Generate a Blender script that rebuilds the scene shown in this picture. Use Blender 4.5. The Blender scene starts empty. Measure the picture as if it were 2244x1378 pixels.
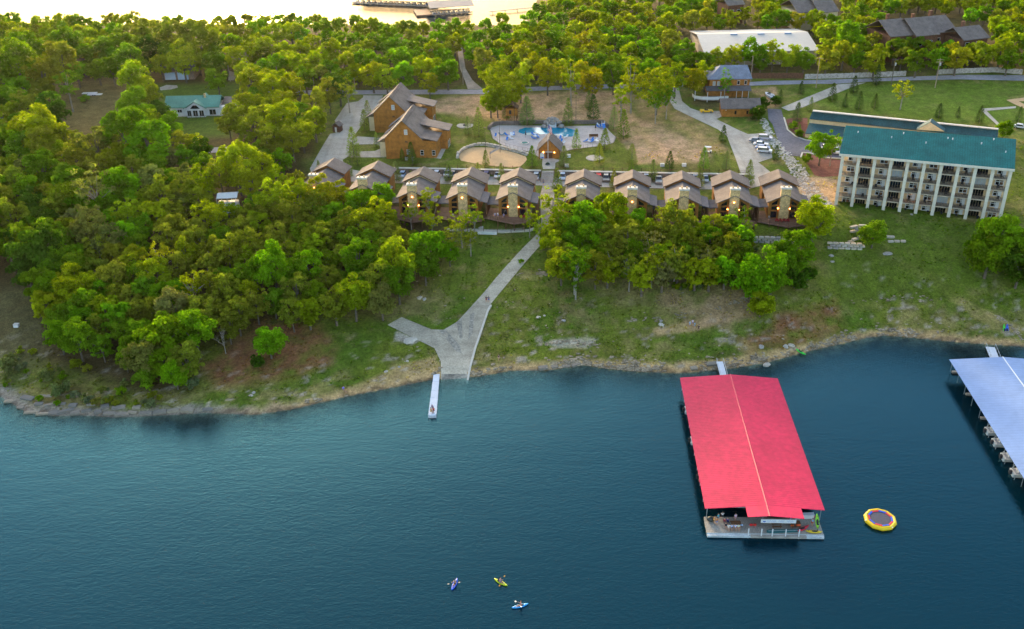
import bpy, bmesh, math, random
import numpy as np
from mathutils import Vector, Matrix
from mathutils.geometry import delaunay_2d_cdt
random.seed(7); RNG = np.random.default_rng(7)
SC = bpy.context.scene
COL = SC.collection
R = math.radians
# ------------------------------------------------------------------ camera
PW, PH, FPX, PITCH, ROLL, CH = 2244, 1378, 2115.6, R(28.53), R(-1.497), 120.0
FW = np.array([0, math.cos(PITCH), -math.sin(PITCH)])
_u0 = np.cross([1, 0, 0.], FW)
RT = math.cos(ROLL)*np.array([1, 0, 0.]) + math.sin(ROLL)*_u0
UP = np.cross(RT, FW)
cam = bpy.data.cameras.new('camera'); camo = bpy.data.objects.new('camera', cam); COL.objects.link(camo)
cam.sensor_width = 36; cam.lens = 36*FPX/PW; cam.clip_start = 1; cam.clip_end = 12000
camo.matrix_world = Matrix(((RT[0], UP[0], -FW[0], 0), (RT[1], UP[1], -FW[1], 0), (RT[2], UP[2], -FW[2], CH), (0, 0, 0, 1)))
SC.camera = camo
# ------------------------------------------------------------------ sky, sun, exposure
SUN_EL, SUN_AZ = R(12), R(-15)          # azimuth measured from +Y towards +X
w = bpy.data.worlds.new('World'); SC.world = w; w.use_nodes = True
nt = w.node_tree; nt.nodes.clear()
sky = nt.nodes.new('ShaderNodeTexSky'); sky.sky_type = 'NISHITA'; sky.sun_disc = False
sky.sun_elevation = SUN_EL; sky.sun_rotation = SUN_AZ
sky.air_density = 1.0; sky.dust_density = 3.5; sky.ozone_density = 0.6; sky.altitude = 300
bg = nt.nodes.new('ShaderNodeBackground'); bg.inputs[1].default_value = 0.15
ow = nt.nodes.new('ShaderNodeOutputWorld')
nt.links.new(sky.outputs[0], bg.inputs[0]); nt.links.new(bg.outputs[0], ow.inputs[0])
sl = bpy.data.lights.new('sun', 'SUN'); sl.energy = 1.6; sl.angle = R(6); sl.color = (1, .70, .36)
so = bpy.data.objects.new('sun', sl); COL.objects.link(so)
sd = Vector((math.sin(SUN_AZ)*math.cos(SUN_EL), math.cos(SUN_AZ)*math.cos(SUN_EL), math.sin(SUN_EL)))
so.rotation_euler = sd.to_track_quat('Z', 'Y').to_euler(); so.location = (-60, 300, 150)
vs_ = SC.view_settings; SC.display_settings.display_device = 'sRGB'
vs_.view_transform = 'Standard'; vs_.look = 'None'; vs_.gamma = 1; vs_.exposure = 2.1; vs_.use_curve_mapping = False
SC.cycles.max_bounces = 6; SC.cycles.transparent_max_bounces = 8

# ------------------------------------------------------------------ helpers
def at(x, y, z=0.0):
    v = FW + RT*(x-PW/2)/FPX - UP*(y-PH/2)/FPX
    return np.array([0, 0, CH]) + v*((z-CH)/v[2])
def project(P):
    d = P - np.array([0, 0, CH]); k = d @ FW
    k = np.where(k < 1, 1, k)
    return PW/2 + FPX*(d @ RT)/k, PH/2 - FPX*(d @ UP)/k, k
class MB:
    def __init__(s): s.v = []; s.f = []
    def poly(s, pts):
        n = len(s.v); s.v += [tuple(p) for p in pts]; s.f.append(tuple(range(n, n+len(pts)))); return s
    def ext(s, pts, d):
        pts = [Vector(p) for p in pts]; d = Vector(d); n = len(s.v); k = len(pts)
        s.v += [tuple(p) for p in pts] + [tuple(p+d) for p in pts]
        s.f.append(tuple(range(n+k-1, n-1, -1))); s.f.append(tuple(range(n+k, n+2*k)))
        for i in range(k): j = (i+1) % k; s.f.append((n+i, n+j, n+k+j, n+k+i))
        return s
    def box(s, x0, x1, y0, y1, z0, z1):
        return s.ext([(x0, y0, z0), (x1, y0, z0), (x1, y1, z0), (x0, y1, z0)], (0, 0, z1-z0))
    def tube(s, p, q, r0, r1=None, n=6, cap=True):
        r1 = r0 if r1 is None else r1
        p, q = Vector(p), Vector(q); d = (q-p)
        if d.length < 1e-6: return s
        d.normalize(); a = d.orthogonal().normalized(); b = d.cross(a); m = len(s.v)
        for c, r in ((p, r0), (q, r1)):
            for i in range(n):
                t = 2*math.pi*i/n; s.v.append(tuple(c + (a*math.cos(t)+b*math.sin(t))*r))
        for i in range(n):
            j = (i+1) % n; s.f.append((m+i, m+j, m+n+j, m+n+i))
        if cap: s.f.append(tuple(range(m+n-1, m-1, -1))); s.f.append(tuple(range(m+n, m+2*n)))
        return s
    def ball(s, c, rx, ry=None, rz=None, n=8, m=5):
        ry = rx if ry is None else ry; rz = rx if rz is None else rz; k = len(s.v)
        s.v.append((c[0], c[1], c[2]+rz))
        for i in range(1, m):
            ph = math.pi*i/m
            for j in range(n):
                t = 2*math.pi*j/n
                s.v.append((c[0]+rx*math.sin(ph)*math.cos(t), c[1]+ry*math.sin(ph)*math.sin(t), c[2]+rz*math.cos(ph)))
        s.v.append((c[0], c[1], c[2]-rz)); e = len(s.v)-1
        for j in range(n):
            s.f.append((k, k+1+j, k+1+(j+1) % n)); b = k+1+(m-2)*n; s.f.append((e, b+(j+1) % n, b+j))
        for i in range(m-2):
            for j in range(n):
                a = k+1+i*n; s.f.append((a+j, a+n+j, a+n+(j+1) % n, a+(j+1) % n))
        return s
    def loft(s, rings, cap=True):
        m = len(s.v); n = len(rings[0])
        for r in rings: s.v += [tuple(p) for p in r]
        for i in range(len(rings)-1):
            for j in range(n):
                a = m+i*n; s.f.append((a+j, a+(j+1) % n, a+n+(j+1) % n, a+n+j))
        if cap: s.f.append(tuple(range(m+n-1, m-1, -1))); s.f.append(tuple(range(len(s.v)-n, len(s.v))))
        return s
    def mesh(s, name, m, smooth=False):
        me = bpy.data.meshes.new(name); me.from_pydata(s.v, [], s.f); me.update()
        if smooth: me.shade_smooth()
        if m: me.materials.append(m)
        return me
    def build(s, name, m, parent=None, smooth=False, kind=None, label=None, color=None, loc=None):
        return link(name, s.mesh(name, m, smooth), parent, kind, label, color, loc)
def link(name, me, parent=None, kind=None, label=None, color=None, loc=None, rotz=None, scale=None):
    o = bpy.data.objects.new(name, me); COL.objects.link(o)
    if parent: o.parent = parent
    if kind: o['kind'] = kind
    if label: o['label'] = label
    if color: o.color = (*color, 1)
    if loc is not None: o.location = loc
    if rotz: o.rotation_euler = (0, 0, rotz)
    if scale: o.scale = (scale,)*3 if not hasattr(scale, '__len__') else scale
    return o
def tag(o, label, cat, group=None):
    o['label'] = label; o['category'] = cat
    if group: o['group'] = group
    return o
def thing(name, label, cat, loc=(0, 0, 0), rotz=0, group=None):
    o = bpy.data.objects.new(name, None); COL.objects.link(o); o.empty_display_size = .2
    o.location = loc; o.rotation_euler = (0, 0, rotz)
    return tag(o, label, cat, group)
KIDS = {}
def dup(root, loc, rotz=None, label=None, group=None, color=None, scale=None):
    def rec(o, par):
        c = o.copy(); COL.objects.link(c)
        if par: c.parent = par
        if color and par and o.get('tint'): c.color = (*color, 1)
        for ch in o.children: rec(ch, c)
        return c
    r = rec(root, None); r.location = loc
    if rotz is not None: r.rotation_euler = (0, 0, rotz)
    if scale: r.scale = (scale,)*3
    if color and root.get('tint'): r.color = (*color, 1)
    if label: r['label'] = label
    if group: r['group'] = group
    return r
def tint(o): o['tint'] = 1; return o

# ------------------------------------------------------------------ materials
def newmat(name):
    m = bpy.data.materials.new(name); m.use_nodes = True; t = m.node_tree; t.nodes.clear()
    return m, t.nodes, t.links
def mat(name, c=None, rough=.8, var=.25, scale=1.0, metal=0, spec=.3, stripes=None, bump=0, speck=None, emit=None, fine=None):
    """c=None takes the object's own colour. stripes=(axis, pitch m, depth)"""
    m, N, L = newmat(name); p = N.new('ShaderNodeBsdfPrincipled'); o = N.new('ShaderNodeOutputMaterial')
    L.new(p.outputs[0], o.inputs[0])
    tc = N.new('ShaderNodeTexCoord')
    if c is None: base = N.new('ShaderNodeObjectInfo').outputs['Color']
    else:
        rg = N.new('ShaderNodeRGB'); rg.outputs[0].default_value = (*c, 1); base = rg.outputs[0]
    def mul(a, val):
        x = N.new('ShaderNodeVectorMath'); x.operation = 'SCALE'; L.new(a, x.inputs[0]); L.new(val, x.inputs['Scale']); return x.outputs[0]
    def rng(src, lo, hi, a=.3, b=.7):
        r = N.new('ShaderNodeMapRange'); L.new(src, r.inputs[0]); r.inputs[1].default_value = a; r.inputs[2].default_value = b
        r.inputs[3].default_value = lo; r.inputs[4].default_value = hi; return r.outputs[0]
    if var:
        for sc_, am in ((scale, var), (scale*6.3, var*.7)) + (((fine, var),) if fine else ()):
            n = N.new('ShaderNodeTexNoise'); n.inputs['Scale'].default_value = sc_; n.inputs['Detail'].default_value = 3
            L.new(tc.outputs['Object'], n.inputs[0]); base = mul(base, rng(n.outputs[0], 1-am, 1+am))
    hsrc = None
    if stripes:
        sx = N.new('ShaderNodeSeparateXYZ'); L.new(tc.outputs['Object'], sx.inputs[0])
        d = N.new('ShaderNodeMath'); d.operation = 'DIVIDE'; L.new(sx.outputs['XYZ'.index(stripes[0])], d.inputs[0]); d.inputs[1].default_value = stripes[1]
        fr = N.new('ShaderNodeMath'); fr.operation = 'FRACT'; L.new(d.outputs[0], fr.inputs[0])
        pp = N.new('ShaderNodeMath'); pp.operation = 'PINGPONG'; L.new(fr.outputs[0], pp.inputs[0]); pp.inputs[1].default_value = .5
        base = mul(base, rng(pp.outputs[0], 1-stripes[2], 1, 0, .18)); hsrc = pp.outputs[0]
    if speck:
        v = N.new('ShaderNodeTexVoronoi'); v.inputs['Scale'].default_value = speck[0]; L.new(tc.outputs['Object'], v.inputs[0])
        sp = N.new('ShaderNodeSeparateColor'); L.new(v.outputs['Color'], sp.inputs[0])
        base = mul(base, rng(sp.outputs[0], 1-speck[1], 1+speck[1], 0, 1))
        v2 = N.new('ShaderNodeTexVoronoi'); v2.feature = 'DISTANCE_TO_EDGE'; v2.inputs['Scale'].default_value = speck[0]; L.new(tc.outputs['Object'], v2.inputs[0])
        base = mul(base, rng(v2.outputs[0], .5, 1, 0, .08)); hsrc = v2.outputs[0]
    if bump and hsrc:
        b = N.new('ShaderNodeBump'); b.inputs['Strength'].default_value = bump; b.inputs['Distance'].default_value = .1
        L.new(hsrc, b.inputs['Height']); L.new(b.outputs[0], p.inputs['Normal'])
    L.new(base, p.inputs['Base Color']); p.inputs['Roughness'].default_value = rough; p.inputs['Metallic'].default_value = metal
    p.inputs['Specular IOR Level'].default_value = spec
    if emit:
        p.inputs['Emission Color'].default_value = (*emit[:3], 1); p.inputs['Emission Strength'].default_value = emit[3]
    return m
M = {}
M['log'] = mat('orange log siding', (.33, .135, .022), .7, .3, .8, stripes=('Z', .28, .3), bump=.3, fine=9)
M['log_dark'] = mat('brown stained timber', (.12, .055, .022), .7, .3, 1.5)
M['deck'] = mat('weathered red deck boards', (.22, .125, .085), .8, .25, .7, stripes=('X', .3, .25))
M['shingle'] = mat('grey brown shingles', (.145, .118, .105), .9, .22, .5, fine=5)
M['shingle_dark'] = mat('dark grey shingles', (.105, .098, .105), .9, .22, .5, fine=5)
M['chimney'] = mat('tan field stone', (.64, .43, .20), .9, .15, .6, speck=(2.6, .25), bump=.8)
M['cap'] = mat('pale cap stone', (.52, .49, .44), .8, .12, 1)
M['cream'] = mat('cream siding', (.58, .47, .28), .7, .12, .6)
M['glass'] = mat('dark window glass', (.012, .014, .018), .08, 0, spec=.8)
M['glass2'] = mat('pale blinds behind glass', (.42, .45, .46), .25, .1, 1, spec=.6)
M['white'] = mat('white paint', (.64, .63, .62), .5, .08, .7)
M['offwhite'] = mat('ivory column paint', (.64, .575, .46), .6, .1, .5)
M['lamp'] = mat('lit lamp', (1, .6, .25), .5, 0, emit=(1, .38, .07, 9))
M['concrete'] = mat('light concrete', (.40, .36, .30), .9, .17, .07, fine=2.5, stripes=('X', 4.6, .12))
M['concrete_path'] = mat('pale path concrete', (.40, .35, .265), .9, .22, .07, fine=2.5, stripes=('Y', 4.6, .13))
M['asphalt_old'] = mat('worn grey road', (.30, .28, .30), .95, .15, .1, fine=2)
M['asphalt'] = mat('dark asphalt', (.135, .13, .15), .95, .2, .15, fine=2)
M['kerb'] = mat('kerb concrete', (.55, .50, .42), .9, .12, .5)
M['sand'] = mat('court sand', (.50, .33, .17), 1, .08, .3, fine=3)
M['track'] = mat('gravel track', (.33, .28, .23), 1, .2, .3)
M['pooldeck'] = mat('mottled pool paving', (.44, .38, .345), .9, .12, .3, fine=3)
M['stone'] = mat('pale limestone block', None, .95, .2, .8)
M['greenroof'] = mat('teal green shingle roof', (.010, .125, .115), .75, .2, .3, fine=4, stripes=('X', .62, .28))
M['greenroof_dark'] = mat('dark teal roof', (.03, .085, .095), .8, .22, .3, fine=4)
M['greenroof_pale'] = mat('pale green metal roof', (.10, .25, .185), .7, .15, .3)
M['balc'] = mat('beige stucco', (.68, .48, .27), .8, .18, .7)
M['balc_slab'] = mat('balcony slab', (.42, .34, .25), .8, .2, .7)
M['rail_dark'] = mat('bronze railing', (.06, .045, .035), .5, .1, 1)
M['redroof'] = mat('red ribbed metal roof', (.56, .016, .072), .6, .1, .12, fine=1.1, spec=.25)
M['redridge'] = mat('faded red ridge cap', (.56, .025, .075), .5, .08, 1)
M['blueroof'] = mat('pale blue grey metal roof', (.21, .31, .53), .55, .08, .15, spec=.3, stripes=('Y', .9, .12))
M['whiteroof'] = mat('white membrane roof', (.46, .43, .38), .6, .06, .1)
M['metalwall'] = mat('tan metal cladding', (.36, .31, .25), .7, .15, .4)
M['planks'] = mat('grey dock planks', (.33, .30, .26), .85, .2, .6, stripes=('Y', .3, .2))
M['dockfloat'] = mat('pale dock skirt', (.42, .46, .47), .7, .2, .8)
M['steel'] = mat('galvanised steel', (.5, .52, .53), .4, .1, 1, metal=.6)
M['alum'] = mat('pale aluminium decking', (.60, .64, .70), .5, .08, .5)
M['paint'] = mat('object coloured paint', None, .35, .05, .5, spec=.5)
M['plastic'] = mat('object coloured plastic', None, .4, .05, .7, spec=.5)
M['cloth'] = mat('object coloured cloth', None, .9, .15, 3)
M['skin'] = mat('skin', (.50, .28, .19), .6, .08, 4)
M['rubber'] = mat('black rubber', (.02, .02, .02), .8, 0)
M['black'] = mat('near-black fabric', (.03, .03, .035), .9, .2, 2)  # near-black base colour with slight random tone variation
M['bark'] = mat('grey bark', (.13, .105, .08), .95, .3, 2)
M['barkpale'] = mat('pale bark', (.28, .245, .2), .95, .25, 2)
M['pole'] = mat('weathered pole wood', (.34, .25, .17), .9, .2, 2)
M['board'] = mat('silvered fence boards', (.40, .36, .33), .9, .35, 1.5)
M['redboard'] = mat('red brown boards', (.13, .06, .035), .9, .3, 1.5)
M['mulch'] = mat('red mulch', (.17, .062, .045), 1, .3, .8, fine=4)
M['pool'] = None
def leafmat(name):
    m, N, L = newmat(name); o = N.new('ShaderNodeOutputMaterial')
    oi = N.new('ShaderNodeObjectInfo'); at_ = N.new('ShaderNodeAttribute'); at_.attribute_name = 'tone'
    s = N.new('ShaderNodeVectorMath'); s.operation = 'MULTIPLY'; L.new(oi.outputs['Color'], s.inputs[0]); L.new(at_.outputs['Vector'], s.inputs[1])
    d = N.new('ShaderNodeBsdfDiffuse'); t = N.new('ShaderNodeBsdfTranslucent'); mx = N.new('ShaderNodeMixShader'); mx.inputs[0].default_value = .5
    y = N.new('ShaderNodeVectorMath'); y.operation = 'MULTIPLY'; y.inputs[1].default_value = (1.12, 1.32, .5); L.new(s.outputs[0], y.inputs[0])
    L.new(s.outputs[0], d.inputs[0]); L.new(y.outputs[0], t.inputs[0]); L.new(d.outputs[0], mx.inputs[1]); L.new(t.outputs[0], mx.inputs[2]); L.new(mx.outputs[0], o.inputs[0])
    return m
M['leaf'] = leafmat('foliage')
def leafmat_vc(name):
    m = M['leaf'].copy(); m.name = name; N = m.node_tree.nodes
    oi = [n for n in N if n.type == 'OBJECT_INFO'][0]; at2 = N.new('ShaderNodeAttribute'); at2.attribute_name = 'leafcol'
    for l in list(oi.outputs['Color'].links):
        m.node_tree.links.new(at2.outputs['Color'], l.to_socket)
    return m
M['leaf_far'] = leafmat_vc('woodland foliage')
def watermat(name, body, ior=1.4, scale=1.0, bump=.2, depthattr=True, stint=(.20, .60, .84)):
    m, N, L = newmat(name); o = N.new('ShaderNodeOutputMaterial'); df = N.new('ShaderNodeBsdfDiffuse'); df.inputs[0].default_value = (*body, 1); gl = N.new('ShaderNodeBsdfGlossy'); gl.inputs['Color'].default_value = (*stint, 1); gl.inputs['Roughness'].default_value = .07
    fr = N.new('ShaderNodeFresnel'); fr.inputs[0].default_value = ior; p = N.new('ShaderNodeMixShader'); L.new(fr.outputs[0], p.inputs[0]); L.new(df.outputs[0], p.inputs[1]); L.new(gl.outputs[0], p.inputs[2])
    tc = N.new('ShaderNodeTexCoord'); mp = N.new('ShaderNodeMapping'); mp.inputs['Scale'].default_value = (.55, 1, 1); mp.inputs['Rotation'].default_value = (0, 0, R(12))
    L.new(tc.outputs['Object'], mp.inputs[0]); h = None
    for sc_, a in ((.06, .35), (.3, .16), (1.3, .22), (3.6, .16)):
        n = N.new('ShaderNodeTexNoise'); n.inputs['Scale'].default_value = sc_*scale; n.inputs['Detail'].default_value = 3; n.inputs['Roughness'].default_value = .6
        L.new(mp.outputs[0], n.inputs[0]); k = N.new('ShaderNodeMath'); k.operation = 'MULTIPLY'; k.inputs[1].default_value = a; L.new(n.outputs[0], k.inputs[0])
        if h is None: h = k.outputs[0]
        else:
            s = N.new('ShaderNodeMath'); s.operation = 'ADD'; L.new(h, s.inputs[0]); L.new(k.outputs[0], s.inputs[1]); h = s.outputs[0]
    b = N.new('ShaderNodeBump'); b.inputs['Strength'].default_value = bump; b.inputs['Distance'].default_value = 1.0
    L.new(h, b.inputs['Height']); [L.new(b.outputs[0], q_.inputs['Normal']) for q_ in (gl, fr)]
    if depthattr:
        a = N.new('ShaderNodeAttribute'); a.attribute_name = 'opacity'; tr = N.new('ShaderNodeBsdfTransparent'); tr.inputs[0].default_value = (.75, .92, .9, 1)
        mx = N.new('ShaderNodeMixShader'); L.new(a.outputs['Fac'], mx.inputs[0]); L.new(tr.outputs[0], mx.inputs[1]); L.new(p.outputs[0], mx.inputs[2]); L.new(mx.outputs[0], o.inputs[0])
    else: L.new(p.outputs[0], o.inputs[0])
    return m
M['water'] = watermat('lake water', (.0003, .0125, .020), 1.46)
M['water_far'] = watermat('far lake water', (.004, .03, .04), 1.15, bump=.2, depthattr=False, stint=(.42, .37, .31))
M['poolwater'] = watermat('pool water', (.0, .22, .34), scale=3, bump=.05, depthattr=False, stint=(.8, .9, 1))
# ------------------------------------------------------------------ terrain
SHORE = [(-260, 868), (-120, 860), (0, 868), (60, 905), (120, 912), (180, 910), (250, 915), (330, 912), (450, 905), (560, 909), (650, 895), (755, 870), (847, 852), (945, 832), (1050, 825), (1120, 812), (1200, 812), (1280, 800), (1330, 808), (1400, 815), (1490, 818), (1600, 808), (1680, 795), (1750, 775), (1850, 752), (1900, 740), (1940, 735), (2000, 740), (2100, 750), (2244, 760), (2400, 765)]
TH = R(7.4); CT, ST = math.cos(TH), math.sin(TH)
P0 = at(1273.5, 411.5, 22.4)[:2]                      # row of cabins: u along it, v behind it
def uv(X, Y):
    dx, dy = X-P0[0], Y-P0[1]; return dx*CT-dy*ST, dx*ST+dy*CT
def xy(u, v): return P0[0]+u*CT+v*ST, P0[1]-u*ST+v*CT
_s = np.array([at(*p)[:2] for p in SHORE]); _su, _sv = uv(_s[:, 0], _s[:, 1]); _o = np.argsort(_su); SU, SV = _su[_o], _sv[_o]
def sm(x): x = np.clip(x, 0, 1); return x*x*(3-2*x)
_wa = uv(*at(862, 372, 15.4)[:2]); _wb = uv(*at(1640, 387, 15.4)[:2]); WV = .5*(_wa[1]+_wb[1]); WU0, WU1 = _wa[0], _wb[0]
def vnoise(X, Y, s, seed=0):
    """value noise in 0..1"""
    x, y = X/s, Y/s; xi, yi = np.floor(x).astype(np.int64), np.floor(y).astype(np.int64); fx, fy = sm(x-xi), sm(y-yi)
    def h(a, b):
        n = (a*374761393 + b*668265263 + seed*974711) & 0x7fffffff
        n = ((n ^ (n >> 13))*1274126177) & 0x7fffffff
        return ((n ^ (n >> 16)) & 0xffff)/65535.0
    return (h(xi, yi)*(1-fx)+h(xi+1, yi)*fx)*(1-fy) + (h(xi, yi+1)*(1-fx)+h(xi+1, yi+1)*fx)*fy
def fbm(X, Y, s, seed=0):
    return sum(vnoise(X, Y, s/2**k, seed+k)*.5**k for k in range(4))/1.875
def shore_d(X, Y):
    u, v = uv(X, Y); return v-np.interp(u, SU, SV)
def zt(X, Y):
    X = np.asarray(X, float); Y = np.asarray(Y, float)
    u, v = uv(X, Y); vs = np.interp(u, SU, SV); d = v-vs; L = -7-vs
    q = np.clip(d/L, 0, 1)
    zf = np.where(d < 0, np.maximum(d*.30, -7), np.minimum(d*.25, .7) + 9.8*(.35*q+.65*sm(q)))
    win = sm((u-WU0+3)/6)*sm((WU1+3-u)/6)
    step = np.where(v > WV+.15, 2.0, 0.0)*win + 2.0*sm((v-8)/50)*(1-win)
    zb = np.interp(v, [-7, -1, 6, 26, 60, 104, 118, 165, 200], [10.5, 12.6, 13.4, 13.8, 14.8, 17.0, 17.6, 22, 22.5]) + step
    lo = np.interp(v, [200, 270, 300], [0, -24.5, -30]); hi = np.interp(v, [200, 330, 700], [0, -3, 4])
    k = sm((u+62)/45); zb = zb + lo*(1-k)+hi*k
    return np.where(v < -7, zf, zb)
def ground(px, py, h=0.0):
    """first point where the ray through a photo pixel meets the ground raised by h"""
    v = FW + RT*(px-PW/2)/FPX - UP*(py-PH/2)/FPX
    t = np.linspace(150, 1100, 1900); P = np.array([0, 0, CH]) + t[:, None]*v
    g = P[:, 2] - np.maximum(zt(P[:, 0], P[:, 1]), -.0) - h
    i = int(np.argmax(g < 0)) if (g < 0).any() else len(t)-1
    if i > 0:
        a = g[i-1]/(g[i-1]-g[i]+1e-9); tt = t[i-1]+a*(t[i]-t[i-1])
    else: tt = t[0]
    p = np.array([0, 0, CH]) + tt*v
    return Vector((p[0], p[1], p[2]-h))
def zg(x, y): return float(zt(np.array([x]), np.array([y]))[0])
def inpoly(px, py, poly):
    c = np.zeros(np.shape(px), bool); n = len(poly)
    for i in range(n):
        (x1, y1), (x2, y2) = poly[i], poly[(i+1) % n]
        if y1 == y2: continue
        c ^= ((y1 > py) != (y2 > py)) & (px < (x2-x1)*(py-y1)/(y2-y1)+x1)
    return c
def polydist(px, py, poly):
    d = np.full(np.shape(px), 1e9); n = len(poly)
    for i in range(n):
        (x1, y1), (x2, y2) = poly[i], poly[(i+1) % n]; ex, ey = x2-x1, y2-y1
        t = np.clip(((px-x1)*ex+(py-y1)*ey)/(ex*ex+ey*ey+1e-9), 0, 1); d = np.minimum(d, np.hypot(px-x1-t*ex, py-y1-t*ey))
    return np.where(inpoly(px, py, poly), d, -d)
PAVE = {
 'boat_ramp': ('concrete_path', [(968, 862), (967, 832), (966, 792), (952, 763), (849, 712), (880, 695), (945, 722), (972, 723), (1002, 705), (1036, 668), (1063, 638), (1092, 603), (1170, 520), (1187, 500), (1185, 470), (1183, 430), (1190, 404), (1214, 404), (1215, 440), (1210, 480), (1206, 512), (1175, 548), (1074, 668), (1068, 680), (1040, 762), (1030, 800), (1021, 832), (1018, 862)]),
 'driveway': ('concrete', [(796, 209), (840, 209), (828, 232), (806, 251), (789, 280), (769, 306), (764, 327), (767, 341), (751, 350), (753, 357), (764, 370), (800, 377), (860, 381), (1170, 386), (1225, 388), (1640, 394), (1640, 416), (1500, 414), (1225, 408), (1170, 406), (900, 402), (800, 398), (690, 398), (679, 370), (699, 334), (724, 293), (738, 291), (748, 285), (747, 279), (733, 265), (760, 226), (785, 222), (796, 213)]),
 'lodge_drive': ('concrete', [(784, 299), (843, 303), (845, 322), (832, 320), (825, 316), (772, 317), (768, 308)]),
 'lodge_drive.001': ('concrete', [(768, 331), (793, 332), (822, 331), (833, 326), (845, 326), (843, 345), (768, 345)]),
 'parking_lot': ('concrete', [(1486, 191), (1495, 222), (1513, 237), (1531, 243), (1579, 243), (1582, 255), (1570, 261), (1616, 284), (1639, 294), (1674, 292), (1683, 302), (1693, 346), (1662, 356), (1687, 376), (1700, 402), (1641, 414), (1641, 393), (1623, 379), (1612, 347), (1600, 317), (1594, 300), (1574, 284), (1500, 249), (1478, 238), (1468, 222), (1475, 191)]),
 'asphalt_drive': ('asphalt', [(1682, 238), (1712, 240), (1718, 262), (1726, 285), (1745, 299), (1765, 306), (1820, 314), (1850, 315), (1848, 346), (1809, 345), (1775, 335), (1757, 335), (1754, 343), (1726, 341), (1716, 330), (1702, 300), (1693, 273), (1684, 262)]),
 'entrance_drive': ('concrete', [(1712, 236), (1828, 189), (1836, 185), (1898, 181), (1880, 186), (1862, 193), (1750, 239), (1728, 243)]),
 'road': ('asphalt_old', [(560, 198), (700, 198), (780, 198), (870, 197), (1060, 196), (1150, 191), (1280, 186), (1480, 182), (1640, 180), (1690, 177), (1765, 176), (1900, 172), (2000, 168), (2100, 164), (2300, 165), (2300, 178), (2100, 174), (2000, 176), (1900, 179), (1836, 183.5), (1765, 184), (1690, 186), (1640, 188), (1480, 190), (1280, 195), (1150, 200), (1060, 206), (870, 207), (780, 207), (680, 208), (560, 208)]),
 'gravel_track': ('track', [(1002, 105), (1013, 105), (1020, 150), (1035, 175), (1058, 195), (1025, 195), (1020, 180), (1008, 150)]),
 'lane': ('asphalt_old', [(430, 326), (485, 322), (590, 322), (592, 330), (485, 334), (430, 336)]),
 'lane.001': ('asphalt_old', [(80, 336), (125, 333), (195, 331), (198, 339), (125, 344), (80, 346)]),
 'garage_apron': ('concrete', [(350, 192), (365, 186), (388, 187), (390, 192), (375, 196), (352, 198)]),
 'far_apron': ('concrete', [(503, 155), (522, 162), (512, 176), (500, 176)]),
 'pool_deck': ('pooldeck', [(1073, 281), (1091, 275), (1153, 275), (1239, 277), (1274, 276), (1325, 275), (1336, 288), (1350, 301), (1345, 313), (1318, 320), (1258, 327), (1231, 333), (1214, 348), (1189, 348), (1156, 332), (1135, 328), (1100, 318), (1080, 304), (1075, 287)]),
 'walkway': ('concrete', [(1189, 348.5), (1214, 348.5), (1231, 351), (1217, 357), (1216, 371), (1190, 371), (1188, 362)]),
 'sand_court': ('sand', [(1003, 340), (1010, 331), (1035, 323), (1070, 323), (1095, 327), (1125, 334), (1152, 343), (1155, 350), (1148, 358), (1140, 365), (1120, 367), (1075, 363), (1040, 358), (1010, 352)]),
 'patio': ('concrete', [(966, 308), (986, 308), (966, 348), (950, 346)]),
 'diamond_path': ('sand', [(2205, 219), (2244, 214), (2290, 212), (2290, 222), (2232, 222), (2270, 240), (2250, 240), (2222, 228)]),
 'footpath': ('concrete', [(2150, 242), (2154, 238), (2226, 233), (2226, 237), (2162, 243), (2192, 273), (2186, 275)]),
 'mulch_bed': ('mulch', [(1722, 262), (1735, 258), (1770, 258), (1769, 300), (1745, 297), (1730, 284)]),
 'mulch_bed.001': ('mulch', [(1760, 336), (1775, 337), (1808, 347), (1845, 350), (1838, 385), (1803, 388), (1785, 384), (1770, 360)]),
}
PAVEMASK = {k: v[1] for k, v in PAVE.items()}
# one continuous sheet, fine where the picture looks, coarse out to the horizon
def axis(lo, hi, step, far0, far1):
    a = list(np.arange(lo, hi, step)); x = lo; s = step; left = []
    while x > far0: s *= 1.35; x -= s; left.append(x)
    x = a[-1]; s = step; right = []
    while x < far1: s *= 1.35; x += s; right.append(x)
    return np.array(left[::-1]+a+right)
GX = axis(-150, 215, .8, -4000, 4000)
GY = np.concatenate([axis(150, 300, .75, -200, 300), np.arange(301, 440, 1.2), axis(441, 700, 3.0, 441, 6000)])
GY = np.unique(np.round(GY, 3))
XX, YY = np.meshgrid(GX, GY); ZZ = zt(XX, YY)
dS = shore_d(XX, YY); nz = (fbm(XX, YY, 5, 3)-.5); land = np.clip(dS/3, 0, 1)
px, py, pk = project(np.stack([XX, YY, ZZ], -1).reshape(-1, 3)); px = px.reshape(XX.shape); py = py.reshape(XX.shape)
paved = np.full(XX.shape, -1e9)
for nm, (mt, pl) in PAVE.items(): paved = np.maximum(paved, polydist(px, py, pl))
inframe = pk.reshape(XX.shape) > 50
ZZ = ZZ + nz*.5*land*np.clip((-uv(XX, YY)[1]-9)/8, .1, 1)*np.where(inframe, np.clip((-paved-2)/12, 0, 1), 1)
ZZ = np.where((paved > 1.2) & inframe, ZZ-.14, ZZ)
ZTOP = zt
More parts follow.
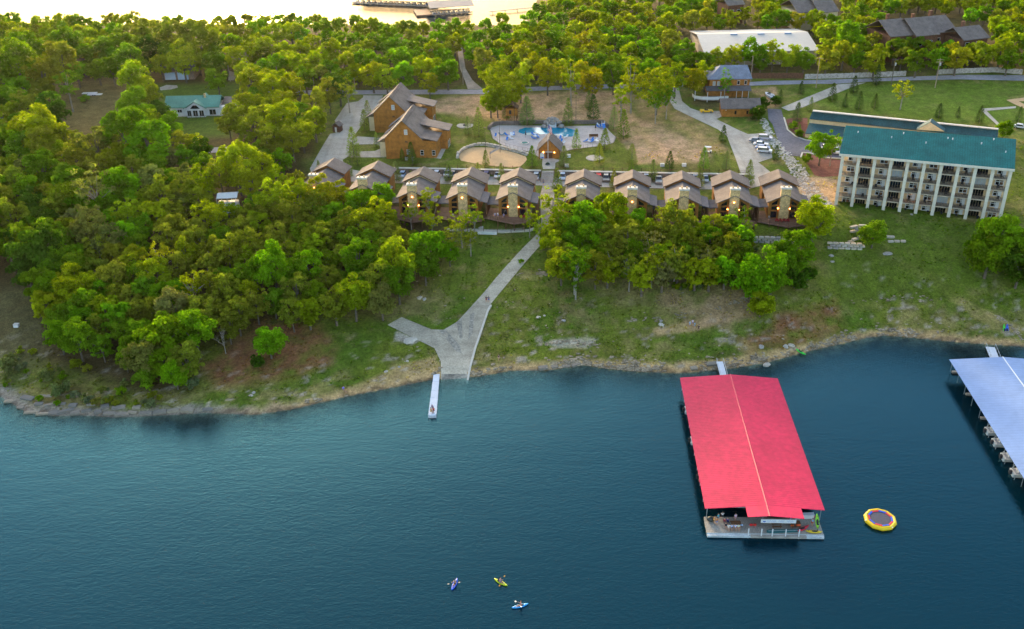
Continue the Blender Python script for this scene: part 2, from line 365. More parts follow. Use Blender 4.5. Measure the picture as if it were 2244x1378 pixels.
# ground cover colours (soil, grass, litter, sand: albedo only)
def C(*c): return np.array(c)
GRASS, GRASS2, DRY, DIRT, LITTER, SAND, ROCKC, RED = C(.118, .142, .016), C(.080, .126, .012), C(.22, .175, .065), C(.49, .295, .16), C(.082, .058, .022), C(.46, .30, .14), C(.31, .26, .205), C(.20, .09, .04)
n1, n2, n3 = fbm(XX, YY, 14, 11), fbm(XX, YY, 4, 21), fbm(XX, YY, 1.6, 31)
def mixc(c, d, a): a = np.clip(a, 0, 1)[..., None]; return c*(1-a)+d*a
col = np.broadcast_to(GRASS, XX.shape+(3,)).copy()
col = mixc(col, GRASS2, (n1-.45)*5); col = mixc(col, DRY, (n2*.6+n3*.4-.50)*4.5*.8); col = mixc(col, LITTER*1.5, (fbm(XX, YY, 26, 51)*.7+n3*.3-.56)*6*.6)
def zone(poly, c, soft=8, amt=1.0, brk=0.0):
    global col
    a = np.clip(polydist(px, py, poly)/soft+.5, 0, 1)*inframe
    if brk: a = a*np.clip((n2*.55+n3*.45-.5)*brk*2.2+.82, 0, 1)
    col = mixc(col, c, a*amt)
zone([(-400, 330), (180, 325), (480, 335), (650, 340), (700, 400), (860, 440), (985, 500), (985, 560), (920, 640), (820, 690), (720, 690), (600, 700), (430, 760), (420, 850), (330, 870), (120, 800), (-400, 700)], LITTER, 40)
zone([(-400, -200), (560, 20), (1240, -40), (2600, -40), (2600, 150), (1990, 155), (1800, 160), (1540, 165), (1060, 185), (1000, 190), (690, 195), (690, 340), (480, 325), (-400, 340)], LITTER, 20, .9)
zone([(120, 175), (250, 175), (340, 190), (350, 255), (270, 280), (180, 300), (120, 285), (115, 230)], DRY, 20, .55, 1)
zone([(340, 185), (520, 180), (540, 205), (500, 260), (510, 300), (380, 300)], GRASS2*1.1, 12, .9)
zone([(945, 225), (985, 210), (1060, 208), (1130, 206), (1300, 197), (1372, 205), (1382, 240), (1400, 262), (1480, 290), (1556, 318), (1560, 345), (1530, 355), (1400, 358), (1390, 340), (1352, 300), (1335, 272), (1290, 266), (1200, 264), (1110, 268), (1080, 262), (1000, 252), (955, 246), (938, 240)], DIRT, 10, 1, .9)
zone([(1380, 205), (1480, 225), (1560, 280), (1600, 330), (1560, 330), (1480, 290), (1400, 262)], DIRT*.75, 14, .55, 1.2)
zone([(560, 700), (680, 690), (740, 760), (720, 800), (620, 830), (480, 850), (440, 800), (520, 740)], RED, 30, 1, 1.4)
zone([(1700, 690), (1830, 660), (1850, 720), (1760, 760), (1640, 780), (1620, 740), (1690, 720)], RED*1.1, 25, 1, 1.4)
zone([(1640, 195), (1700, 190), (1712, 235), (1680, 238), (1672, 215)], DIRT*.9, 8, .8, 1)
zone([(1755, 385), (1840, 390), (1835, 450), (1800, 455), (1765, 445), (1740, 400)], C(.42, .31, .20), 8, .9)
zone([(1525, 212), (1580, 220), (1582, 238), (1540, 238), (1515, 228)], LITTER*1.3, 8, .8)
zone([(1930, 545), (1960, 560), (2060, 610), (2120, 660), (2180, 690), (2244, 720), (2200, 735), (2140, 700), (2040, 625), (1930, 570)], SAND*.9, 10, .55, 1.5)
zone([(1140, 590), (1190, 596), (1185, 615), (1140, 610)], DRY*1.5, 6, .8, 1)
zone([(1530, 655), (1650, 650), (1660, 700), (1600, 705), (1540, 690)], DIRT*.8, 12, .8, 1)
zone([(1480, 795), (1580, 785), (1700, 765), (1760, 762), (1700, 790), (1600, 806), (1490, 815)], SAND, 8, .9, .8)
zone([(880, 800), (950, 780), (965, 795), (960, 828), (900, 838), (850, 850), (740, 870), (760, 850)], SAND*.95, 8, .9, .8)
zone([(1185, 750), (1230, 742), (1310, 742), (1290, 762), (1220, 760)], C(.44, .38, .30), 5, .9, 1)
zone([(1430, 720), (1500, 705), (1620, 680), (1640, 690), (1520, 725), (1440, 735)], SAND, 8, 1, .8)
zone([(870, 725), (920, 745), (905, 755), (865, 745)], C(.42, .36, .29), 4, .9)
zone([(1790, 455), (2190, 500), (2244, 600), (2100, 650), (1850, 660), (1800, 560)], GRASS2*1.05, 25, .65)
zone([(1845, 560), (1990, 560), (2100, 620), (2100, 655), (1850, 660), (1830, 620)], C(.085, .115, .012), 18, .7)
zone([(2205, 212), (2244, 208), (2280, 205), (2280, 214), (2215, 219)], DIRT*.8, 4, .8)
zone([(-200, 620), (80, 630), (110, 760), (60, 850), (-200, 850)], C(.115, .11, .045), 30, .6, 1)
zone([(1760, 197), (1900, 186), (2300, 180), (2300, 275), (2100, 268), (1800, 235)], GRASS2*1.35, 8, .7)
zone([(1270, 605), (1480, 590), (1650, 625), (1640, 700), (1500, 690), (1350, 672)], DRY*.95, 30, .75, 1.3)
zone([(860, 640), (960, 625), (1000, 660), (960, 700), (900, 690), (820, 700)], DRY, 25, .7, 1.3)
zone([(1450, 640), (1640, 630), (1650, 720), (1540, 725), (1440, 700)], DIRT*.7, 25, .5, 1.6)
# forest paths, edge of the lake
shn = dS + (n3-.5)*3.2
n4 = fbm(XX, YY, 17, 61); beach = np.clip(1-(shn-.2-n4*1.6)/(.8+5.5*np.clip(n4-.3, 0, 1)), 0, 1); leftrock = np.clip((-55-uv(XX, YY)[0])/25, 0, 1)
sc_ = SAND*1.05*(1-leftrock[..., None]) + ROCKC*.8*leftrock[..., None]
col = col*(1-beach[..., None]) + sc_*beach[..., None]
dirtband = np.clip(1-np.abs(shn-6)/5, 0, 1)*np.clip((n2-.42)*6, 0, 1)*.6
col = mixc(col, DRY*1.25, dirtband)
rk = np.clip((n3-.66)*14, 0, 1)*np.clip(1-(dS-4)/24, 0, 1)*np.clip(dS/2, 0, 1)
col = mixc(col, ROCKC*1.15, rk*.8)
wet = np.clip((.9-np.abs(shn-.2))/.9, 0, 1)
col = mixc(col, C(.075, .05, .032), wet*.8)
col = np.where((dS < 0)[..., None], mixc(C(.11, .10, .085)*np.ones(XX.shape+(3,)), C(.20, .18, .14), (n3-.45)*4), col)
def gridmesh(name, X, Y, Z, cols=None, attr=None, m=None):
    ny, nx = X.shape; v = np.stack([X, Y, Z], -1).reshape(-1, 3)
    i = np.arange(nx*ny).reshape(ny, nx); f = np.stack([i[:-1, :-1], i[:-1, 1:], i[1:, 1:], i[1:, :-1]], -1).reshape(-1, 4)
    me = bpy.data.meshes.new(name); me.vertices.add(len(v)); me.vertices.foreach_set('co', v.ravel().astype(np.float32))
    me.loops.add(f.size); me.loops.foreach_set('vertex_index', f.ravel().astype(np.int32))
    me.polygons.add(len(f)); me.polygons.foreach_set('loop_start', np.arange(0, f.size, 4, dtype=np.int32)); me.polygons.foreach_set('loop_total', np.full(len(f), 4, np.int32))
    me.update(calc_edges=True); me.shade_smooth()
    if cols is not None:
        a = me.color_attributes.new('cover', 'FLOAT_COLOR', 'POINT'); a.data.foreach_set('color', np.concatenate([cols.reshape(-1, 3), np.ones((len(v), 1))], 1).ravel().astype(np.float32))
    if attr is not None:
        a = me.attributes.new(attr[0], 'FLOAT', 'POINT'); a.data.foreach_set('value', attr[1].ravel().astype(np.float32))
    if m: me.materials.append(m)
    return me
gm, N, L = newmat('ground cover'); p_ = N.new('ShaderNodeBsdfPrincipled'); o_ = N.new('ShaderNodeOutputMaterial'); L.new(p_.outputs[0], o_.inputs[0])
ga = N.new('ShaderNodeAttribute'); ga.attribute_name = 'cover'; tc = N.new('ShaderNodeTexCoord'); base = ga.outputs['Color']
for s_, lo, hi in ((.35, .78, 1.25), (1.6, .7, 1.32), (5, .7, 1.3)):
    n = N.new('ShaderNodeTexNoise'); n.inputs['Scale'].default_value = s_; n.inputs['Detail'].default_value = 4; L.new(tc.outputs['Object'], n.inputs[0])
    r = N.new('ShaderNodeMapRange'); L.new(n.outputs[0], r.inputs[0]); r.inputs[1].default_value = .3; r.inputs[2].default_value = .7; r.inputs[3].default_value = lo; r.inputs[4].default_value = hi
    x = N.new('ShaderNodeVectorMath'); x.operation = 'SCALE'; L.new(base, x.inputs[0]); L.new(r.outputs[0], x.inputs['Scale']); base = x.outputs[0]
L.new(base, p_.inputs['Base Color']); p_.inputs['Roughness'].default_value = 1; p_.inputs['Specular IOR Level'].default_value = .1
bn = N.new('ShaderNodeTexNoise'); bn.inputs['Scale'].default_value = 2.5; bn.inputs['Detail'].default_value = 4; L.new(tc.outputs['Object'], bn.inputs[0])
bb = N.new('ShaderNodeBump'); bb.inputs['Strength'].default_value = .7; bb.inputs['Distance'].default_value = .4; L.new(bn.outputs[0], bb.inputs['Height']); L.new(bb.outputs[0], p_.inputs['Normal'])
link('ground', gridmesh('ground', XX, YY, ZZ, col, None, gm), kind='structure')
# water: near lake follows the shore so that its opacity can follow the depth of the bed
ux = np.concatenate([[-4000, -1500, -600], np.arange(-260, 300, 3.0), [600, 1500, 4000]])
offs = np.array([6, 2, 1, 0, -.7, -1.5, -2.5, -4, -6, -9, -13, -18, -25, -35, -60, -120, -400, -1500, -5000.])[::-1]
UU, OO = np.meshgrid(ux, offs); VV = np.interp(UU, SU, SV)+OO; WX, WY = P0[0]+UU*CT+VV*ST, P0[1]-UU*ST+VV*CT
dep = np.maximum(-OO, 0)*.30
link('lake', gridmesh('lake', WX, WY, np.zeros_like(WX), None, ('opacity', 1-np.exp(-dep/1.3)*.92), M['water']), kind='structure')
fx, fy = np.meshgrid(np.array([-4000, -1000, -300, 0, 200, 600]), np.array([430, 520, 700, 1200, 3000, 6000.]))
link('far_lake', gridmesh('far_lake', fx, fy, np.zeros_like(fx), None, None, M['water_far']), kind='structure')
# paved sheets draped on the ground
def sheet(name, poly, m, lift, step=2.6, kind='structure', parent=None, world=None):
    w = world if world is not None else [ground(*p) for p in poly]
    pts = [Vector((a.x, a.y)) for a in w]; n = len(pts); dense = []
    for i in range(n):
        a, b = pts[i], pts[(i+1) % n]; k = max(1, int((b-a).length/step))
        for j in range(k): dense.append(a+(b-a)*(j/k))
    pl = [(p.x, p.y) for p in dense]; x0, x1 = min(p[0] for p in pl), max(p[0] for p in pl); y0, y1 = min(p[1] for p in pl), max(p[1] for p in pl)
    gx, gy = np.meshgrid(np.arange(x0, x1, step), np.arange(y0, y1, step)); gx, gy = gx.ravel(), gy.ravel()
    ok = polydist(gx, gy, pl) > step*.4; inner = [Vector((a, b)) for a, b in zip(gx[ok], gy[ok])]
    e = [(i, (i+1) % len(dense)) for i in range(len(dense))]
    vv, ee, ff, *_ = delaunay_2d_cdt(dense+inner, e, [], 1, 1e-4)
    X = np.array([v.x for v in vv]); Y = np.array([v.y for v in vv]); Z = zt(X, Y)+lift
    me = bpy.data.meshes.new(name); me.from_pydata([tuple(map(float, p)) for p in zip(X, Y, Z)], [], [tuple(f) for f in ff]); me.update(); me.materials.append(m)
    return link(name.split('.')[0], me, parent, kind=kind)
LIFT = {'mulch_bed': .02, 'road': .06, 'driveway': .068, 'lodge_drive': .078, 'parking_lot': .074, 'entrance_drive': .072, 'asphalt_drive': .08, 'walkway': .086, 'gravel_track': .052, 'pool_deck': .08}
for nm, (mt, pl) in PAVE.items(): sheet(nm, pl, M[mt], LIFT.get(nm.split('.')[0], .06))
def ribbon(name, pts, m, w, h, parent=None, kind='structure', lift=0):
    """a kerb or low wall along photo points"""
    g = [ground(*p) for p in pts]; q = []
    for i in range(len(g)-1):
        k = max(1, int((g[i+1]-g[i]).length/3))
        q += [g[i].lerp(g[i+1], j/k) for j in range(k)]
    q.append(g[-1]); mb = MB(); rings = []
    for i, a in enumerate(q):
        t = (q[min(i+1, len(q)-1)]-q[max(i-1, 0)]); t.z = 0; t.normalize(); s = Vector((-t.y, t.x, 0))*w/2; z = zg(a.x, a.y)+lift
        rings.append([(a.x-s.x, a.y-s.y, z-.3), (a.x+s.x, a.y+s.y, z-.3), (a.x+s.x, a.y+s.y, z+h), (a.x-s.x, a.y-s.y, z+h)])
    return mb.loft(rings).build(name, m, parent, kind=kind)
STAIN = mat('tyre stained concrete', (.27, .245, .2), .9, .3, .25, fine=2)
for k_, pl_ in enumerate(([(962, 724), (976, 722), (1008, 758), (1012, 775), (1000, 770), (985, 752)], [(1000, 706), (1012, 698), (1014, 740), (1008, 745)], [(1030, 690), (1040, 684), (1036, 730), (1026, 745)], [(969, 820), (1023, 820), (1022, 846), (968, 846)])): sheet('ramp_stain', pl_, STAIN, .068+.004*k_, 2)
ribbon('ramp_kerb', [(1076, 670), (1069, 682), (1042, 762), (1032, 798), (1023, 838)], M['kerb'], .5, .35)
ribbon('drive_kerb', [(1718, 258), (1726, 285), (1745, 300), (1765, 307), (1785, 310)], M['kerb'], .5, .2)
ribbon('drive_kerb', [(1849, 348), (1809, 346), (1776, 336), (1758, 335), (1755, 345)], M['kerb'], .5, .2)
ribbon('path_kerb', [(980, 503), (1100, 508), (1160, 505), (1180, 498)], M['kerb'], 1.0, .25)
# ------------------------------------------------------------------ buildings
RZ = -TH
def slab(mb, pts, t=.2, up=(0, 0, 1)): return mb.ext(pts, Vector(up)*t)
def gable(mb, x0, x1, y0, y1, ze, zr, xr=None, t=.22):
    """two roof planes, ridge along y"""
    xr = (x0+x1)/2 if xr is None else xr
    slab(mb, [(x0, y0, ze), (xr, y0, zr), (xr, y1, zr), (x0, y1, ze)], t)
    slab(mb, [(xr, y0, zr), (x1, y0, ze), (x1, y1, ze), (xr, y1, zr)], t)
def gable_x(mb, x0, x1, y0, y1, ze, zr, yr=None, t=.22):
    yr = (y0+y1)/2 if yr is None else yr
    slab(mb, [(x0, y0, ze), (x1, y0, ze), (x1, yr, zr), (x0, yr, zr)], t)
    slab(mb, [(x0, yr, zr), (x1, yr, zr), (x1, y1, ze), (x0, y1, ze)], t)
def window(parent, pts, n, glass='glass', fr='white', fw=.1, bars=(), name='window'):
    """pts: outline in the wall plane, n: outward; a frame with a pane (and glazing bars)"""
    pts = [Vector(p) for p in pts]; n = Vector(n).normalized(); c = sum(pts, Vector())/len(pts); mb = MB()
    for i in range(len(pts)):
        a, b = pts[i], pts[(i+1) % len(pts)]; mb.ext([a, b, b+(c-b).normalized()*fw*1.3, a+(c-a).normalized()*fw*1.3], n*.09)
    for (a, b) in bars:
        A = pts[0].lerp(pts[1], a[0]).lerp(pts[3].lerp(pts[2], a[0]), a[1]); B = pts[0].lerp(pts[1], b[0]).lerp(pts[3].lerp(pts[2], b[0]), b[1])
        s = n.cross(B-A).normalized()*fw*.35; mb.ext([A-s, B-s, B+s, A+s], n*.08)
    f = mb.build(name, M[fr], parent)
    MB().ext([p+n*.01 for p in pts], n*.03).build('pane', M[glass], f)
    return f
def cabin():
    t = thing('log_cabin', 'x', 'cabin')
    hw = 4.2
    w_ = MB()
    w_.ext([(-hw, 1, -3.2), (hw, 1, -3.2), (hw, 1, 5.15), (0, 1, 7.15), (-hw, 1, 5.15)], (0, .25, 0)); w_.build('front_wall', M['log'], t)
    MB().box(-hw, -hw+.25, 1.25, 11.4, -3, 5.1).build('side_wall', M['log'], t); MB().box(hw-.25, hw, 1.25, 11.4, -3, 5.1).build('side_wall', M['log'], t)
    for k in (-1, 1):       # open eaves show the dark trusses
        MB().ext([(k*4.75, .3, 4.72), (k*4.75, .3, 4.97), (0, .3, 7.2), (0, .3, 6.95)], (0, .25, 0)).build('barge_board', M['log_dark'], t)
    r = MB(); gable(r, -4.95, 4.95, -.1, 12.2, 4.85, 7.2); r.build('front_roof', M['shingle'], t)
    r2 = MB(); gable(r2, -5.4, 5.4, 11, 18, 5.55, 8.1); r2.build('rear_roof', M['shingle'], t)
    b = MB(); b.ext([(-4.7, 11.7, -.3), (4.7, 11.7, -.3), (4.7, 11.7, 5.75), (0, 11.7, 7.9), (-4.7, 11.7, 5.75)], (0, 5.7, 0)); rear = b.build('rear_block', M['log'], t)
    MB().ext([(-5.3, 10.95, 5.48), (0, 10.95, 8.0), (5.3, 10.95, 5.48), (5.3, 10.95, 5.7), (0, 10.95, 8.25), (-5.3, 10.95, 5.7)], (0, .12, 0)).build('barge_board', M['log_dark'], t)
    MB().ext([(4.3, -.2, 4.85), (7.0, -.2, 4.1), (7.0, 7.4, 4.1), (4.3, 7.4, 4.85)], (0, 0, .2)).build('porch_roof', M['shingle_dark'], t)
    MB().ext([(-8.3, 1.2, 2.9), (-4.2, 1.2, 3.1), (-4.2, 6, 3.6), (-8.3, 6, 3.4)], (0, 0, .2)).build('porch_roof', M['shingle_dark'], t)
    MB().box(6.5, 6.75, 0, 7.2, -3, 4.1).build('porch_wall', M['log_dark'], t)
    for x, y in ((-8.0, 1.4), (-8.0, 5.8), (6.8, 0)): MB().tube((x, y, 0), (x, y, 3.0 if x < 0 else 4.1), .12).build('porch_post', M['log_dark'], t)
    ch = MB(); ch.box(-1.3, 1.3, 0, 1.25, -3.4, 9).build('chimney', M['chimney'], t); ch = t.children[-1] if False else [o for o in bpy.data.objects if o.name.startswith('chimney')][-1]
    MB().box(-1.45, 1.45, -.15, 1.4, 9, 9.42).build('chimney_cap', M['cap'], ch)
    for k in (-.65, .65): MB().tube((k, .6, 9.42), (k, .6, 9.95), .2, n=8).build('flue', M['chimney'], ch)
    # windows either side of the chimney, stepped up to the roof slope
    for k in (-1, 1):
        def W(a): return [(k*x, .98, z) for x, z in a]
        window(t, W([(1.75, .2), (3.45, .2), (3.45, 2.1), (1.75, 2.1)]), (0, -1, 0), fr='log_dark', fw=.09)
        window(t, W([(1.75, 2.45), (3.45, 2.45), (3.45, 3.5), (1.75, 3.75)]), (0, -1, 0), fr='log', fw=.09)
        window(t, W([(1.75, 4.1), (3.45, 3.85), (3.45, 4.45), (1.75, 5.55)]), (0, -1, 0), fr='log', fw=.09)
    deck = [(-8.3, 6.2), (-8.3, -1.2), (-4, -3.0), (.8, -5), (5.6, -3.2), (6.4, -1), (6.4, .9)]
    dk = MB(); dk.ext([(x, y, -.25) for x, y in deck+[(4.2, .9), (-4.3, .9), (-4.3, 6.2)]], (0, 0, .25)); d = dk.build('deck', M['deck'], t)
    rl = MB()
    for i in range(len(deck)-1):
        a, b2 = deck[i], deck[i+1]; n = max(1, int(math.hypot(a[0]-b2[0], a[1]-b2[1])/1.9))
        for z in (.35, .62, .98): rl.tube((*a, z), (*b2, z), .05, n=4)
        for j in range(n+1):
            x, y = a[0]+(b2[0]-a[0])*j/n, a[1]+(b2[1]-a[1])*j/n; rl.tube((x, y, 0), (x, y, 1.0), .07, n=4)
    rl.build('railing', M['log_dark'], d)
    for x, y in ((-8.1, 5.8), (-8.1, -1.1), (-4, -2.9), (-1.7, -3.8), (.8, -4.8), (3.2, -4), (5.5, -3), (6.2, -1)):
        MB().tube((x, y, -3.9), (x, y, -.25), .16).build('deck_post', M['log_dark'], d)
    MB().ext([(-4.4, 9.5, .1), (-5.4, 9.5, .1), (-9.4, -1.5, -2.6), (-8.5, -1.5, -2.6)], (0, 0, .25)).build('stairway', M['log_dark'], t)
    return t
def add_lamp(parent, x, y, z, r=.15):
    return MB().ball((x, y, z), r, n=6, m=4).build('lamp', M['lamp'], parent)
proto = cabin()
CAB = [(685.5, 384), (792, 391), (901, 405), (1012, 406.5), (1123, 408), (1273.5, 411.5), (1386, 413.5), (1500, 416), (1612, 415), (1724, 413)]
CLAB = ['log cabin at the left end of the row, its deck hidden by treetops', 'second log cabin from the left, its chimney half behind a yellow-green tree',
 'third log cabin from the left with a bright lamp high on its stone chimney', 'fourth log cabin from the left, thin pale trees in front of its deck',
 'log cabin just left of the boat ramp path with people on its deck', 'log cabin just right of the boat ramp path with a cream rear gable',
 'second log cabin right of the path, bright yellow tree below it', 'third log cabin right of the path with an unlit chimney', 'second log cabin from the right, three lit lamps on its front',
 'log cabin at the right end of the row with red chairs on its deck']
LAMPS = [[(0, -.1, 5.4)], [(0, -.1, 5.2)], [(0, -.1, 5.6), (-1.5, .85, 2.7), (1.55, .85, 2.7)], [(-.1, -.1, 5.6)], [(-1.55, .85, 2.7), (1.55, .85, 2.7)], [], [(.05, -.1, 5.4)], [], [(-.1, -.1, 5.4), (-1.6, .85, 3), (1.6, .85, 3)], [(-1.6, .85, 3), (1.6, .85, 3)]]
CABLOC = []
for i, (x, y) in enumerate(CAB):
    zb = 14.0 if i < 2 else 13.5
    p = at(x, y, zb+9.2); loc = Vector((p[0], p[1], zb)); CABLOC.append(loc)
    c = proto if i == 0 else dup(proto, loc)
    c.location = loc; c.rotation_euler = (0, 0, RZ-(R(4) if i == 0 else R(2) if i == 1 else 0)); tag(c, CLAB[i], 'cabin', 'log cabins in a row above the shore')
for i, c in enumerate([o for o in COL.objects if o.name.startswith('log_cabin')]):
    for l in LAMPS[i]: add_lamp(c, *l)
    if i in (2, 3, 4, 5):
        MB().ext([(-4.5, 11.6, 4.9), (4.5, 11.6, 4.9), (4.5, 11.6, 5.6), (0, 11.6, 7.75), (-4.5, 11.6, 5.6)], (0, .09, 0)).build('rear_gable_panel', M['cream'], c)
# ---- terrace wall, rail fence, stairs
def along(pts, step):
    g = [ground(*p) for p in pts]; out = []; 
    for i in range(len(g)-1):
        k = max(1, int(round((g[i+1]-g[i]).length/step)))
        out += [g[i].lerp(g[i+1], j/k) for j in range(k)]
    return out+[g[-1]]
tw = tag(bpy.data.objects.new('terrace_wall', None), 'long brown stone retaining wall behind the cabin parking strip', 'retaining wall'); COL.objects.link(tw)
_su0, _su1 = uv(*at(1189, 375, 15)[:2])[0], uv(*at(1216, 375, 15)[:2])[0]
for a, b in ((WU0, _su0-.3), (_su1+.3, WU1)):
    (x0, y0), (x1, y1) = xy(a, WV), xy(b, WV); d = Vector((y1-y0, x0-x1, 0)).normalized()*-.7
    MB().ext([(x0, y0, 13.3), (x1, y1, 13.3), (x1, y1, 15.85), (x0, y0, 15.85)], d).build('wall_face', mat('terrace stone', (.20, .155, .12), .95, .3, 1, speck=(1.4, .3)), tw)
    MB().ext([(x0, y0, 15.85), (x1, y1, 15.85), (x1, y1, 16.02), (x0, y0, 16.02)], d*1.5).build('coping', M['kerb'], tw)
rf = thing('rail_fence', 'brown post and rail fence along the top of the terrace wall', 'fence')
for a, b in ((WU0, _su0-.5), (_su1+.5, WU1)):
    n = int((b-a)/2.9); pr = None
    for j in range(n+1):
        x, y = xy(a+(b-a)*j/n, WV+1.1); z = 15.8
        MB().tube((x, y, z), (x, y, z+1.35), .09, n=4).build('fence_post', M['log_dark'], rf)
        if pr:
            m = MB()
            for h in (.5, 1.0): m.tube((*pr, z+h), (x, y, z+h), .035, n=4)
            m.build('fence_rail', M['log_dark'], rf)
        pr = (x, y)
st = thing('stairs', 'wide concrete stairs from the parking strip up to the pool walkway', 'stairs', (*xy((_su0+_su1)/2, WV), 13.75), RZ)
hw = (_su1-_su0)/2
for k in range(8): MB().box(-hw, hw, -4.2+k*.55, .6, k*.27, k*.27+.27-.002).build('stair_tread', M['concrete'], st)
for s in (-1, 1):
    m = MB(); m.tube((s*hw, -4.2, .9), (s*hw, .4, 3.1), .05, n=4); m.tube((s*hw, -4.2, 0), (s*hw, -4.2, .95), .06, n=4); m.tube((s*hw, .4, 2), (s*hw, .4, 3.15), .06, n=4); m.build('handrail', M['log_dark'], st)
# ---- lodges
def lodge():
    t = thing('wooden_lodge', 'x', 'lodge')
    MB().ext([(0, 0, -1), (12.2, 0, -1), (12.2, 0, 6.8), (6.1, 0, 12.7), (0, 0, 6.8)], (0, 17, 0)).build('main_block', M['log'], t)
    r = MB(); slab(r, [(-.6, -.5, 6.25), (6.1, -.5, 12.8), (6.1, 17.6, 12.8), (-.6, 17.6, 6.25)], .28); slab(r, [(6.1, -.5, 12.8), (12.6, -.5, 6.5), (12.6, 17.6, 6.5), (6.1, 17.6, 12.8)], .28); r.build('main_roof', M['shingle'], t)
    MB().box(12.2, 16.6, .05, 8, -1, 6.2).build('side_wing', M['log'], t)
    MB().ext([(11.6, -.45, 7.3), (17.2, -.45, 6.2), (17.2, 8.4, 6.2), (11.6, 8.4, 7.3)], (0, 0, .25)).build('wing_roof', M['shingle'], t)
    MB().box(12.0, 18.8, 8.3, 14.5, -1, 7.0).build('cross_wing', M['log'], t)
    MB().ext([(8.6, 8, 9.4), (19.6, 8, 7.0), (19.6, 14.8, 7.0), (8.6, 14.8, 9.4)], (0, 0, .25)).build('cross_roof', M['shingle_dark'], t)
    MB().box(-2.2, 0, 1.5, 15, -1, 5.2).build('entry_wing', M['cream'], t)
    MB().ext([(-3, .8, 4.9), (1.0, .8, 7.4), (1.0, 6.5, 7.4), (-3, 6.5, 4.9)], (0, 0, .25)).build('entry_roof', M['shingle_dark'], t)
    MB().ext([(-2.4, 6.7, 5.3), (2.6, 6.7, 9.3), (2.6, 11.5, 9.3), (-2.4, 11.5, 5.3)], (0, 0, .25)).build('dormer_roof', M['shingle_dark'], t)
    MB().ext([(-1.6, 11.7, 6.6), (3.8, 11.7, 10.6), (3.8, 16, 10.6), (-1.6, 16, 6.6)], (0, 0, .25)).build('dormer_roof', M['shingle_dark'], t)
    for x, z, g in ((6.5, 8.2, 'glass2'), (6.9, 1.6, 'glass2'), (11.4, 1.5, 'glass'), (15.2, 1.5, 'glass')):
        window(t, [(x, -.02, z), (x+1.1, -.02, z), (x+1.1, -.02, z+1.7), (x, -.02, z+1.7)], (0, -1, 0), glass=g, bars=[((0, .5), (1, .5))])
    MB().box(6.6, 7.4, -.08, 0, 5.6, 6.2).build('gable_vent', M['log_dark'], t)
    for x in (13.2, 15): window(t, [(18.82, 9+x-13, 1), (18.82, 10.4+x-13, 1), (18.82, 10.4+x-13, 3.2), (18.82, 9+x-13, 3.2)], (1, 0, 0))
    sn = MB()
    for j in range(12):
        for i_ in range(2): sn.box(6.45+i_*.5, 6.65+i_*.5, .5+j*1.4, .7+j*1.4, 12.75-i_*.5, 12.95-i_*.5)
    sn.build('ridge_snow_guard', M['shingle'], t, kind='stuff')
    MB().ext([(16.7, -.4, -.1), (20, -.4, -.1), (20, 7.5, -.1), (16.7, 7.5, -.1)], (0, 0, .25)).build('terrace', M['deck'], t)
    return t
L1 = lodge(); q = ground(847, 348)
L1.location = (q.x, q.y, q.z); L1.rotation_euler = (0, 0, RZ); tag(L1, 'nearer of the two steep-gabled wooden lodges beside the driveway', 'lodge', 'two wooden lodges')
q2 = at(855, 218, q.z+14.1); q1 = at(883, 272, q.z+12.9)
dup(L1, (q.x+q2[0]-q1[0], q.y+q2[1]-q1[1], q.z+1.2), RZ, 'farther steep-gabled wooden lodge, its left roof slope lit orange')
for k, x in enumerate((891, 905)):
    g = ground(x, 350); u = tag(MB().box(-.5, .5, -.45, .45, 0, .95).build('air_conditioner', M['cap' if k else 'steel'], loc=g), ['grey air conditioner box standing at the nearer lodge wall', 'white air conditioner box to the right of the grey one'][k], 'air conditioner')
    MB().tube((0, 0, .95), (0, 0, 1.02), .36, n=10).build('fan_grille', M['black'], u)
# ---- hotel
A, B = ground(1831, 452), ground(2187, 494); zb = 13.0
A = Vector(at(1831, 452, zb)); B = Vector(at(2187, 494, zb-.6)); ax = B-A; HL = ax.length; ha = math.atan2(ax.y, ax.x)
best = min(((np.hypot(*(at(1850, 337, z)[:2]-A.xy)), z) for z in np.arange(zb+8, zb+26, .05)))
HH = best[1]-zb
hotel = thing('hotel', 'long five-storey hotel with white columns, balconies and a teal roof', 'hotel', (A.x, A.y, zb), ha)
NF = 5; FHt = HH/NF; bay = HL/10; BD = 2.6; HD = 17
slopez = (B.z-A.z)/HL
MB().box(-.3, HL+.3, BD, HD, -2, HH).build('facade', M['balc'], hotel)
for f in range(NF):
    MB().box(-.2, HL+.2, .15, BD, f*FHt-.35+(0 if f else -.4), f*FHt).build('balcony_floor', M['balc_slab'], hotel)
for c in range(11): MB().box(c*bay-.42, c*bay+.42, -.4, .4, -1.2, HH-.05).build('column', M['offwhite'], hotel)
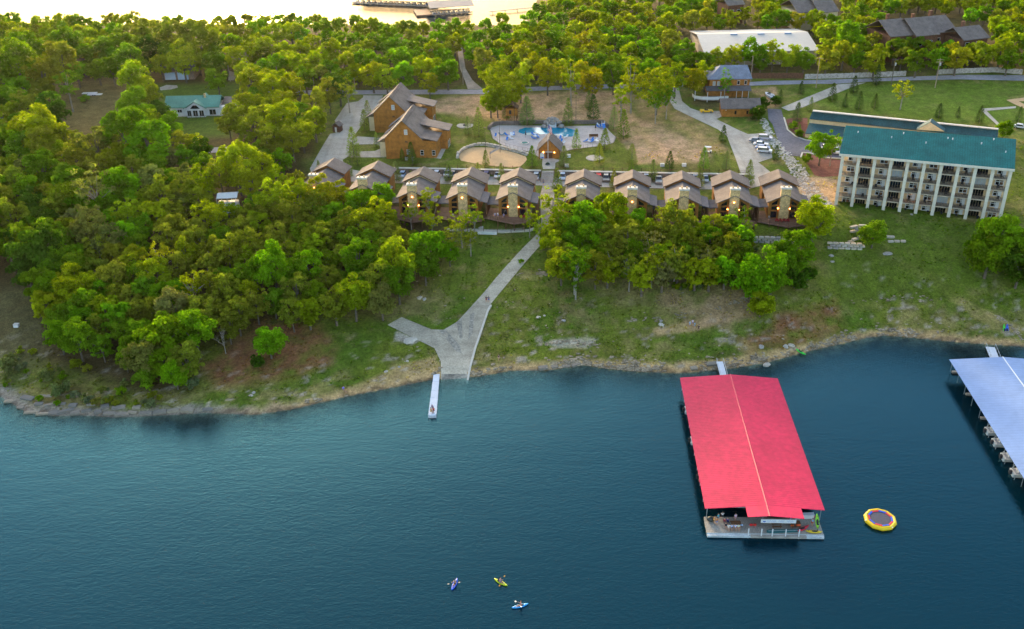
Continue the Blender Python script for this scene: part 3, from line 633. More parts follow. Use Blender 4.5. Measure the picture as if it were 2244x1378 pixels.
for f in range(NF):
    for b_ in range(10):
        x0, x1 = b_*bay+.42, (b_+1)*bay-.42; z = f*FHt
        if f:
            m = MB(); m.box(x0, x1, .2, .26, z+.98, z+1.08); m.box(x0, x1, .2, .26, z+.08, z+.16)
            for j in range(9): xx_ = x0+(x1-x0)*(j+.5)/9; m.box(xx_-.05, xx_+.05, .21, .25, z+.1, z+1.0)
            m.build('balcony_railing', M['rail_dark'], hotel)
        if b_ % 2 == (0 if b_ < 5 else 1) or b_ == 5:
            window(hotel, [(x0+1.0, BD-.01, z+.5), (x0+3.2, BD-.01, z+.5), (x0+3.2, BD-.01, z+2.6), (x0+1.0, BD-.01, z+2.6)], (0, -1, 0), fw=.2, bars=[((.5, 0), (.5, 1)), ((0, .5), (1, .5))])
            MB().box(x1-1.1, x1-.3, BD-.08, BD, z, z+2.3).build('balcony_door', M['white' if (f+b_) % 3 else 'log_dark'], hotel)
        else:
            for j in range(4):
                xx_ = x0+.35+j*(x1-x0-.7)/4
                MB().box(xx_, xx_+.62, BD-.09, BD, z+.05, z+2.45).build('balcony_door', M['glass' if (b_*7+f*3) % 5 else 'glass2'], hotel)
r = MB(); slab(r, [(-1, -1.0, HH), (HL+.7, -1.0, HH), (HL+1.0, HD*.62, HH+4.6), (-.6, HD*.62, HH+4.6)], .3); slab(r, [(-.6, HD*.62, HH+4.6), (HL+1, HD*.62, HH+4.6), (HL+.7, HD+1.5, HH), (-1, HD+1.5, HH)], .3)
r.build('roof', M['greenroof'], hotel)
MB().box(-1.05, HL+.75, -1.12, -1.0, HH-.35, HH+.3).build('fascia', M['offwhite'], hotel)
for x, y in ((3, 8), (12, 7), (15, 9), (21, 6), (26.5, 8.5), (27.7, 8.3), (35, 7.5), (38, 9.5), (41, 5)):
    k = HH+.3+4.6*(y+1)/(HD*.62+1); MB().tube((x, y, k-.2), (x, y, k+.45), .14, n=6).build('roof_vent', M['white'], hotel)
add_lamp(hotel, bay*1.5, BD-.2, HH-.5, .16); add_lamp(hotel, bay*4.55, BD-.2, FHt+2.2, .16)
CH_ = []
ORD = ['first', 'second', 'third', 'fourth', 'fifth', 'sixth', 'seventh', 'eighth', 'ninth', 'tenth', 'eleventh', 'twelfth', 'thirteenth', 'fourteenth', 'fifteenth', 'sixteenth', 'seventeenth', 'eighteenth', 'nineteenth', 'twentieth']
def patio_chair(m='black'):
    t = thing('patio_chair', 'x', 'chair')
    MB().box(-.3, .3, -.3, .3, .38, .45).build('seat', M[m], t); MB().ext([(-.3, .28, .45), (.3, .28, .45), (.3, .42, 1.0), (-.3, .42, 1.0)], (0, .05, 0)).build('backrest', M[m], t)
    l = MB()
    for x in (-.27, .27):
        for y in (-.27, .27): l.tube((x, y, 0), (x, y, .4), .03, n=4)
    l.build('leg_frame', M[m], t, kind='stuff')
    return t
pc = None
FLN = ['ground', 'second', 'third', 'fourth', 'top']
for f in range(NF):
    for b_ in range(10):
        if random.random() < .62:
            lp = hotel.matrix_basis if False else Matrix.Translation((A.x, A.y, zb)) @ Matrix.Rotation(ha, 4, 'Z')
            p = lp @ Vector((b_*bay+1.3+random.random()*2.2, 1.2, f*FHt+.004)); lab = f'dark patio chair on the {FLN[f]} floor of the hotel, {ORD[b_]} bay from the left'
            if pc is None: pc = patio_chair(); pc.location = p; pc.rotation_euler = (0, 0, ha); tag(pc, lab, 'chair', 'patio chairs on the hotel balconies')
            else: dup(pc, p, ha+random.uniform(-.5, .5), lab)
# ---- hotel annex and parking garage behind
def quadroof(parent, name, px4, z4, m, t=.3):
    P_ = [Vector(at(x, y, z)) for (x, y), z in zip(px4, z4)]; return MB().ext(P_, (0, 0, -t)).build(name, m, parent)
an = thing('annex_building', 'low annex behind the hotel with dark teal roofs and cream wall bands', 'building')
za = 15.0
quadroof(an, 'upper_roof', [(1774, 259), (2186, 302), (2188, 281), (1782, 241)], [za+7, za+7, za+9.2, za+9.2], M['greenroof_dark'])
quadroof(an, 'ridge_cap', [(1781, 242.5), (2188, 282.5), (2188, 280.5), (1782, 240)], [za+9.4]*4, M['cap'])
P_ = [Vector(at(x, y, za+7)) for x, y in ((1774, 259), (2186, 302))]; bk = Vector((-(P_[1]-P_[0]).y, (P_[1]-P_[0]).x, 0)).normalized()
Q = [p+bk*.6 for p in P_]; MB().ext([(Q[0].x, Q[0].y, za+3), (Q[1].x, Q[1].y, za+3), (Q[1].x, Q[1].y, za+6.9), (Q[0].x, Q[0].y, za+6.9)], bk*9).build('upper_wall', M['cream'], an)
f0 = [p-bk*5.5 for p in P_]
MB().ext([(f0[0].x, f0[0].y, za+3.4), (f0[1].x, f0[1].y, za+3.4), (Q[1].x, Q[1].y, za+5.0), (Q[0].x, Q[0].y, za+5.0)], (0, 0, .25)).build('lower_roof', M['greenroof_dark'], an)
g0 = [p+bk*.5 for p in f0]; MB().ext([(g0[0].x, g0[0].y, za-2), (g0[1].x, g0[1].y, za-2), (g0[1].x, g0[1].y, za+3.3), (g0[0].x, g0[0].y, za+3.3)], bk*5).build('lower_wall', M['balc'], an)
u_ = (P_[1]-P_[0]).normalized()
for k in range(3):
    a = g0[0]+u_*(1.5+k*4.2)-bk*.06; MB().ext([(a.x, a.y, za-1.3), (a.x+u_.x*3.2, a.y+u_.y*3.2, za-1.3), (a.x+u_.x*3.2, a.y+u_.y*3.2, za+2.6), (a.x, a.y, za+2.6)], bk*.05).build('garage_door', M['white'], an)
dz = Vector(at(2039, 268, za+10.6)); e0, e1 = Vector(at(2008, 284, za+8)), Vector(at(2070, 288, za+8))
MB().ext([e0, e1, dz], bk*.3).build('dormer_gable', M['cream'], an)
MB().ext([e1, dz, dz+bk*4, e1+bk*3], (0, 0, .15)).build('dormer_roof', M['greenroof_dark'], an); MB().ext([e0, dz, dz+bk*4, e0+bk*3], (0, 0, .15)).build('dormer_roof', M['greenroof_dark'], an)
# ---- pool house
q = ground(1203, 347); ph = thing('pool_house', 'small gabled wooden pool house with two lit lamps behind the flagpole', 'pool house', q, RZ)
MB().ext([(-3.3, 0, -.3), (3.3, 0, -.3), (3.3, 0, 2.9), (0, 0, 6.2), (-3.3, 0, 2.9)], (0, 7, 0)).build('walls', M['log'], ph)
r = MB(); gable(r, -4, 4, -.5, 7.6, 2.35, 6.35); r.build('roof', M['shingle'], ph)
MB().box(-1.1, 1.1, -.07, 0, 0, 2.1).build('door', M['log_dark'], ph); MB().box(-1.3, 1.3, -.6, 0, 2.2, 2.3).build('door_canopy', M['cap'], ph)
for s in (-1.75, 1.75): add_lamp(ph, s, -.15, 2.1, .16)
# ---- white house with green roof
def lbl_house():
    a = ground(372, 256); t = thing('green_roofed_house', 'white house with a long pale green roof and tall front windows among trees', 'house', a, R(-1.5))
    Lh = 20.5; MB().box(0, Lh, 0, 8.5, -1.5, 3.4).build('walls', M['white'], t)
    MB().ext([(6.8, -1.0, -1.5), (13.6, -1.0, -1.5), (13.6, -1, 3.3), (10.2, -1, 5.3), (6.8, -1, 3.3)], (0, 3, 0)).build('front_gable', M['white'], t)
    r = MB(); gable_x(r, -1.5, Lh-1.5, -.6, 9.1, 3.35, 6.4); gable(r, 6.0, 14.4, -1.5, 4.2, 3.2, 5.65); r.build('roof', M['greenroof_pale'], t)
    MB().box(Lh-1.5, Lh+2.2, 1, 8, -1.5, 2.6).build('side_room', M['white'], t); MB().ext([(Lh-1.6, .6, 2.7), (Lh+2.6, .6, 2.6), (Lh+2.6, 8, 4.6), (Lh-1.6, 8, 4.9)], (0, 0, .2)).build('side_roof', M['shingle'], t)
    MB().ext([(11.6, 3.4, 5.8), (14.4, 3.4, 5.8), (13, 3.4, 7.4)], (0, 2, 0)).build('roof_dormer', M['greenroof_pale'], t); MB().box(12.7, 13.4, 3.3, 3.9, 5.5, 7.4).build('chimney', M['chimney'], t)
    for x0, x1, y, z0, z1 in ((7.1, 8.6, -1.02, .3, 2.6), (9.2, 11.0, -1.02, .3, 2.6), (11.5, 13.2, -1.02, .3, 2.6), (14.9, 17.4, -.02, .5, 2.6), (3.2, 5, -.02, 1.5, 2.7)):
        window(t, [(x0, y, z0), (x1, y, z0), (x1, y, z1), (x0, y, z1)], (0, -1, 0), bars=[((.5, 0), (.5, 1))])
    window(t, [(8.3, -1.02, 3.1), (12.1, -1.02, 3.1), (10.9, -1.02, 4.5), (9.5, -1.02, 4.5)], (0, -1, 0), fw=.08)
    for x in (Lh-.8, Lh+.8): window(t, [(x, .98, .4), (x+1.1, .98, .4), (x+1.1, .98, 1.8), (x, .98, 1.8)], (0, -1, 0))
    m = MB()
    for x in np.arange(1, Lh+2.5, 1.6): m.tube((x, -2.6, -1.4), (x, -2.6, 1.0), .06, n=4)
    m.tube((1, -2.6, 1), (Lh+2, -2.6, 1), .05, n=4); m.build('porch_railing', M['redboard'], t); MB().box(.8, Lh+2.2, -2.6, 0, -.35, -.1).build('porch_floor', M['redboard'], t)
lbl_house()
a = ground(358, 175); g = thing('garage', 'garage with two pale blue doors behind a leaning tree', 'garage', a, R(-3))
MB().box(0, 13, 0, 8, -.3, 4).build('walls', mat('pinkish brick', (.33, .22, .17), .9, .2, 1, speck=(4, .2)), g); r = MB(); gable_x(r, -.8, 13.8, -.8, 8.8, 3.9, 6.6); r.build('roof', M['shingle'], g)
for x in (.9, 6.2): MB().box(x, x+4.4, -.07, 0, 0, 3).build('garage_door', mat('pale blue door', (.45, .56, .72), .5, .05, 1), g)
# ---- house with white deck, wooden garage
a = ground(1556, 222); h = thing('brown_house', 'brown two-storey house with slate hip roof and a curved white deck', 'house', a, R(-2))
MB().box(0, 14.5, 4, 14, -1, 7).build('walls', M['log'], h)
hr = MB(); 
for pts in ([(-.8, 3.2, 7), (15.3, 3.2, 7), (14.2, 9, 10.6), (4.5, 9, 10.6)], [(-.8, 3.2, 7), (4.5, 9, 10.6), (-.8, 14.8, 7)], [(15.3, 3.2, 7), (15.3, 14.8, 7), (14.2, 9, 10.6)], [(-.8, 14.8, 7), (4.5, 9, 10.6), (14.2, 9, 10.6), (15.3, 14.8, 7)]): slab(hr, pts, .2)
hr.build('roof', mat('blue slate shingles', (.17, .19, .24), .85, .2, .5, fine=5), h)
MB().ext([(-1.5, .6, 3.6), (14.8, .6, 3.4), (14.8, 4, 4.4), (-1.5, 4, 4.4)], (0, 0, .2)).build('porch_roof', M['shingle_dark'], h)
dk = [(-6, 4), (-5.4, 1.2), (-3, -.6), (1, -1.0), (6.5, -.2), (7, 4)]
d = MB(); d.ext([(x, y, .6) for x, y in dk], (0, 0, .25)); d = d.build('deck', M['planks'], h)
rl = MB()
for i in range(len(dk)-2):
    A_, B_ = dk[i], dk[i+1]
    rl.ext([(*A_, .9), (*B_, .9), (*B_, 1.9), (*A_, 1.9)], (0, .06, 0))
rl.build('railing', M['white'], d)
for x, y in ((-5.4, 1.2), (-1.2, -.7), (3.6, -.6)): MB().tube((x, y, -1.5), (x, y, 3.6), .13, n=5).build('deck_post', M['white'], d)
for x in (9.5, 11.6, 13.8): MB().tube((x, .8, 0), (x, .8, 3.4), .1, n=5).build('porch_post', M['white'], h)
for x, z in ((10, 4.9), (12.6, 4.9), (1.2, 4.7), (2.8, 4.7)): window(h, [(x, 3.98, z), (x+1, 3.98, z), (x+1, 3.98, z+1.5), (x, 3.98, z+1.5)], (0, -1, 0), glass='glass' if x > 5 else 'glass2')
a = ground(1582, 256); g = thing('wooden_garage', 'low wooden garage with a brown shingle roof beside the yellow car', 'garage', a, R(-3))
MB().box(0, 12.6, 0, 7, -.5, 3.1).build('walls', M['log'], g); MB().ext([(-.05, 0, 3.1), (-.05, 7, 3.1), (-.05, 3.5, 5.3)], (12.7, 0, 0)).build('gable_end', M['log'], g)
r = MB(); gable_x(r, -.7, 13.3, -.7, 7.7, 2.9, 5.4); r.build('roof', M['shingle'], g)
for x in (4.2, 8.3): window(g, [(x, -.02, .9), (x+.7, -.02, .9), (x+.7, -.02, 2.2), (x, -.02, 2.2)], (0, -1, 0), fw=.07, fr='log_dark')
MB().ball((1.2, -.12, 2.4), .16, n=6, m=4).build('wall_light', M['white'], g)
# ---- warehouse
zw = 20.5
wl, wr = Vector(at(1545, 115, zw+6.5)), Vector(at(1792, 110, zw+6.5)); ax = (wr-wl).normalized(); bk = Vector((-ax.y, ax.x, 0)); Lw = (wr-wl).length
wh = thing('warehouse', 'big warehouse with a white low-pitched roof behind the roadside trees', 'warehouse', (wl.x, wl.y, zw), math.atan2(ax.y, ax.x))
MB().box(0, Lw, 0, 38, -1, 6.3).build('walls', M['metalwall'], wh)
r = MB(); gable_x(r, -.5, Lw+.5, -.6, 38.6, 6.4, 9.3); r.build('roof', M['whiteroof'], wh)
for k in range(3): MB().box(13+k*11, 15.8+k*11, 17.2, 18.2, 9.2, 9.75).build('skylight', mat('blue skylight', (.2, .28, .42), .3, 0), wh)
for k in range(9): MB().box(2+k*4.6, 2.25+k*4.6, -.1, 0, 0, 6.2).build('wall_rib', M['steel'], wh)
# ---- far condominiums and others
def condo(name, label, pxl, pxr, zg_, hw_, ze, zr, depth, m=M['shingle'], nst=3, wall='redboard', cat='condominium'):
    l, r_ = Vector(at(*pxl, zg_+ze)), Vector(at(*pxr, zg_+ze)); a_ = (r_-l); Ln = a_.length
    t = thing(name, label, cat, (l.x, l.y, zg_), math.atan2(a_.y, a_.x))
    n = nst; s = Ln/n
    for i in range(n):
        oy = (i % 2)*2.5
        MB().box(i*s, (i+1)*s-.01, -oy, depth-oy, -9, ze).build('wall', M[wall], t)
        r = MB(); gable_x(r, i*s-.8, (i+1)*s+.2, -1-oy, depth+1-oy, ze, zr+(i % 2)*.5); r.build('roof', m, t)
        MB().box(i*s+s*.4, i*s+s*.4+1.2, depth*.6-oy, depth*.6+1-oy, zr-1, zr+1.8).build('chimney', M['redboard'], t)
        for k in range(2): window(t, [(i*s+1+k*s*.45, -oy-.02, 2), (i*s+3+k*s*.45, -oy-.02, 2), (i*s+3+k*s*.45, -oy-.02, 4), (i*s+1+k*s*.45, -oy-.02, 4)], (0, -1, 0))
condo('condominium', 'grey-roofed condominium block with red brick chimneys at the upper right', (1952, 80), (2095, 68), 26, 0, 6, 10.5, 17)
condo('condominium', 'small grey hip-roofed building right of the condominium block', (2112, 88), (2165, 82), 26, 0, 5, 8.5, 12, nst=1)
condo('condominium', 'far grey-roofed building at the top edge above the warehouse', (1750, 28), (1830, 22), 26, 0, 6, 10, 16, nst=2, wall='cream')
condo('house', 'house corner showing through the trees at the top centre right', (1596, 12), (1630, 9), 27, 0, 6, 9, 10, nst=1, cat='house')
condo('house', 'pink-roofed cottage among trees left of the flare-lit woods', (512, 136), (540, 134), 22, 0, 4, 7, 9, nst=1, wall='cream', m=mat('pink shingles', (.36, .24, .21), .9, .2, 1), cat='house')
# ---- gazebo
a = ground(502, 462); gz = thing('gazebo', 'white gazebo platform showing through the dense wood', 'gazebo', a, R(5))
ZG = 3.4
MB().box(-2.9, 2.9, -1.4, 2.4, -1, ZG-.9).build('base', M['white'], gz); m = MB()
for x in (-2.7, -1.2, .3, 1.6, 2.7): m.tube((x, -1.4, ZG-.9), (x, -1.4, ZG+1.2), .09, n=5)
m.build('posts', M['white'], gz, kind='stuff'); m = MB(); m.box(-2.9, 2.9, -1.5, -1.42, ZG-.9, ZG-.1); m.build('railing', M['white'], gz)
m = MB(); gable_x(m, -2.6, 3.3, -1.9, 2.8, ZG+1.2, ZG+1.9); m.build('roof', M['white'], gz)
# ---- small sheds, playhouse, signs
a = ground(737, 290); s = thing('shed', 'little brown shed with a pink-grey roof at the driveway edge', 'shed', a, R(-20)); MB().box(-1.3, 1.3, 0, 2.4, -.2, 2.2).build('walls', M['redboard'], s); r = MB(); gable(r, -1.6, 1.6, -.3, 2.7, 2.1, 3.3); r.build('roof', M['shingle'], s); MB().box(-.4, .3, -.06, 0, 0, 1.8).build('door', M['white'], s)
a = ground(1121, 266); s = thing('tree_house', 'raised wooden playhouse on posts behind the pool', 'playhouse', a, RZ); MB().box(-2, 2, 0, 3, 2, 4.6).build('cabin_box', M['log'], s); r = MB(); gable(r, -2.4, 2.4, -.4, 3.4, 4.5, 6.2); r.build('roof', M['log_dark'], s)
for x in (-1.8, 1.8):
    for y in (.2, 2.8): MB().tube((x, y, -.2), (x, y, 2), .13).build('post', M['log_dark'], s)
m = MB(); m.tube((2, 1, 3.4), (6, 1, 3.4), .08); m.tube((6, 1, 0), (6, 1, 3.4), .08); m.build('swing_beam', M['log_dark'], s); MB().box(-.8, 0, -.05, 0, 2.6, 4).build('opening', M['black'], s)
a = ground(1188, 351); s = thing('rules_sign', 'white notice board with blue panels left of the pool house door', 'sign', a, RZ); MB().ext([(-.65, 0, .6), (.65, 0, .6), (.65, 0, 2.2), (.4, 0, 2.2), (.4, 0, 2.5), (-.4, 0, 2.5), (-.4, 0, 2.2), (-.65, 0, 2.2)], (0, .08, 0)).build('board', M['white'], s)
MB().box(-.48, -.2, -.02, 0, .75, 1.1).build('panel', mat('blue panel', (.02, .13, .55), .5, 0), s); MB().box(-.08, .5, -.02, 0, .75, 1.1).build('panel', bpy.data.materials['blue panel'], s)
for x in (-.5, .5): MB().tube((x, .04, -.1), (x, .04, .6), .05, n=4).build('post', M['steel'], s)
a = ground(1068, 516); s = thing('banner', 'long white banner hung on the rail below the cabin decks', 'banner', (a.x, a.y, a.z), RZ); MB().box(-2.7, 2.7, 0, .04, .3, 1.2).build('cloth_panel', M['white'], s)
m = MB(); 
for k in range(14): m.box(-1.6+k*.27, -1.42+k*.27, -.02, 0, .65, .85)
m.build('faded_lettering', mat('faded grey green ink', (.35, .45, .43), .7, 0), s, kind='stuff')
f = thing('rail_fence', 'low post and rail fence below the cabins beside the boat ramp path', 'fence')
pts = along([(990, 506), (1060, 511), (1120, 511), (1150, 508)], 4.2); prev = None
for p in pts:
    MB().tube(p+Vector((0, 0, -.2)), p+Vector((0, 0, 2.0)), .1, n=4).build('fence_post', M['log_dark'], f)
    if prev: m = MB(); [m.tube(prev+Vector((0, 0, h)), p+Vector((0, 0, h)), .05, n=4) for h in (.5, 1.2)]; m.build('fence_rail', M['board'], f)
    prev = p
# ---- road fences
def board_fence(pts, label, m, h=1.9):
    t = thing('board_fence', label, 'fence'); q = along(pts, 2.6); n = 0
    for i in range(len(q)-1):
        mb = MB(); a, b = q[i], q[i+1]; k = 7
        for j in range(k):
            s, e = a.lerp(b, (j+.04)/k), a.lerp(b, (j+.96)/k); z = h+random.uniform(-.08, .08)
            mb.ext([s, e, e+Vector((0, 0, z)), s+Vector((0, 0, z))], (0, .05+.03*(j % 2), 0))
        mb.build('fence_panel', m, t)
board_fence([(1763, 173), (1850, 171), (1915, 169), (1985, 166)], 'silvered board fence along the road, the stretch left of the driveway gap', M['board'])
board_fence([(2052, 163), (2120, 160), (2180, 158), (2240, 163)], 'silvered board fence along the road, the stretch at the right edge', M['board'])
board_fence([(1640, 172), (1700, 172), (1760, 172)], 'dark red-brown board fence below the warehouse', M['redboard'], 2.2)
# ------------------------------------------------------------------ people (one skinned body each, clothes and hair on top)
def skinned(name, verts, edges, radii, m, sub=1):
    me = bpy.data.meshes.new(name); me.from_pydata(verts, edges, []); o = bpy.data.objects.new(name, me); COL.objects.link(o)
    o.modifiers.new('s', 'SKIN'); 
    for i, r in enumerate(radii): me.skin_vertices[0].data[i].radius = (r, r) if not hasattr(r, '__len__') else r
    me.skin_vertices[0].data[0].use_root = True
    sb = o.modifiers.new('b', 'SUBSURF'); sb.levels = sub
    dg = bpy.context.evaluated_depsgraph_get(); ev = o.evaluated_get(dg); out = bpy.data.meshes.new_from_object(ev)
    bpy.data.objects.remove(o); bpy.data.meshes.remove(me); out.name = name; out.materials.clear(); out.materials.append(m); out.shade_smooth(); return out
def pose(kind):
    hip = 0.92; kn, ft = [], []
    if kind == 'stand': knee, foot = [(-.1, -.02, .5), (.1, .0, .5)], [(-.11, 0, .06), (.11, .02, .06)]; lean = 0; hands = [(-.3, -.05, .8), (.3, -.05, .8)]; elb = [(-.27, .03, 1.1), (.27, .03, 1.1)]
    elif kind == 'walk': knee, foot = [(-.1, -.15, .5), (.1, .02, .5)], [(-.1, -.22, .07), (.1, .3, .1)]; lean = -.05; hands = [(-.25, .2, .85), (.25, -.25, .9)]; elb = [(-.26, .1, 1.1), (.26, -.02, 1.1)]
    else: hip = .45 if kind == 'sit' else .25; knee, foot = [(-.12, -.42, hip+.05), (.12, -.42, hip+.05)], ([(-.12, -.46, .06), (.12, -.46, .06)] if kind == 'sit' else [(-.13, -.85, .2), (.13, -.85, .2)]); lean = .03; hands = [(-.2, -.4, hip+.2), (.2, -.4, hip+.2)] if kind == 'sit' else [(-.42, -.35, hip+.42), (.38, -.35, hip+.3)]; elb = [(-.28, -.1, hip+.25), (.28, -.1, hip+.25)]
    V = [(0, 0, hip), (0, lean*.5, hip+.25), (0, lean, hip+.5), (0, lean, hip+.6), (0, lean-.02, hip+.72), (0, lean-.02, hip+.84)]
    E_ = [(0, 1), (1, 2), (2, 3), (3, 4), (4, 5)]; Rr = [.145, .125, .16, .06, .095, .08]
    for k in (0, 1):
        s = -1 if k == 0 else 1; n = len(V)
        V += [(s*.19, lean, hip+.5), elb[k], hands[k], (hands[k][0], hands[k][1]-.08, hands[k][2]-.08)]; E_ += [(2, n), (n, n+1), (n+1, n+2), (n+2, n+3)]; Rr += [.065, .048, .036, .038]
        V += [(s*.09, -.01, hip-.05 if kind in ('stand', 'walk') else hip-.02), knee[k], foot[k], (foot[k][0], foot[k][1]-.14, foot[k][2]-.02)]; E_ += [(0, n+4), (n+4, n+5), (n+5, n+6), (n+6, n+7)]; Rr += [.1, .065, .045, .04]
    return V, E_, Rr, hip, lean
PERSON = {}
def person_proto(kind):
    V, E_, Rr, hip, lean = pose(kind); body = skinned('body', V, E_, Rr, M['skin'])
    up = [0, 1, 2, 6, 7, 14, 15]
    idx = {a: i for i, a in enumerate(up)}; se = [(a, b) for a, b in E_ if a in idx and b in idx]
    sv = [V[a] for a in up]; sv[0] = (0, 0, hip+.04)
    def half(a, b): return tuple((Vector(V[a])*.4+Vector(V[b])*.6))
    sv[idx[7]] = half(6, 7); sv[idx[15]] = half(14, 15)
    shirt = skinned('shirt', sv, [(idx[a], idx[b]) for a, b in se], [.165, .15, .18, .085, .07, .085, .07], M['cloth'])
    lo = [0, 10, 11, 18, 19]; ix = {a: i for i, a in enumerate(lo)}; lv = [V[a] for a in lo]; lv[2] = half(10, 11); lv[4] = half(18, 19)
    shorts = skinned('shorts', lv, [(0, 1), (1, 2), (0, 3), (3, 4)], [.165, .12, .095, .12, .095], M['cloth'])
    hb = MB().ball((0, lean+.0, hip+.83), .105, .115, .1, 10, 6).mesh('hair', M['cloth'], True)
    return body, shirt, shorts, hb
def person(kind, loc, rot, shirt, shorts, label, hair=(.05, .03, .02), group=None, scale=1, hat=None):
    if kind not in PERSON: PERSON[kind] = person_proto(kind)
    b, s, l, h = PERSON[kind]; t = tag(link('person', b), label, 'person', group); t.location = loc; t.rotation_euler = (0, 0, rot); t.scale = (scale,)*3
    if shirt: link('shirt', s, t, color=shirt)
    link('shorts', l, t, color=shorts); link('hair', h, t, color=hair)
    return t
# ------------------------------------------------------------------ boat docks
def dockframe(name, label, corner, rot, cat='boat dock'): return thing(name, label, cat, (corner[0], corner[1], 0), rot)
ZE = 3.1
fl, fr_, bl = at(1545, 1115, ZE), at(1808, 1120, ZE), at(1490, 828, ZE)
da = math.atan2(-(bl[0]-fl[0]), bl[1]-fl[1]); DW = float(np.hypot(*(fr_-fl)[:2])); DL = float(np.hypot(*(bl-fl)[:2])); RD = dockframe('boat_dock', 'covered boat dock with a bright red metal roof and open front deck', fl, da)
def boat(hull=(.75, .75, .72), L=6.5, canopy=None):
    t = thing('motor_boat', 'x', 'boat'); rings = []
    for y, w_, z in ((0, 1.1, -.1), (L*.5, 1.2, -.15), (L*.8, .8, 0), (L*.97, .15, .35)): rings.append([(-w_, y, .75), (-w_*.75, y, z), (w_*.75, y, z), (w_, y, .75)])
    tint(MB().loft(rings).build('hull', M['paint'], t, color=hull)); c = MB(); c.box(-.8, .8, .5, L*.6, .76, .8); c.build('cockpit_floor', M['plastic'], t, color=(.3, .3, .32))
    MB().ext([(-.75, L*.6, .75), (.75, L*.6, .75), (.55, L*.52, 1.3), (-.55, L*.52, 1.3)], (0, .05, 0)).build('windscreen', M['glass'], t)
    MB().box(-.25, .25, -.5, 0, .2, 1.0).build('outboard_motor', M['black'], t)
    for s in (-.4, .4): MB().box(s-.25, s+.25, 1.0, 1.5, .8, 1.25).build('seat', M['white'], t)
    return t
def covered_dock(D, W, Lg, roofm, ridgem, zr, xr, ext=None, ribs=True):
    def rz(x): return ZE+(zr-ZE)*(x/xr if x < xr else (W-x)/(W-xr))
    def plane(xa, xb, ya, yb): return [(xa, ya, rz(xa)), (xb, ya, rz(xb)), (xb, yb, rz(xb)), (xa, yb, rz(xa))]
    for nm, xa, xb in (('roof_slope', 0, xr), ('roof_slope', xr, W)):
        s = MB(); slab(s, plane(xa, xb, 0, Lg), .08)
        if ext:
            a, b, e = ext; a2, b2 = max(xa, a), min(xb, b); slab(s, plane(a2, b2, -e, -.002), .08)
        s.build(nm, roofm, D)
    if ribs:
        rb = MB()
        for k in range(int(Lg/.55)):
            y = .2+k*.55
            for xa, xb in ((.02, xr-.1), (xr+.1, W-.02)): rb.ext([(xa, y, rz(xa)+.08), (xb, y, rz(xb)+.08), (xb, y+.09, rz(xb)+.08), (xa, y+.09, rz(xa)+.08)], (0, 0, .02))
        rb.build('roof_rib', roofm, D, kind='stuff')
    e = ext[2] if ext else 0
    MB().ext([(xr-.17, -e-.05, zr+.06), (xr, -e-.05, zr+.15), (xr+.17, -e-.05, zr+.06)], (0, Lg+e+.1, 0)).build('ridge_cap', ridgem, D)
    for x0, x1 in ((W/2-.9, W/2+.9),): MB().box(x0, x1, .3, Lg-.3, .12, .52).build('walkway', M['planks'], D)
    n = int(Lg/4.6)
    for k in range(n+1):
        y = .6+(Lg-1.4)*k/n
        for x in (.5, W/2, W-.5): MB().tube((x, y, .3), (x, y, rz(x)), .07, n=5).build('post', M['steel'], D)
        for x0, x1 in ((.9, W/2-.9), (W/2+.9, W-.9)):
            if k % 2 == 0: MB().box(x0, x1, y-.35, y+.35, .12, .5).build('slip_finger', M['planks'], D)
            tr = MB(); tr.box(x0, x1, y-.05, y+.05, ZE-.05, ZE+.12)
            tr.build('roof_truss', M['steel'], D)
XR = .515*DW
covered_dock(RD, DW, DL, M['redroof'], M['redridge'], ZE+.95, XR, ext=(DW*.335, DW*.80, 2.9))
fz = .6
d0, d1, d2, d3 = [Vector(at(x, y, fz)) for x, y in ((1549, 1166), (1806, 1174), (1793, 1136), (1543, 1132))]
inv = (Matrix.Translation((fl[0], fl[1], 0)) @ Matrix.Rotation(da, 4, 'Z')).inverted()
l0, l1, l2, l3 = [inv @ p for p in (d0, d1, d2, d3)]
y0d, y1d, x0d, x1d = (l0.y+l1.y)/2, l3.y, l0.x, l1.x
npl = 3
MB().box(x0d, x1d, y0d, y1d, .1, fz).build('front_deck', mat('grey front decking', (.29, .265, .225), .85, .2, .5, stripes=('X', .28, .22), fine=6), RD)
for k, (xa, xb) in enumerate(((x0d, x0d+DW*.36), (x0d+DW*.36, x0d+DW*.82), (x0d+DW*.82, x1d))): MB().box(xa, xb-.02, y0d-.55, y0d-.01, .08, fz-.08).build('swim_step', M['dockfloat'] if k != 1 else M['planks'], RD)
MB().box(x0d-.05, x1d+.05, y0d-.01, y0d+.06, -.1, fz+.02).build('deck_edge', M['dockfloat'], RD)
for k in range(5):
    p = inv @ Vector(at((1639, 1667.5, 1691, 1720, 1749)[k], 1176, .2)); MB().box(p.x-.09, p.x+.09, y0d-.5, y0d-.3, -.3, 2.1).build('mooring_post', M['white'], RD)
sg = MB(); sx0, sx1 = DW*.445, DW*.735; MB().box(sx0, sx1, -2.98, -2.92, ZE-.55, ZE+.25).build('sign_board', M['white'], RD)
s_ = [o for o in RD.children if o.name.startswith('sign_board')][0]
ink = mat('blue sign ink', (.02, .09, .38), .6, 0); MB().ext([(sx0+.3, -2.99, ZE-.12), (sx0+.95, -2.99, ZE-.12), (sx0+.8, -2.99, ZE-.32), (sx0+.62, -2.99, ZE-.42), (sx0+.42, -2.99, ZE-.3)], (0, -.01, 0)).build('emblem', ink, s_)
m = MB(); x = sx0+1.15; u1 = (sx1-.2-x)/24.0
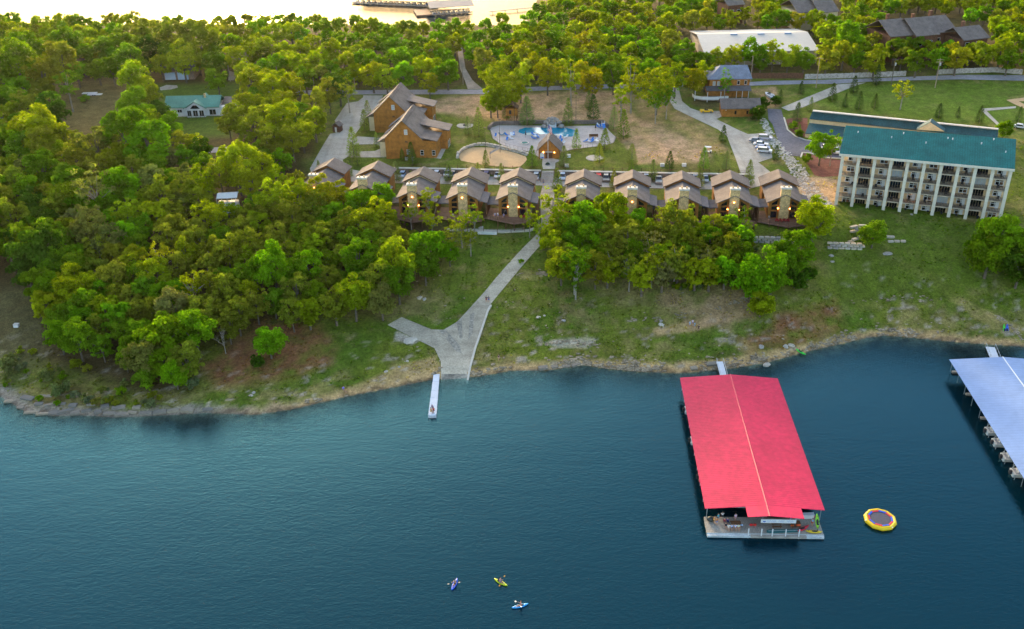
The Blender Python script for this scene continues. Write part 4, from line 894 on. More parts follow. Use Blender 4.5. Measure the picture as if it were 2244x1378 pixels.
for wl_ in (8, 5, 6):
    for j in range(wl_):
        m.box(x, x+u1*.22, -2.99, -2.985, ZE-.3, ZE+.02); m.box(x+u1*.22, x+u1*.7, -2.99, -2.985, ZE-(.3 if j % 2 else .02), ZE-(.22 if j % 2 else -.06)); x += u1
    x += u1*2
m.build('faded_lettering', mat('pale blue sign ink', (.2, .3, .55), .6, 0), s_, kind='stuff')
RDM = inv.inverted()
bt = boat(); bt.location = RDM @ Vector((3.2, DL*.12, .1)); bt.rotation_euler = (0, 0, da); tag(bt, 'white motor boat in the front left slip of the red dock', 'boat', 'boats in dock slips')
for k, (x, y, c, lab) in enumerate(((1.2, .28, (.6, .1, .08), 'red hulled boat poking out under the left eave of the red dock'), (1.0, .55, (.7, .72, .7), 'white boat stern at the middle of the red dock left eave'), (1.0, .8, (.65, .7, .75), 'pale boat stern near the shore end of the red dock left eave'), (DW-4, .1, (.04, .05, .3), 'dark blue boat in the right front slip of the red dock'))):
    dup(bt, RDM @ Vector((x-.7, DL*y, .1)), da-(R(90) if k < 3 else 0), lab, color=c)
# blue-roofed dock, front end outside the frame
ZB = 3.1; b0, b1, br = at(2080, 788, ZB), at(2240, 1043, ZB), at(2200, 786, ZB+.9)
ba = math.atan2(-(b0[0]-b1[0]), b0[1]-b1[1]); BL = 66.0; dirv = Vector((b0[0]-b1[0], b0[1]-b1[1])).normalized(); o_ = Vector(b0[:2])-dirv*BL
BDk = dockframe('boat_dock', 'covered boat dock with a pale blue-grey metal roof at the right edge', o_, ba); xr = float(Vector((br[0]-b0[0], br[1]-b0[1])).dot(Vector((dirv.y, -dirv.x))))
covered_dock(BDk, xr*2, BL, M['blueroof'], M['alum'], ZB+.9, xr, ribs=False)
BM = Matrix.Translation((o_.x, o_.y, 0)) @ Matrix.Rotation(ba, 4, 'Z')
for k, (x, y, lab) in enumerate(((2176, 943, 'white boat stern poking out below the blue roof, highest of the four in the picture'), (2192, 968, 'white boat stern under the blue roof, second from the top'), (2210, 1000, 'white boat stern under the blue roof, third from the top'), (2231, 1034, 'white boat stern under the blue roof, lowest of the four'))):
    p = BM.inverted() @ Vector(at(x, y, .9)); dup(bt, BM @ Vector((.1, p.y, .25)), ba-R(90), lab, color=(.62, .62, .58))
    ca = MB(); q = BM @ Vector((.6, p.y, 0)); lift = thing('boat_lift', 'steel boat lift under the left eave of the blue dock, ' + ('topmost', 'second from the top', 'third from the top', 'lowest')[k], 'boat lift', q, ba, 'boat lifts on the blue dock')
    for s in (-1.5, 1.5): MB().tube((-.5, s, -.4), (.3, s*.3, 2.6), .06, n=4).build('lift_arm', M['steel'], lift)
# gangways
def gangway(a, b, za, zb_, w, label):
    A_, B_ = Vector(at(*a, za)), Vector(at(*b, zb_)); d = B_-A_; t = thing('gangway', label, 'gangway', A_, math.atan2(d.y, d.x)); Ln = d.xy.length
    MB().ext([(0, -w/2, 0), (Ln, -w/2, d.z), (Ln, w/2, d.z), (0, w/2, 0)], (0, 0, -.15)).build('walkway', M['alum'], t)
    for s in (-1, 1):
        m = MB(); m.tube((0, s*w/2, .95), (Ln, s*w/2, d.z+.95), .045, n=4)
        for k in range(6): m.tube((Ln*k/5, s*w/2, d.z*k/5), (Ln*k/5, s*w/2, d.z*k/5+.95), .035, n=4)
        m.build('handrail', M['steel'], t)
gangway((1577, 792), (1589, 836), 1.3, .6, 1.5, 'aluminium gangway from the shore to the red-roofed boat dock')
gangway((2170, 760), (2186, 800), 1.0, .6, 2.0, 'aluminium gangway from the shore to the blue-roofed boat dock')
# swim dock
A_, B_ = Vector(at(957, 816, .5)), Vector(at(947, 912, .5)); d = B_-A_; Ln = d.length; t = thing('swim_dock', 'narrow pale floating dock in sections beside the boat ramp', 'swim dock', (A_.x, A_.y, 0), math.atan2(d.y, d.x))
cuts = [0, .22, .43, .585, .8, .97]
for k in range(5): MB().box(cuts[k]*Ln, cuts[k+1]*Ln-.06, -.72-.04*k, .72+.04*k, .1, .5).build('dock_section', M['alum'], t)
MB().box(.97*Ln-.05, Ln, -.9, .9, -.3, .2).build('end_step', M['dockfloat'], t)
for s in (-.85, .85): MB().tube((Ln*.99, s, -1), (Ln*.99, s, 1.0), .05, n=5).build('end_pole', M['steel'], t)
def ondock(f, s): v = A_+d*f; return Vector((v.x+s*.9, v.y, .5))
person('sit', ondock(.92, -.35), R(60), (.65, .3, .05), (.5, .3, .05), 'person in orange sitting at the end of the narrow swim dock')
person('sit', ondock(.91, .3), R(-20), (.5, .02, .03), (.05, .05, .12), 'person in a red top sitting at the right end of the swim dock')
person('stand', ondock(.86, -.1), R(180), (.12, .08, .25), (.05, .05, .1), 'person in dark purple standing behind two seated swimmers on the swim dock', scale=.8)
# ------------------------------------------------------------------ kayaks, trampoline
def kayak():
    t = tag(bpy.data.objects.new('kayak', None), 'x', 'kayak'); COL.objects.link(t); rings = []
    for y, w_, z, top in ((-1.45, .03, .2, .3), (-1.1, .2, .02, .27), (-.5, .36, -.05, .25), (.2, .38, -.06, .25), (.8, .28, -.03, .27), (1.2, .15, .05, .3), (1.48, .02, .25, .34)):
        rings.append([(-w_, y, top-.06), (-w_*.6, y, z), (w_*.6, y, z), (w_, y, top-.06), (w_*.5, y, top), (-w_*.5, y, top)])
    h = MB().loft(rings).build('hull', M['plastic'], t, smooth=True); tint(h)
    MB().ball((0, -.1, .25), .25, .55, .04, 10, 4).build('cockpit', M['black'], t); MB().ext([(-.2, -.55, .25), (.2, -.55, .25), (.2, -.62, .55), (-.2, -.62, .55)], (0, .05, 0)).build('seat_back', M['black'], t)
    MB().ball((0, .95, .27), .1, .13, .03, 8, 4).build('hatch', M['black'], t)
    return t
KY = kayak()
def put_kayak(loc, rot, color, label, first=[True]):
    if first[0]: KY.location = loc; KY.rotation_euler = (0, 0, rot); KY['label'] = label; KY['group'] = 'kayaks'; first[0] = False; o = KY; [setattr(c, 'color', (*color, 1)) for c in KY.children if c.get('tint')]
    else: o = dup(KY, loc, rot, label, color=color)
    return o
def paddle(loc, rot, label, color, tilt=.25):
    t = thing('paddle', label, 'paddle', loc, rot); t.rotation_euler = (0, tilt, rot)
    MB().tube((-1.05, 0, 0), (1.05, 0, 0), .018, n=5).build('shaft', M['black'], t)
    for s in (-1, 1): MB().ext([(s*.8, -.08, 0), (s*1.15, -.1, 0), (s*1.15, .1, 0), (s*.8, .08, 0)], (0, 0, .03)).build('blade', M['plastic'], t, color=color)
def kayaker(a, b, color, label, plabel, shirt, shorts, face=1, pl=None, pcol=(.75, .3, .02), hair=(.05, .03, .02)):
    A_, B_ = Vector(at(*a, .2)), Vector(at(*b, .2)); c = (A_+B_)/2; c.z = -.02; dr = (B_-A_)*face; rot = math.atan2(-dr.x, dr.y)
    put_kayak(c, rot, color, label); f = Vector((-math.sin(rot), math.cos(rot), 0))
    person('paddle', c+f*-.15+Vector((0, 0, .06)), rot+math.pi, shirt, shorts, plabel, hair=hair)
    if pl: paddle(c+f*.28+Vector((0, 0, .68)), rot+R(12), pl, pcol)
kayaker((988, 1297), (1004, 1263), (.01, .10, .72), 'deep blue kayak, leftmost of the three out on the lake', 'person with bare back paddling the deep blue kayak', None, (.03, .04, .1), -1, 'dark paddle held across the deep blue kayak', (.1, .1, .12))
kayaker((1082, 1267), (1113, 1284), (.50, .58, .0), 'yellow-green kayak in the middle of the three on the lake', 'person in pink and grey paddling the yellow-green kayak', (.55, .25, .25), (.2, .25, .35), 1, 'orange-bladed paddle of the yellow-green kayak')
kayaker((1124, 1331), (1155, 1323), (.03, .36, .80), 'light blue kayak, lowest of the three out on the lake', 'person in coral paddling the light blue kayak', (.6, .2, .14), (.25, .2, .2), -1, 'pale paddle of the light blue kayak', (.4, .5, .55), hair=(.3, .12, .04))
def shore_kayak(a, b, color, label):
    A_, B_ = ground(*a), ground(*b); c = (A_+B_)/2; dr = B_-A_; o = put_kayak(c+Vector((0, 0, .12)), math.atan2(-dr.x, dr.y), color, label); o.rotation_euler.x = math.atan2(dr.z, dr.xy.length); return o
shore_kayak((1743, 766), (1766, 780), (.03, .62, .04), 'bright green kayak pulled up on the rocky shore between the docks')
shore_kayak((2200, 733), (2200, 714), (.05, .55, .03), 'light green kayak standing upright beside a blue one by the blue dock').rotation_euler = (R(60), 0, R(8))
shore_kayak((2206, 733), (2206, 714), (.01, .08, .55), 'blue kayak leaning beside a green one by the blue dock').rotation_euler = (R(60), 0, R(-8))
def dk(px_, py_, h=0): p = at(px_, py_, fz+h); return Vector((p[0], p[1], fz))
put_kayak(dk(1783, 1167)+Vector((0, 0, .1)), R(82), (.62, .42, .0), 'yellow kayak lying on the right front corner of the red dock deck')
put_kayak(dk(1760, 1160)+Vector((0, 0, .1)), R(-58), (.60, .01, .03), 'red kayak lying aslant on the red dock deck behind the white posts')
o = put_kayak(dk(1790, 1158)+Vector((0, .6, 1.3)), R(0), (.22, .52, .01), 'lime green kayak standing on end at the right of the red dock deck'); o.rotation_euler = (R(68), 0, R(10))
c = Vector(at(1929, 1137, .5)); tr = thing('water_trampoline', 'round yellow water trampoline with red and blue edge pads floating on the lake', 'water trampoline', (c.x, c.y, 0), R(8))
RB = 2.55; n = 10
tb = MB(); rings = []
for k in range(n): rings.append([((RB+.42*math.cos(a))*math.cos(k*2*math.pi/n), (RB+.42*math.cos(a))*math.sin(k*2*math.pi/n), .35+.42*math.sin(a)) for a in np.arange(8)*math.pi/4])
rings.append(rings[0]); tb.loft(rings, cap=False); tb.build('tube', mat('yellow vinyl', (.80, .52, .0), .4, .04, .5, spec=.5), tr)
MB().ext([((RB-.55)*math.cos(k*2*math.pi/n), (RB-.55)*math.sin(k*2*math.pi/n), .6) for k in range(n)], (0, 0, .04)).build('bed', mat('grey mesh bed', (.075, .075, .10), .8, .2, 4), tr)
pm = [mat('red pad', (.62, .03, .05), .5, 0), mat('blue pad', (.02, .09, .6), .5, 0)]
for k in range(n):
    a, b_ = k*2*math.pi/n, (k+1)*2*math.pi/n
    MB().ext([((RB-.62)*math.cos(a), (RB-.62)*math.sin(a), .66), ((RB-.30)*math.cos(a), (RB-.30)*math.sin(a), .7), ((RB-.30)*math.cos(b_), (RB-.30)*math.sin(b_), .7), ((RB-.62)*math.cos(b_), (RB-.62)*math.sin(b_), .66)], (0, 0, .06)).build('edge_pad', pm[k % 2], tr)
for k in (5, 8): MB().box(-.1, .1, -.12, .12, 0, .03).build('handle', M['white'], tr, loc=((RB+.3)*math.cos(k*.63), (RB+.3)*math.sin(k*.63), .68))
# ------------------------------------------------------------------ things on the red dock deck
def picnic():
    t = thing('picnic_table', 'x', 'picnic table'); MB().box(-.9, .9, -.4, .4, .7, .76).build('table_top', M['log_dark'], t)
    for s in (-1, 1): MB().box(-.9, .9, s*.75-.14, s*.75+.14, .42, .47).build('bench', M['log_dark'], t)
    for s in (-.65, .65): MB().ext([(s, -.75, 0), (s, -.2, .7), (s, .2, .7), (s, .75, 0), (s, .62, 0), (s, 0, .62), (s, -.62, 0)], (.07, 0, 0)).build('leg_frame', M['log_dark'], t)
    return t
pt = picnic(); pt.location = dk(1612, 1152); tag(pt, 'wooden picnic table where people sit on the left of the red dock', 'picnic table', 'picnic tables on the red dock')
dup(pt, dk(1700, 1152), 0, 'wooden picnic table under the white sign of the red dock'); dup(pt, dk(1742, 1152), 0, 'wooden picnic table with orange bags right of the white dock sign')
PP = [(1565, 1147, 'stand', (.55, .25, .04), (.5, .3, .08), 'person in orange standing near the left edge of the red dock'), (1573, 1141, 'stand', (.03, .42, .50), (.1, .2, .3), 'person in turquoise near the left rear of the red dock'), (1570, 1150, 'stand', (.6, .2, .03), (.05, .2, .5), 'person with orange top and blue shorts on the red dock'), (1583, 1133, 'sit', (.7, .7, .72), (.05, .05, .06), 'person in white leaning by the rear posts of the red dock'), (1587, 1146, 'sit', (.4, .04, .06), (.3, .1, .1), 'person in dark red sitting at the picnic table left side'), (1594, 1146, 'sit', (.03, .04, .22), (.03, .03, .1), 'person in navy sitting at the picnic table far side'), (1611, 1141, 'stand', (.62, .5, .66), (.4, .2, .25), 'person in pale pink standing behind the picnic table'), (1590, 1156, 'sit', (.03, .03, .04), (.02, .02, .03), 'person in black bending at the near left of the picnic table'), (1596, 1160, 'sit', (.7, .66, .6), (.6, .5, .45), 'person in cream sitting with back to the lake on the near bench'), (1603, 1160, 'sit', (.45, .5, .7), (.1, .1, .15), 'person in light blue sitting second on the near bench'), (1611, 1160, 'sit', (.55, .55, .75), (.3, .2, .15), 'person in lavender sitting third on the near bench'), (1618, 1160, 'sit', (.6, .66, .5), (.55, .2, .12), 'person in pale green sitting at the right end of the near bench'), (1731, 1146, 'stand', (.3, .22, .6), (.5, .5, .6), 'person in violet beside the right end of the white dock sign'), (1779, 1152, 'stand', (.15, .4, .65), (.5, .1, .05), 'person in light blue beside the lime green kayak')]
for x, y, k, s, l, lab in PP: person(k, dk(x, y), R(random.uniform(-180, 180)) if k == 'stand' else (0 if y > 1152 else R(180)), s, l, lab, group='people on the red dock')
def bag(name, loc, c, lab, cat, s=.35):
    o = tag(MB().ball((0, 0, s*.7), s, s*.8, s*.7, 8, 5).build(name, M['plastic'], color=c, loc=loc, smooth=True), lab, cat); MB().tube((-.1, 0, s*1.3), (.1, 0, s*1.4), .04, n=4).build('strap', M['black'], o); return o
bag('life_vest', dk(1646, 1152), (.6, .01, .01), 'left one of the two red life vests lying in the middle of the red dock', 'life vest'); bag('life_vest', dk(1654, 1152), (.62, .02, .01), 'right one of the two red life vests lying in the middle of the red dock', 'life vest')
bag('life_vest', dk(1736, 1154), (.7, .12, .01), 'orange life vest left of the picnic table bags on the dock', 'life vest'); bag('life_vest', dk(1749, 1153), (.72, .07, .0), 'brightest orange life vest near the red kayak', 'life vest', .45)
bag('float_bag', dk(1781, 1134), (.7, .06, .0), 'red-orange bag beside the white box at the right rear of the dock', 'bag', .4); bag('beach_bag', dk(1625, 1152), (.4, .55, .8), 'pale blue bag on the floor right of the picnic table', 'bag', .28)
bag('shrub_pot', dk(1557, 1142), (.03, .035, .03), 'dark potted plant in the left rear corner of the red dock', 'plant', .75)
o = tag(MB().box(-2.2, 1.2, -.35, .35, 0, .8).build('storage_box', M['white'], loc=dk(1768, 1134), color=(.7, .7, .7)), 'white storage box below the right end of the red roof', 'storage box'); MB().box(-2.25, 1.25, -.4, .4, .8, .86).build('lid', M['alum'], o)
o = tag(MB().ext([(-3.4, -.35, 0), (-2.5, -.55, 0), (2.6, -.45, 0), (3.2, -.1, 0), (2.8, .3, 0), (-2.6, .4, 0), (-3.3, .2, 0)], (0, 0, .06)).build('foam_mat', mat('dark teal foam', (.02, .14, .14), .7, .15, 1), loc=dk(1720, 1163)+Vector((0, 0, .004))), 'long dark teal foam mat lying behind the white posts of the red dock', 'foam mat'); MB().box(-3, 2.5, -.05, .05, .06, .09).build('ridge', M['dockfloat'], o)
# ------------------------------------------------------------------ shore and deck people
def gp(kind, x, y, rot, s, l, lab, grp=None, sc=1): person(kind, ground(x, y), R(rot), s, l, lab, group=grp, scale=sc)
gp('walk', 1066, 662, 180, (.06, .05, .06), (.3, .05, .06), 'left one of two people walking up the boat ramp path, in a dark top'); gp('walk', 1071, 662, 180, (.10, .10, .16), (.02, .12, .45), 'right one of two people walking up the boat ramp path, in blue trousers')
gp('walk', 1191, 405, 200, (.03, .16, .22), (.04, .14, .25), 'person in teal walking on the parking strip near the stairs')
gp('stand', 1511, 716, 30, (.35, .5, .62), (.3, .4, .55), 'leftmost of four people on the grassy shore, in pale blue'); gp('stand', 1517.5, 713, 0, (.66, .55, .65), (.4, .3, .4), 'person in pale pink standing at the rear of the shore group'); gp('walk', 1521.5, 719, 60, (.2, .5, .66), (.2, .35, .5), 'person in light blue in the middle of the shore group'); gp('walk', 1531, 725, -40, (.04, .03, .03), (.05, .03, .03), 'person in black, rightmost of the shore group')
gp('walk', 1093, 790, 30, (.05, .04, .04), (.5, .3, .2), 'lone person in a dark top on the grass right of the boat ramp')
gp('sit', 753, 856, 30, (.22, .2, .75), (.1, .1, .3), 'person in violet blue sitting on the shore rocks left of the swim dock'); gp('sit', 760, 859, -20, (.6, .4, .1), (.3, .2, .1), 'child in yellow sitting beside the person in violet on the shore', sc=.8)
for (ci, dx, dy, k, s, l, lab) in ((4, -5.2, -.2, 'sit', (.62, .58, .7), (.2, .2, .4), 'person in white sitting at the left of the deck left of the path'), (4, -4.3, -.9, 'stand', (.7, .68, .75), (.3, .3, .55), 'person in white standing at the deck rail left of the path'), (4, -2.6, -.6, 'sit', (.3, .3, .6), (.1, .1, .2), 'person in violet sitting by the chimney on the deck left of the path'), (3, -2.8, -1.0, 'sit', (.4, .4, .7), (.1, .1, .2), 'person in lavender sitting on the fourth cabin deck'), (2, 3.4, -.6, 'stand', (.08, .1, .5), (.05, .05, .1), 'person in blue standing on the third cabin deck behind pale branches'), (9, -4, -1, 'stand', (.25, .28, .3), (.1, .1, .12), 'person in grey standing on the right end cabin deck')):
    person(k, CABLOC[ci] + Matrix.Rotation(RZ, 3, 'Z') @ Vector((dx, dy, .01)), R(random.uniform(-90, 90)), s, l, lab)
for k, (x, y, s, lab) in enumerate(((1601, 500, (.25, .3, .7), 'person in blue sitting under the second cabin deck from the right'), (1606, 496, (.7, .66, .7), 'person in white standing under the second cabin deck from the right'), (1612, 500, (.12, .08, .6), 'person in indigo at the right of the group under the deck'))):
    gp('sit' if k != 1 else 'stand', x, y, 0, s, (.05, .05, .08), lab)
rc = patio_chair('black')
def redchair():
    t = thing('deck_chair', 'x', 'chair'); mm = mat('red plastic chair', (.36, .03, .04), .5, .1, 1)
    MB().box(-.32, .32, -.35, .3, .35, .42).build('seat', mm, t); MB().ext([(-.32, .28, .4), (.32, .28, .4), (.26, .5, 1.1), (-.26, .5, 1.1)], (0, .06, 0)).build('backrest', mm, t)
    for s in (-.36, .36): MB().box(s-.07, s+.07, -.35, .35, 0, .6).build('armrest', mm, t)
    return t
for o_ in list(rc.children)+[rc]: bpy.data.objects.remove(o_)
rc = None
for ci, xs in ((9, (-1.9, -.9, .1, 1.1)), (4, (2.2, 3.2)), (8, (-2.6, -1.6))):
    for j, x in enumerate(xs):
        p = CABLOC[ci]+Matrix.Rotation(RZ, 3, 'Z') @ Vector((x, -1.2 if ci == 9 else -.5, .01)); cab_ = {9: 'right end cabin deck', 4: 'deck left of the boat ramp path', 8: 'second cabin deck from the right'}[ci]
        lab = f'red deck chair on the {cab_}, {ORD[j]} from the left'
        if rc is None: rc = redchair(); rc.location = p; rc.rotation_euler = (0, 0, RZ+math.pi); tag(rc, lab, 'chair', 'red deck chairs')
        else: dup(rc, p, RZ+math.pi+random.uniform(-.3, .3), lab)
# ------------------------------------------------------------------ vehicles
def car(kind='suv'):
    t = thing('parked_car', 'x', 'car'); Lc, Wc, H1, H2 = {'suv': (4.7, 1.85, .95, 1.75), 'sedan': (4.6, 1.8, .82, 1.42), 'pickup': (5.6, 1.95, 1.05, 1.85)}[kind]; h = Lc/2; w_ = Wc/2
    prof = [(-h, .35), (-h, H1-.12), (-h+.9 if kind != 'pickup' else -h+1.6, H1), (h-.15, H1), (h, H1-.1), (h, .35)]
    b = MB(); b.ext([(-w_, y, z) for y, z in prof], (Wc, 0, 0)); tint(b.build('body', M['paint'], t, color=(.6, .6, .62)))
    c0, c1 = {'suv': (-h+1.0, h-.1), 'sedan': (-h+1.25, h-.7), 'pickup': (-h+1.5, .6)}[kind]
    def ring(y0, y1, ww, z): return [(-ww, y0, z), (ww, y0, z), (ww, y1, z), (-ww, y1, z)]
    MB().loft([ring(c0, c1, w_-.06, H1), ring(c0+.65, c1-.3, w_-.22, H2-.06)]).build('window_band', M['glass'], t)
    tint(MB().loft([ring(c0+.62, c1-.27, w_-.2, H2-.07), ring(c0+.75, c1-.4, w_-.28, H2)]).build('roof_panel', M['paint'], t, color=(.6, .6, .62)))
    for x in (-w_+.08, w_-.08):
        for y in (-h+.85, h-.95):
            wl_ = MB().tube((x-.12, y, .34), (x+.12, y, .34), .34, n=10).build('wheel', M['rubber'], t); MB().tube((x-.13, y, .34), (x+.13, y, .34), .19, n=8).build('rim', M['steel'], wl_)
    for s in (-1, 1): MB().box(s*w_*.7-.16, s*w_*.7+.16, -h-.02, -h+.05, H1-.35, H1-.18).build('headlight', M['white'], t); MB().box(s*w_*.75-.12, s*w_*.75+.12, h-.04, h+.02, H1-.3, H1-.12).build('tail_light', pm[0], t)
    return t
CARP = {}
def put_car(kind, px_, py_, rot, c, label):
    p = ground(px_, py_); p.z = zg(p.x, p.y)+.09
    if kind not in CARP: CARP[kind] = o = car(kind); o.location = p; o.rotation_euler = (0, 0, rot); tag(o, label, 'car', 'parked cars'); [setattr(ch, 'color', (*c, 1)) for ch in o.children if ch.get('tint')]
    else: dup(CARP[kind], p, rot, label, color=c)
W_, SV_, BK, NV = (.62, .63, .64), (.40, .43, .46), (.02, .02, .025), (.03, .05, .12)
for kd, x, y, r_, c, lab in (('sedan', 882, 386, 0, (.35, .42, .52), 'pale blue car parked between the second and third cabins'), ('suv', 957, 386, 0, W_, 'white car behind the right corner of the third cabin'), ('suv', 980, 384, 5, W_, 'white car parked left of the fourth cabin rear roof'), ('suv', 993, 386, 0, (.1, .1, .12), 'dark car just right of the white one behind the fourth cabin'), ('suv', 1066, 388, 0, (.03, .05, .18), 'dark blue car parked right of the fourth cabin'), ('sedan', 1091, 387, 0, W_, 'white car parked left of the fifth cabin'), ('suv', 1175, 391, 0, SV_, 'silver car parked at the left of the stairs'), ('suv', 1233, 391, 0, (.5, .58, .66), 'pale car parked right of the stairs behind a pine'), ('suv', 1312, 394, 5, (.62, .01, .02), 'bright red car on the cabin parking strip'), ('suv', 1328, 394, 0, (.28, .27, .24), 'grey beige car next to the red car'), ('suv', 1342, 395, 0, BK, 'black car next to the grey beige car'), ('pickup', 1443, 398, 0, (.3, .32, .32), 'grey pickup behind the gap right of the seventh cabin'), ('suv', 1416, 390, 0, W_, 'white car at the corner of the seventh cabin roof'), ('suv', 1545, 396, 0, SV_, 'silver car parked before the second cabin from the right'), ('suv', 1523, 391, 0, W_, 'white car half behind the eighth cabin'),
    ('sedan', 1657, 311, 80, (.16, .19, .25), 'dark grey sedan, uppermost of the cars in the right parking lot'), ('sedan', 1667, 319, 80, W_, 'white sedan parked below the dark grey one'), ('sedan', 1671, 327, 80, (.12, .2, .38), 'blue sedan between two white cars in the right lot'), ('suv', 1675, 334, 80, W_, 'white crossover, lowest of the cars in the right parking lot'), ('suv', 1676, 306, 82, (.55, .5, .55), 'light car with red lights at the back of the right lot'),
    ('suv', 1811, 331, 10, W_, 'white van half hidden by a tree beside the hotel'), ('suv', 1832, 334, -8, W_, 'white car with a roof rack parked left of the hotel'), ('sedan', 2236, 281, 60, W_, 'white car at the right edge behind the hotel'), ('suv', 4, 270, 80, (.5, .52, .55), 'pale vehicle in the clearing at the left edge')): put_car(kd, x, y, RZ+R(r_), c, lab)
def sports():
    p = ground(1548, 246); t = thing('sports_car', 'yellow open-top sports car parked on the drive by the wooden garage', 'car', (p.x, p.y, zg(p.x, p.y)+.09), R(90)); y_ = mat('yellow car paint', (.72, .42, .0), .3, 0, spec=.6)
    MB().ext([(-.95, y, z) for y, z in ((-2.2, .25), (-2.25, .55), (-1.9, .72), (-.9, .82), (.7, .8), (1.7, .92), (2.2, .85), (2.2, .3))], (1.9, 0, 0)).build('body', y_, t)
    MB().box(-.7, .7, -.55, .75, .8, .84).build('cockpit', M['black'], t); MB().ext([(-.75, -.6, .82), (.75, -.6, .82), (.6, -.25, 1.2), (-.6, -.25, 1.2)], (0, .05, 0)).build('windscreen', M['glass'], t)
    for s in (-.35, .35): MB().box(s-.22, s+.22, .3, .5, .84, 1.15).build('headrest', M['black'], t)
    for x in (-.88, .88):
        for y in (-1.4, 1.35): w__ = MB().tube((x-.11, y, .33), (x+.11, y, .33), .34, n=12).build('wheel', M['rubber'], t); MB().tube((x-.12, y, .33), (x+.12, y, .33), .2, n=8).build('rim', M['steel'], w__)
sports()
p = ground(1551, 334); t = thing('golf_cart', 'white-roofed golf cart parked on the dirt field below the drive', 'golf cart', p, R(75)); MB().ext([(-.6, y, z) for y, z in ((-1.2, .3), (-1.2, .75), (-.6, .8), (-.5, .4), (.2, .4), (.3, .85), (1.2, .85), (1.2, .3))], (1.2, 0, 0)).build('body', M['paint'], t, color=(.5, .46, .38)); MB().box(-.65, .65, -1, 1.1, 1.85, 1.93).build('roof', M['white'], t)
for x in (-.58, .58):
    for y in (-.85, .95): MB().tube((x, y, .8), (x, y, 1.87), .03, n=4).build('roof_post', M['black'], t); MB().tube((x-.08, y, .22), (x+.08, y, .22), .22, n=8).build('wheel', M['rubber'], t)
MB().box(-.5, .5, .3, .75, .85, 1.3).build('seat', M['cream'], t)
p = ground(1690, 212); dup(bt, (p.x, p.y-3, p.z+.25), R(12), 'white motor boat on a trailer beside the brown house', color=(.72, .74, .8))
for k, (x, y) in enumerate(((197, 206), (208, 209))):
    p = ground(x, y); o = tag(MB().box(-2.8, 2.8, -.9, .9, .3, .55).build('flatbed_trailer', M['white'], loc=p), ['longer white flat trailer in the left clearing', 'lower white flat trailer in the left clearing'][k], 'trailer'); [MB().tube((x_, s-.1, .25), (x_, s+.1, .25), .25, n=8).build('wheel', M['rubber'], o) for x_ in (-.4, .4) for s in (-.85, .85)]
# ------------------------------------------------------------------ poles, flag
def pole(px_, py_, top, label, m='pole', arms=1, transformer=True, cat='utility pole', name='utility_pole'):
    b = ground(px_, py_); z = b.z
    for _ in range(60):
        q = at(top[0], top[1], z); 
        if q[1] < b.y+.2 : z += .4
        if abs(q[1]-b.y) < .6: break
        z += .2 if q[1] > b.y else 0
    # height of the pole that reaches the photo's top pixel
    zs = np.arange(b.z+2, b.z+25, .1); z = min(zs, key=lambda zz: abs(at(top[0], top[1], zz)[1]-b.y))
    H_ = z-b.z; t = thing(name, label, cat, b, RZ); MB().tube((0, 0, -.3), (0, 0, H_), .17 if name == 'utility_pole' else .09, .11 if name == 'utility_pole' else .06, 6).build('shaft', M[m], t)
    for k in range(arms): MB().box(-1.2, 1.2, -.06, .06, H_-.5-k*.9, H_-.36-k*.9).build('cross_arm', M[m], t)
    if transformer: MB().tube((.3, -.2, H_-2.6), (.3, -.2, H_-1.6), .26, n=8).build('transformer', M['steel'], t)
    return t, H_, b
for x, y, tp, lab, ar, tf, mm in ((690, 204, (686, 165), 'pale utility pole by the road left of the driveway mouth', 0, False, 'barkpale'), (703, 293, (696, 245), 'utility pole with a transformer at the left of the long driveway', 1, True, 'pole'), (779, 205, (776, 170), 'pale pole standing at the driveway mouth by the road', 0, False, 'barkpale'), (1015, 185, (1011, 136), 'pale pole beside the gravel track into the woods', 0, False, 'barkpale'), (1283, 160, (1284, 115), 'grey utility pole against the woods above the pool', 1, True, 'barkpale'), (1327, 135, (1326, 113), 'short distant pole right of the grey utility pole', 1, False, 'barkpale'), (1645, 178, (1651, 122), 'wood pole between the brown house and the warehouse', 0, False, 'pole'), (1788, 192, (1796, 125), 'wood pole standing on the lawn left of the entrance drive', 1, False, 'pole'), (1953, 186, (1961, 128), 'dark utility pole behind the hotel lawn with a lamp head', 1, True, 'bark'), (2049, 192, (2060, 128), 'leaning utility pole with two cross arms on the right lawn', 2, True, 'pole'), (2198, 147, (2209, 105), 'utility pole at the upper right corner beside the fence', 1, True, 'pole'), (288, 282, (286, 262), 'short utility pole among trees in the left yard', 1, True, 'barkpale'), (505, 178, (502, 143), 'thin pale pole beside the far concrete apron', 0, False, 'barkpale')): pole(x, y, tp, lab, mm, ar, tf)
for x, y, tp, lab in ((1096, 334, (1093, 262), 'tall dark lamp post standing in the sand court'), (1064, 330, (1063, 280), 'dark post at the top left of the sand court'), (1262, 264, (1262, 185), 'tall thin dark lamp post behind the pool'), (1128, 274, (1129, 225), 'dark lamp post beside the playhouse')):
    t, H_, b = pole(x, y, tp, lab, 'rail_dark', 0, False, 'lamp post', 'lamp_post'); MB().box(-.5, .5, -.12, .12, H_-.05, H_+.12).build('lamp_head', M['rail_dark'], t)
t, H_, b = pole(1201, 353, (1201, 268), 'tall white flagpole in front of the pool house', 'white', 0, False, 'flagpole', 'flagpole'); MB().ball((0, 0, H_+.1), .14).build('finial', M['cap'], t)
fg = thing('flag', 'red, white and blue striped flag hanging on the flagpole', 'flag', (b.x, b.y, b.z+H_), RZ); fr_, fw_, fb_ = mat('flag red', (.5, .02, .04), .8, 0), mat('flag white', (.75, .75, .75), .8, 0), mat('flag blue', (.02, .03, .2), .8, 0)
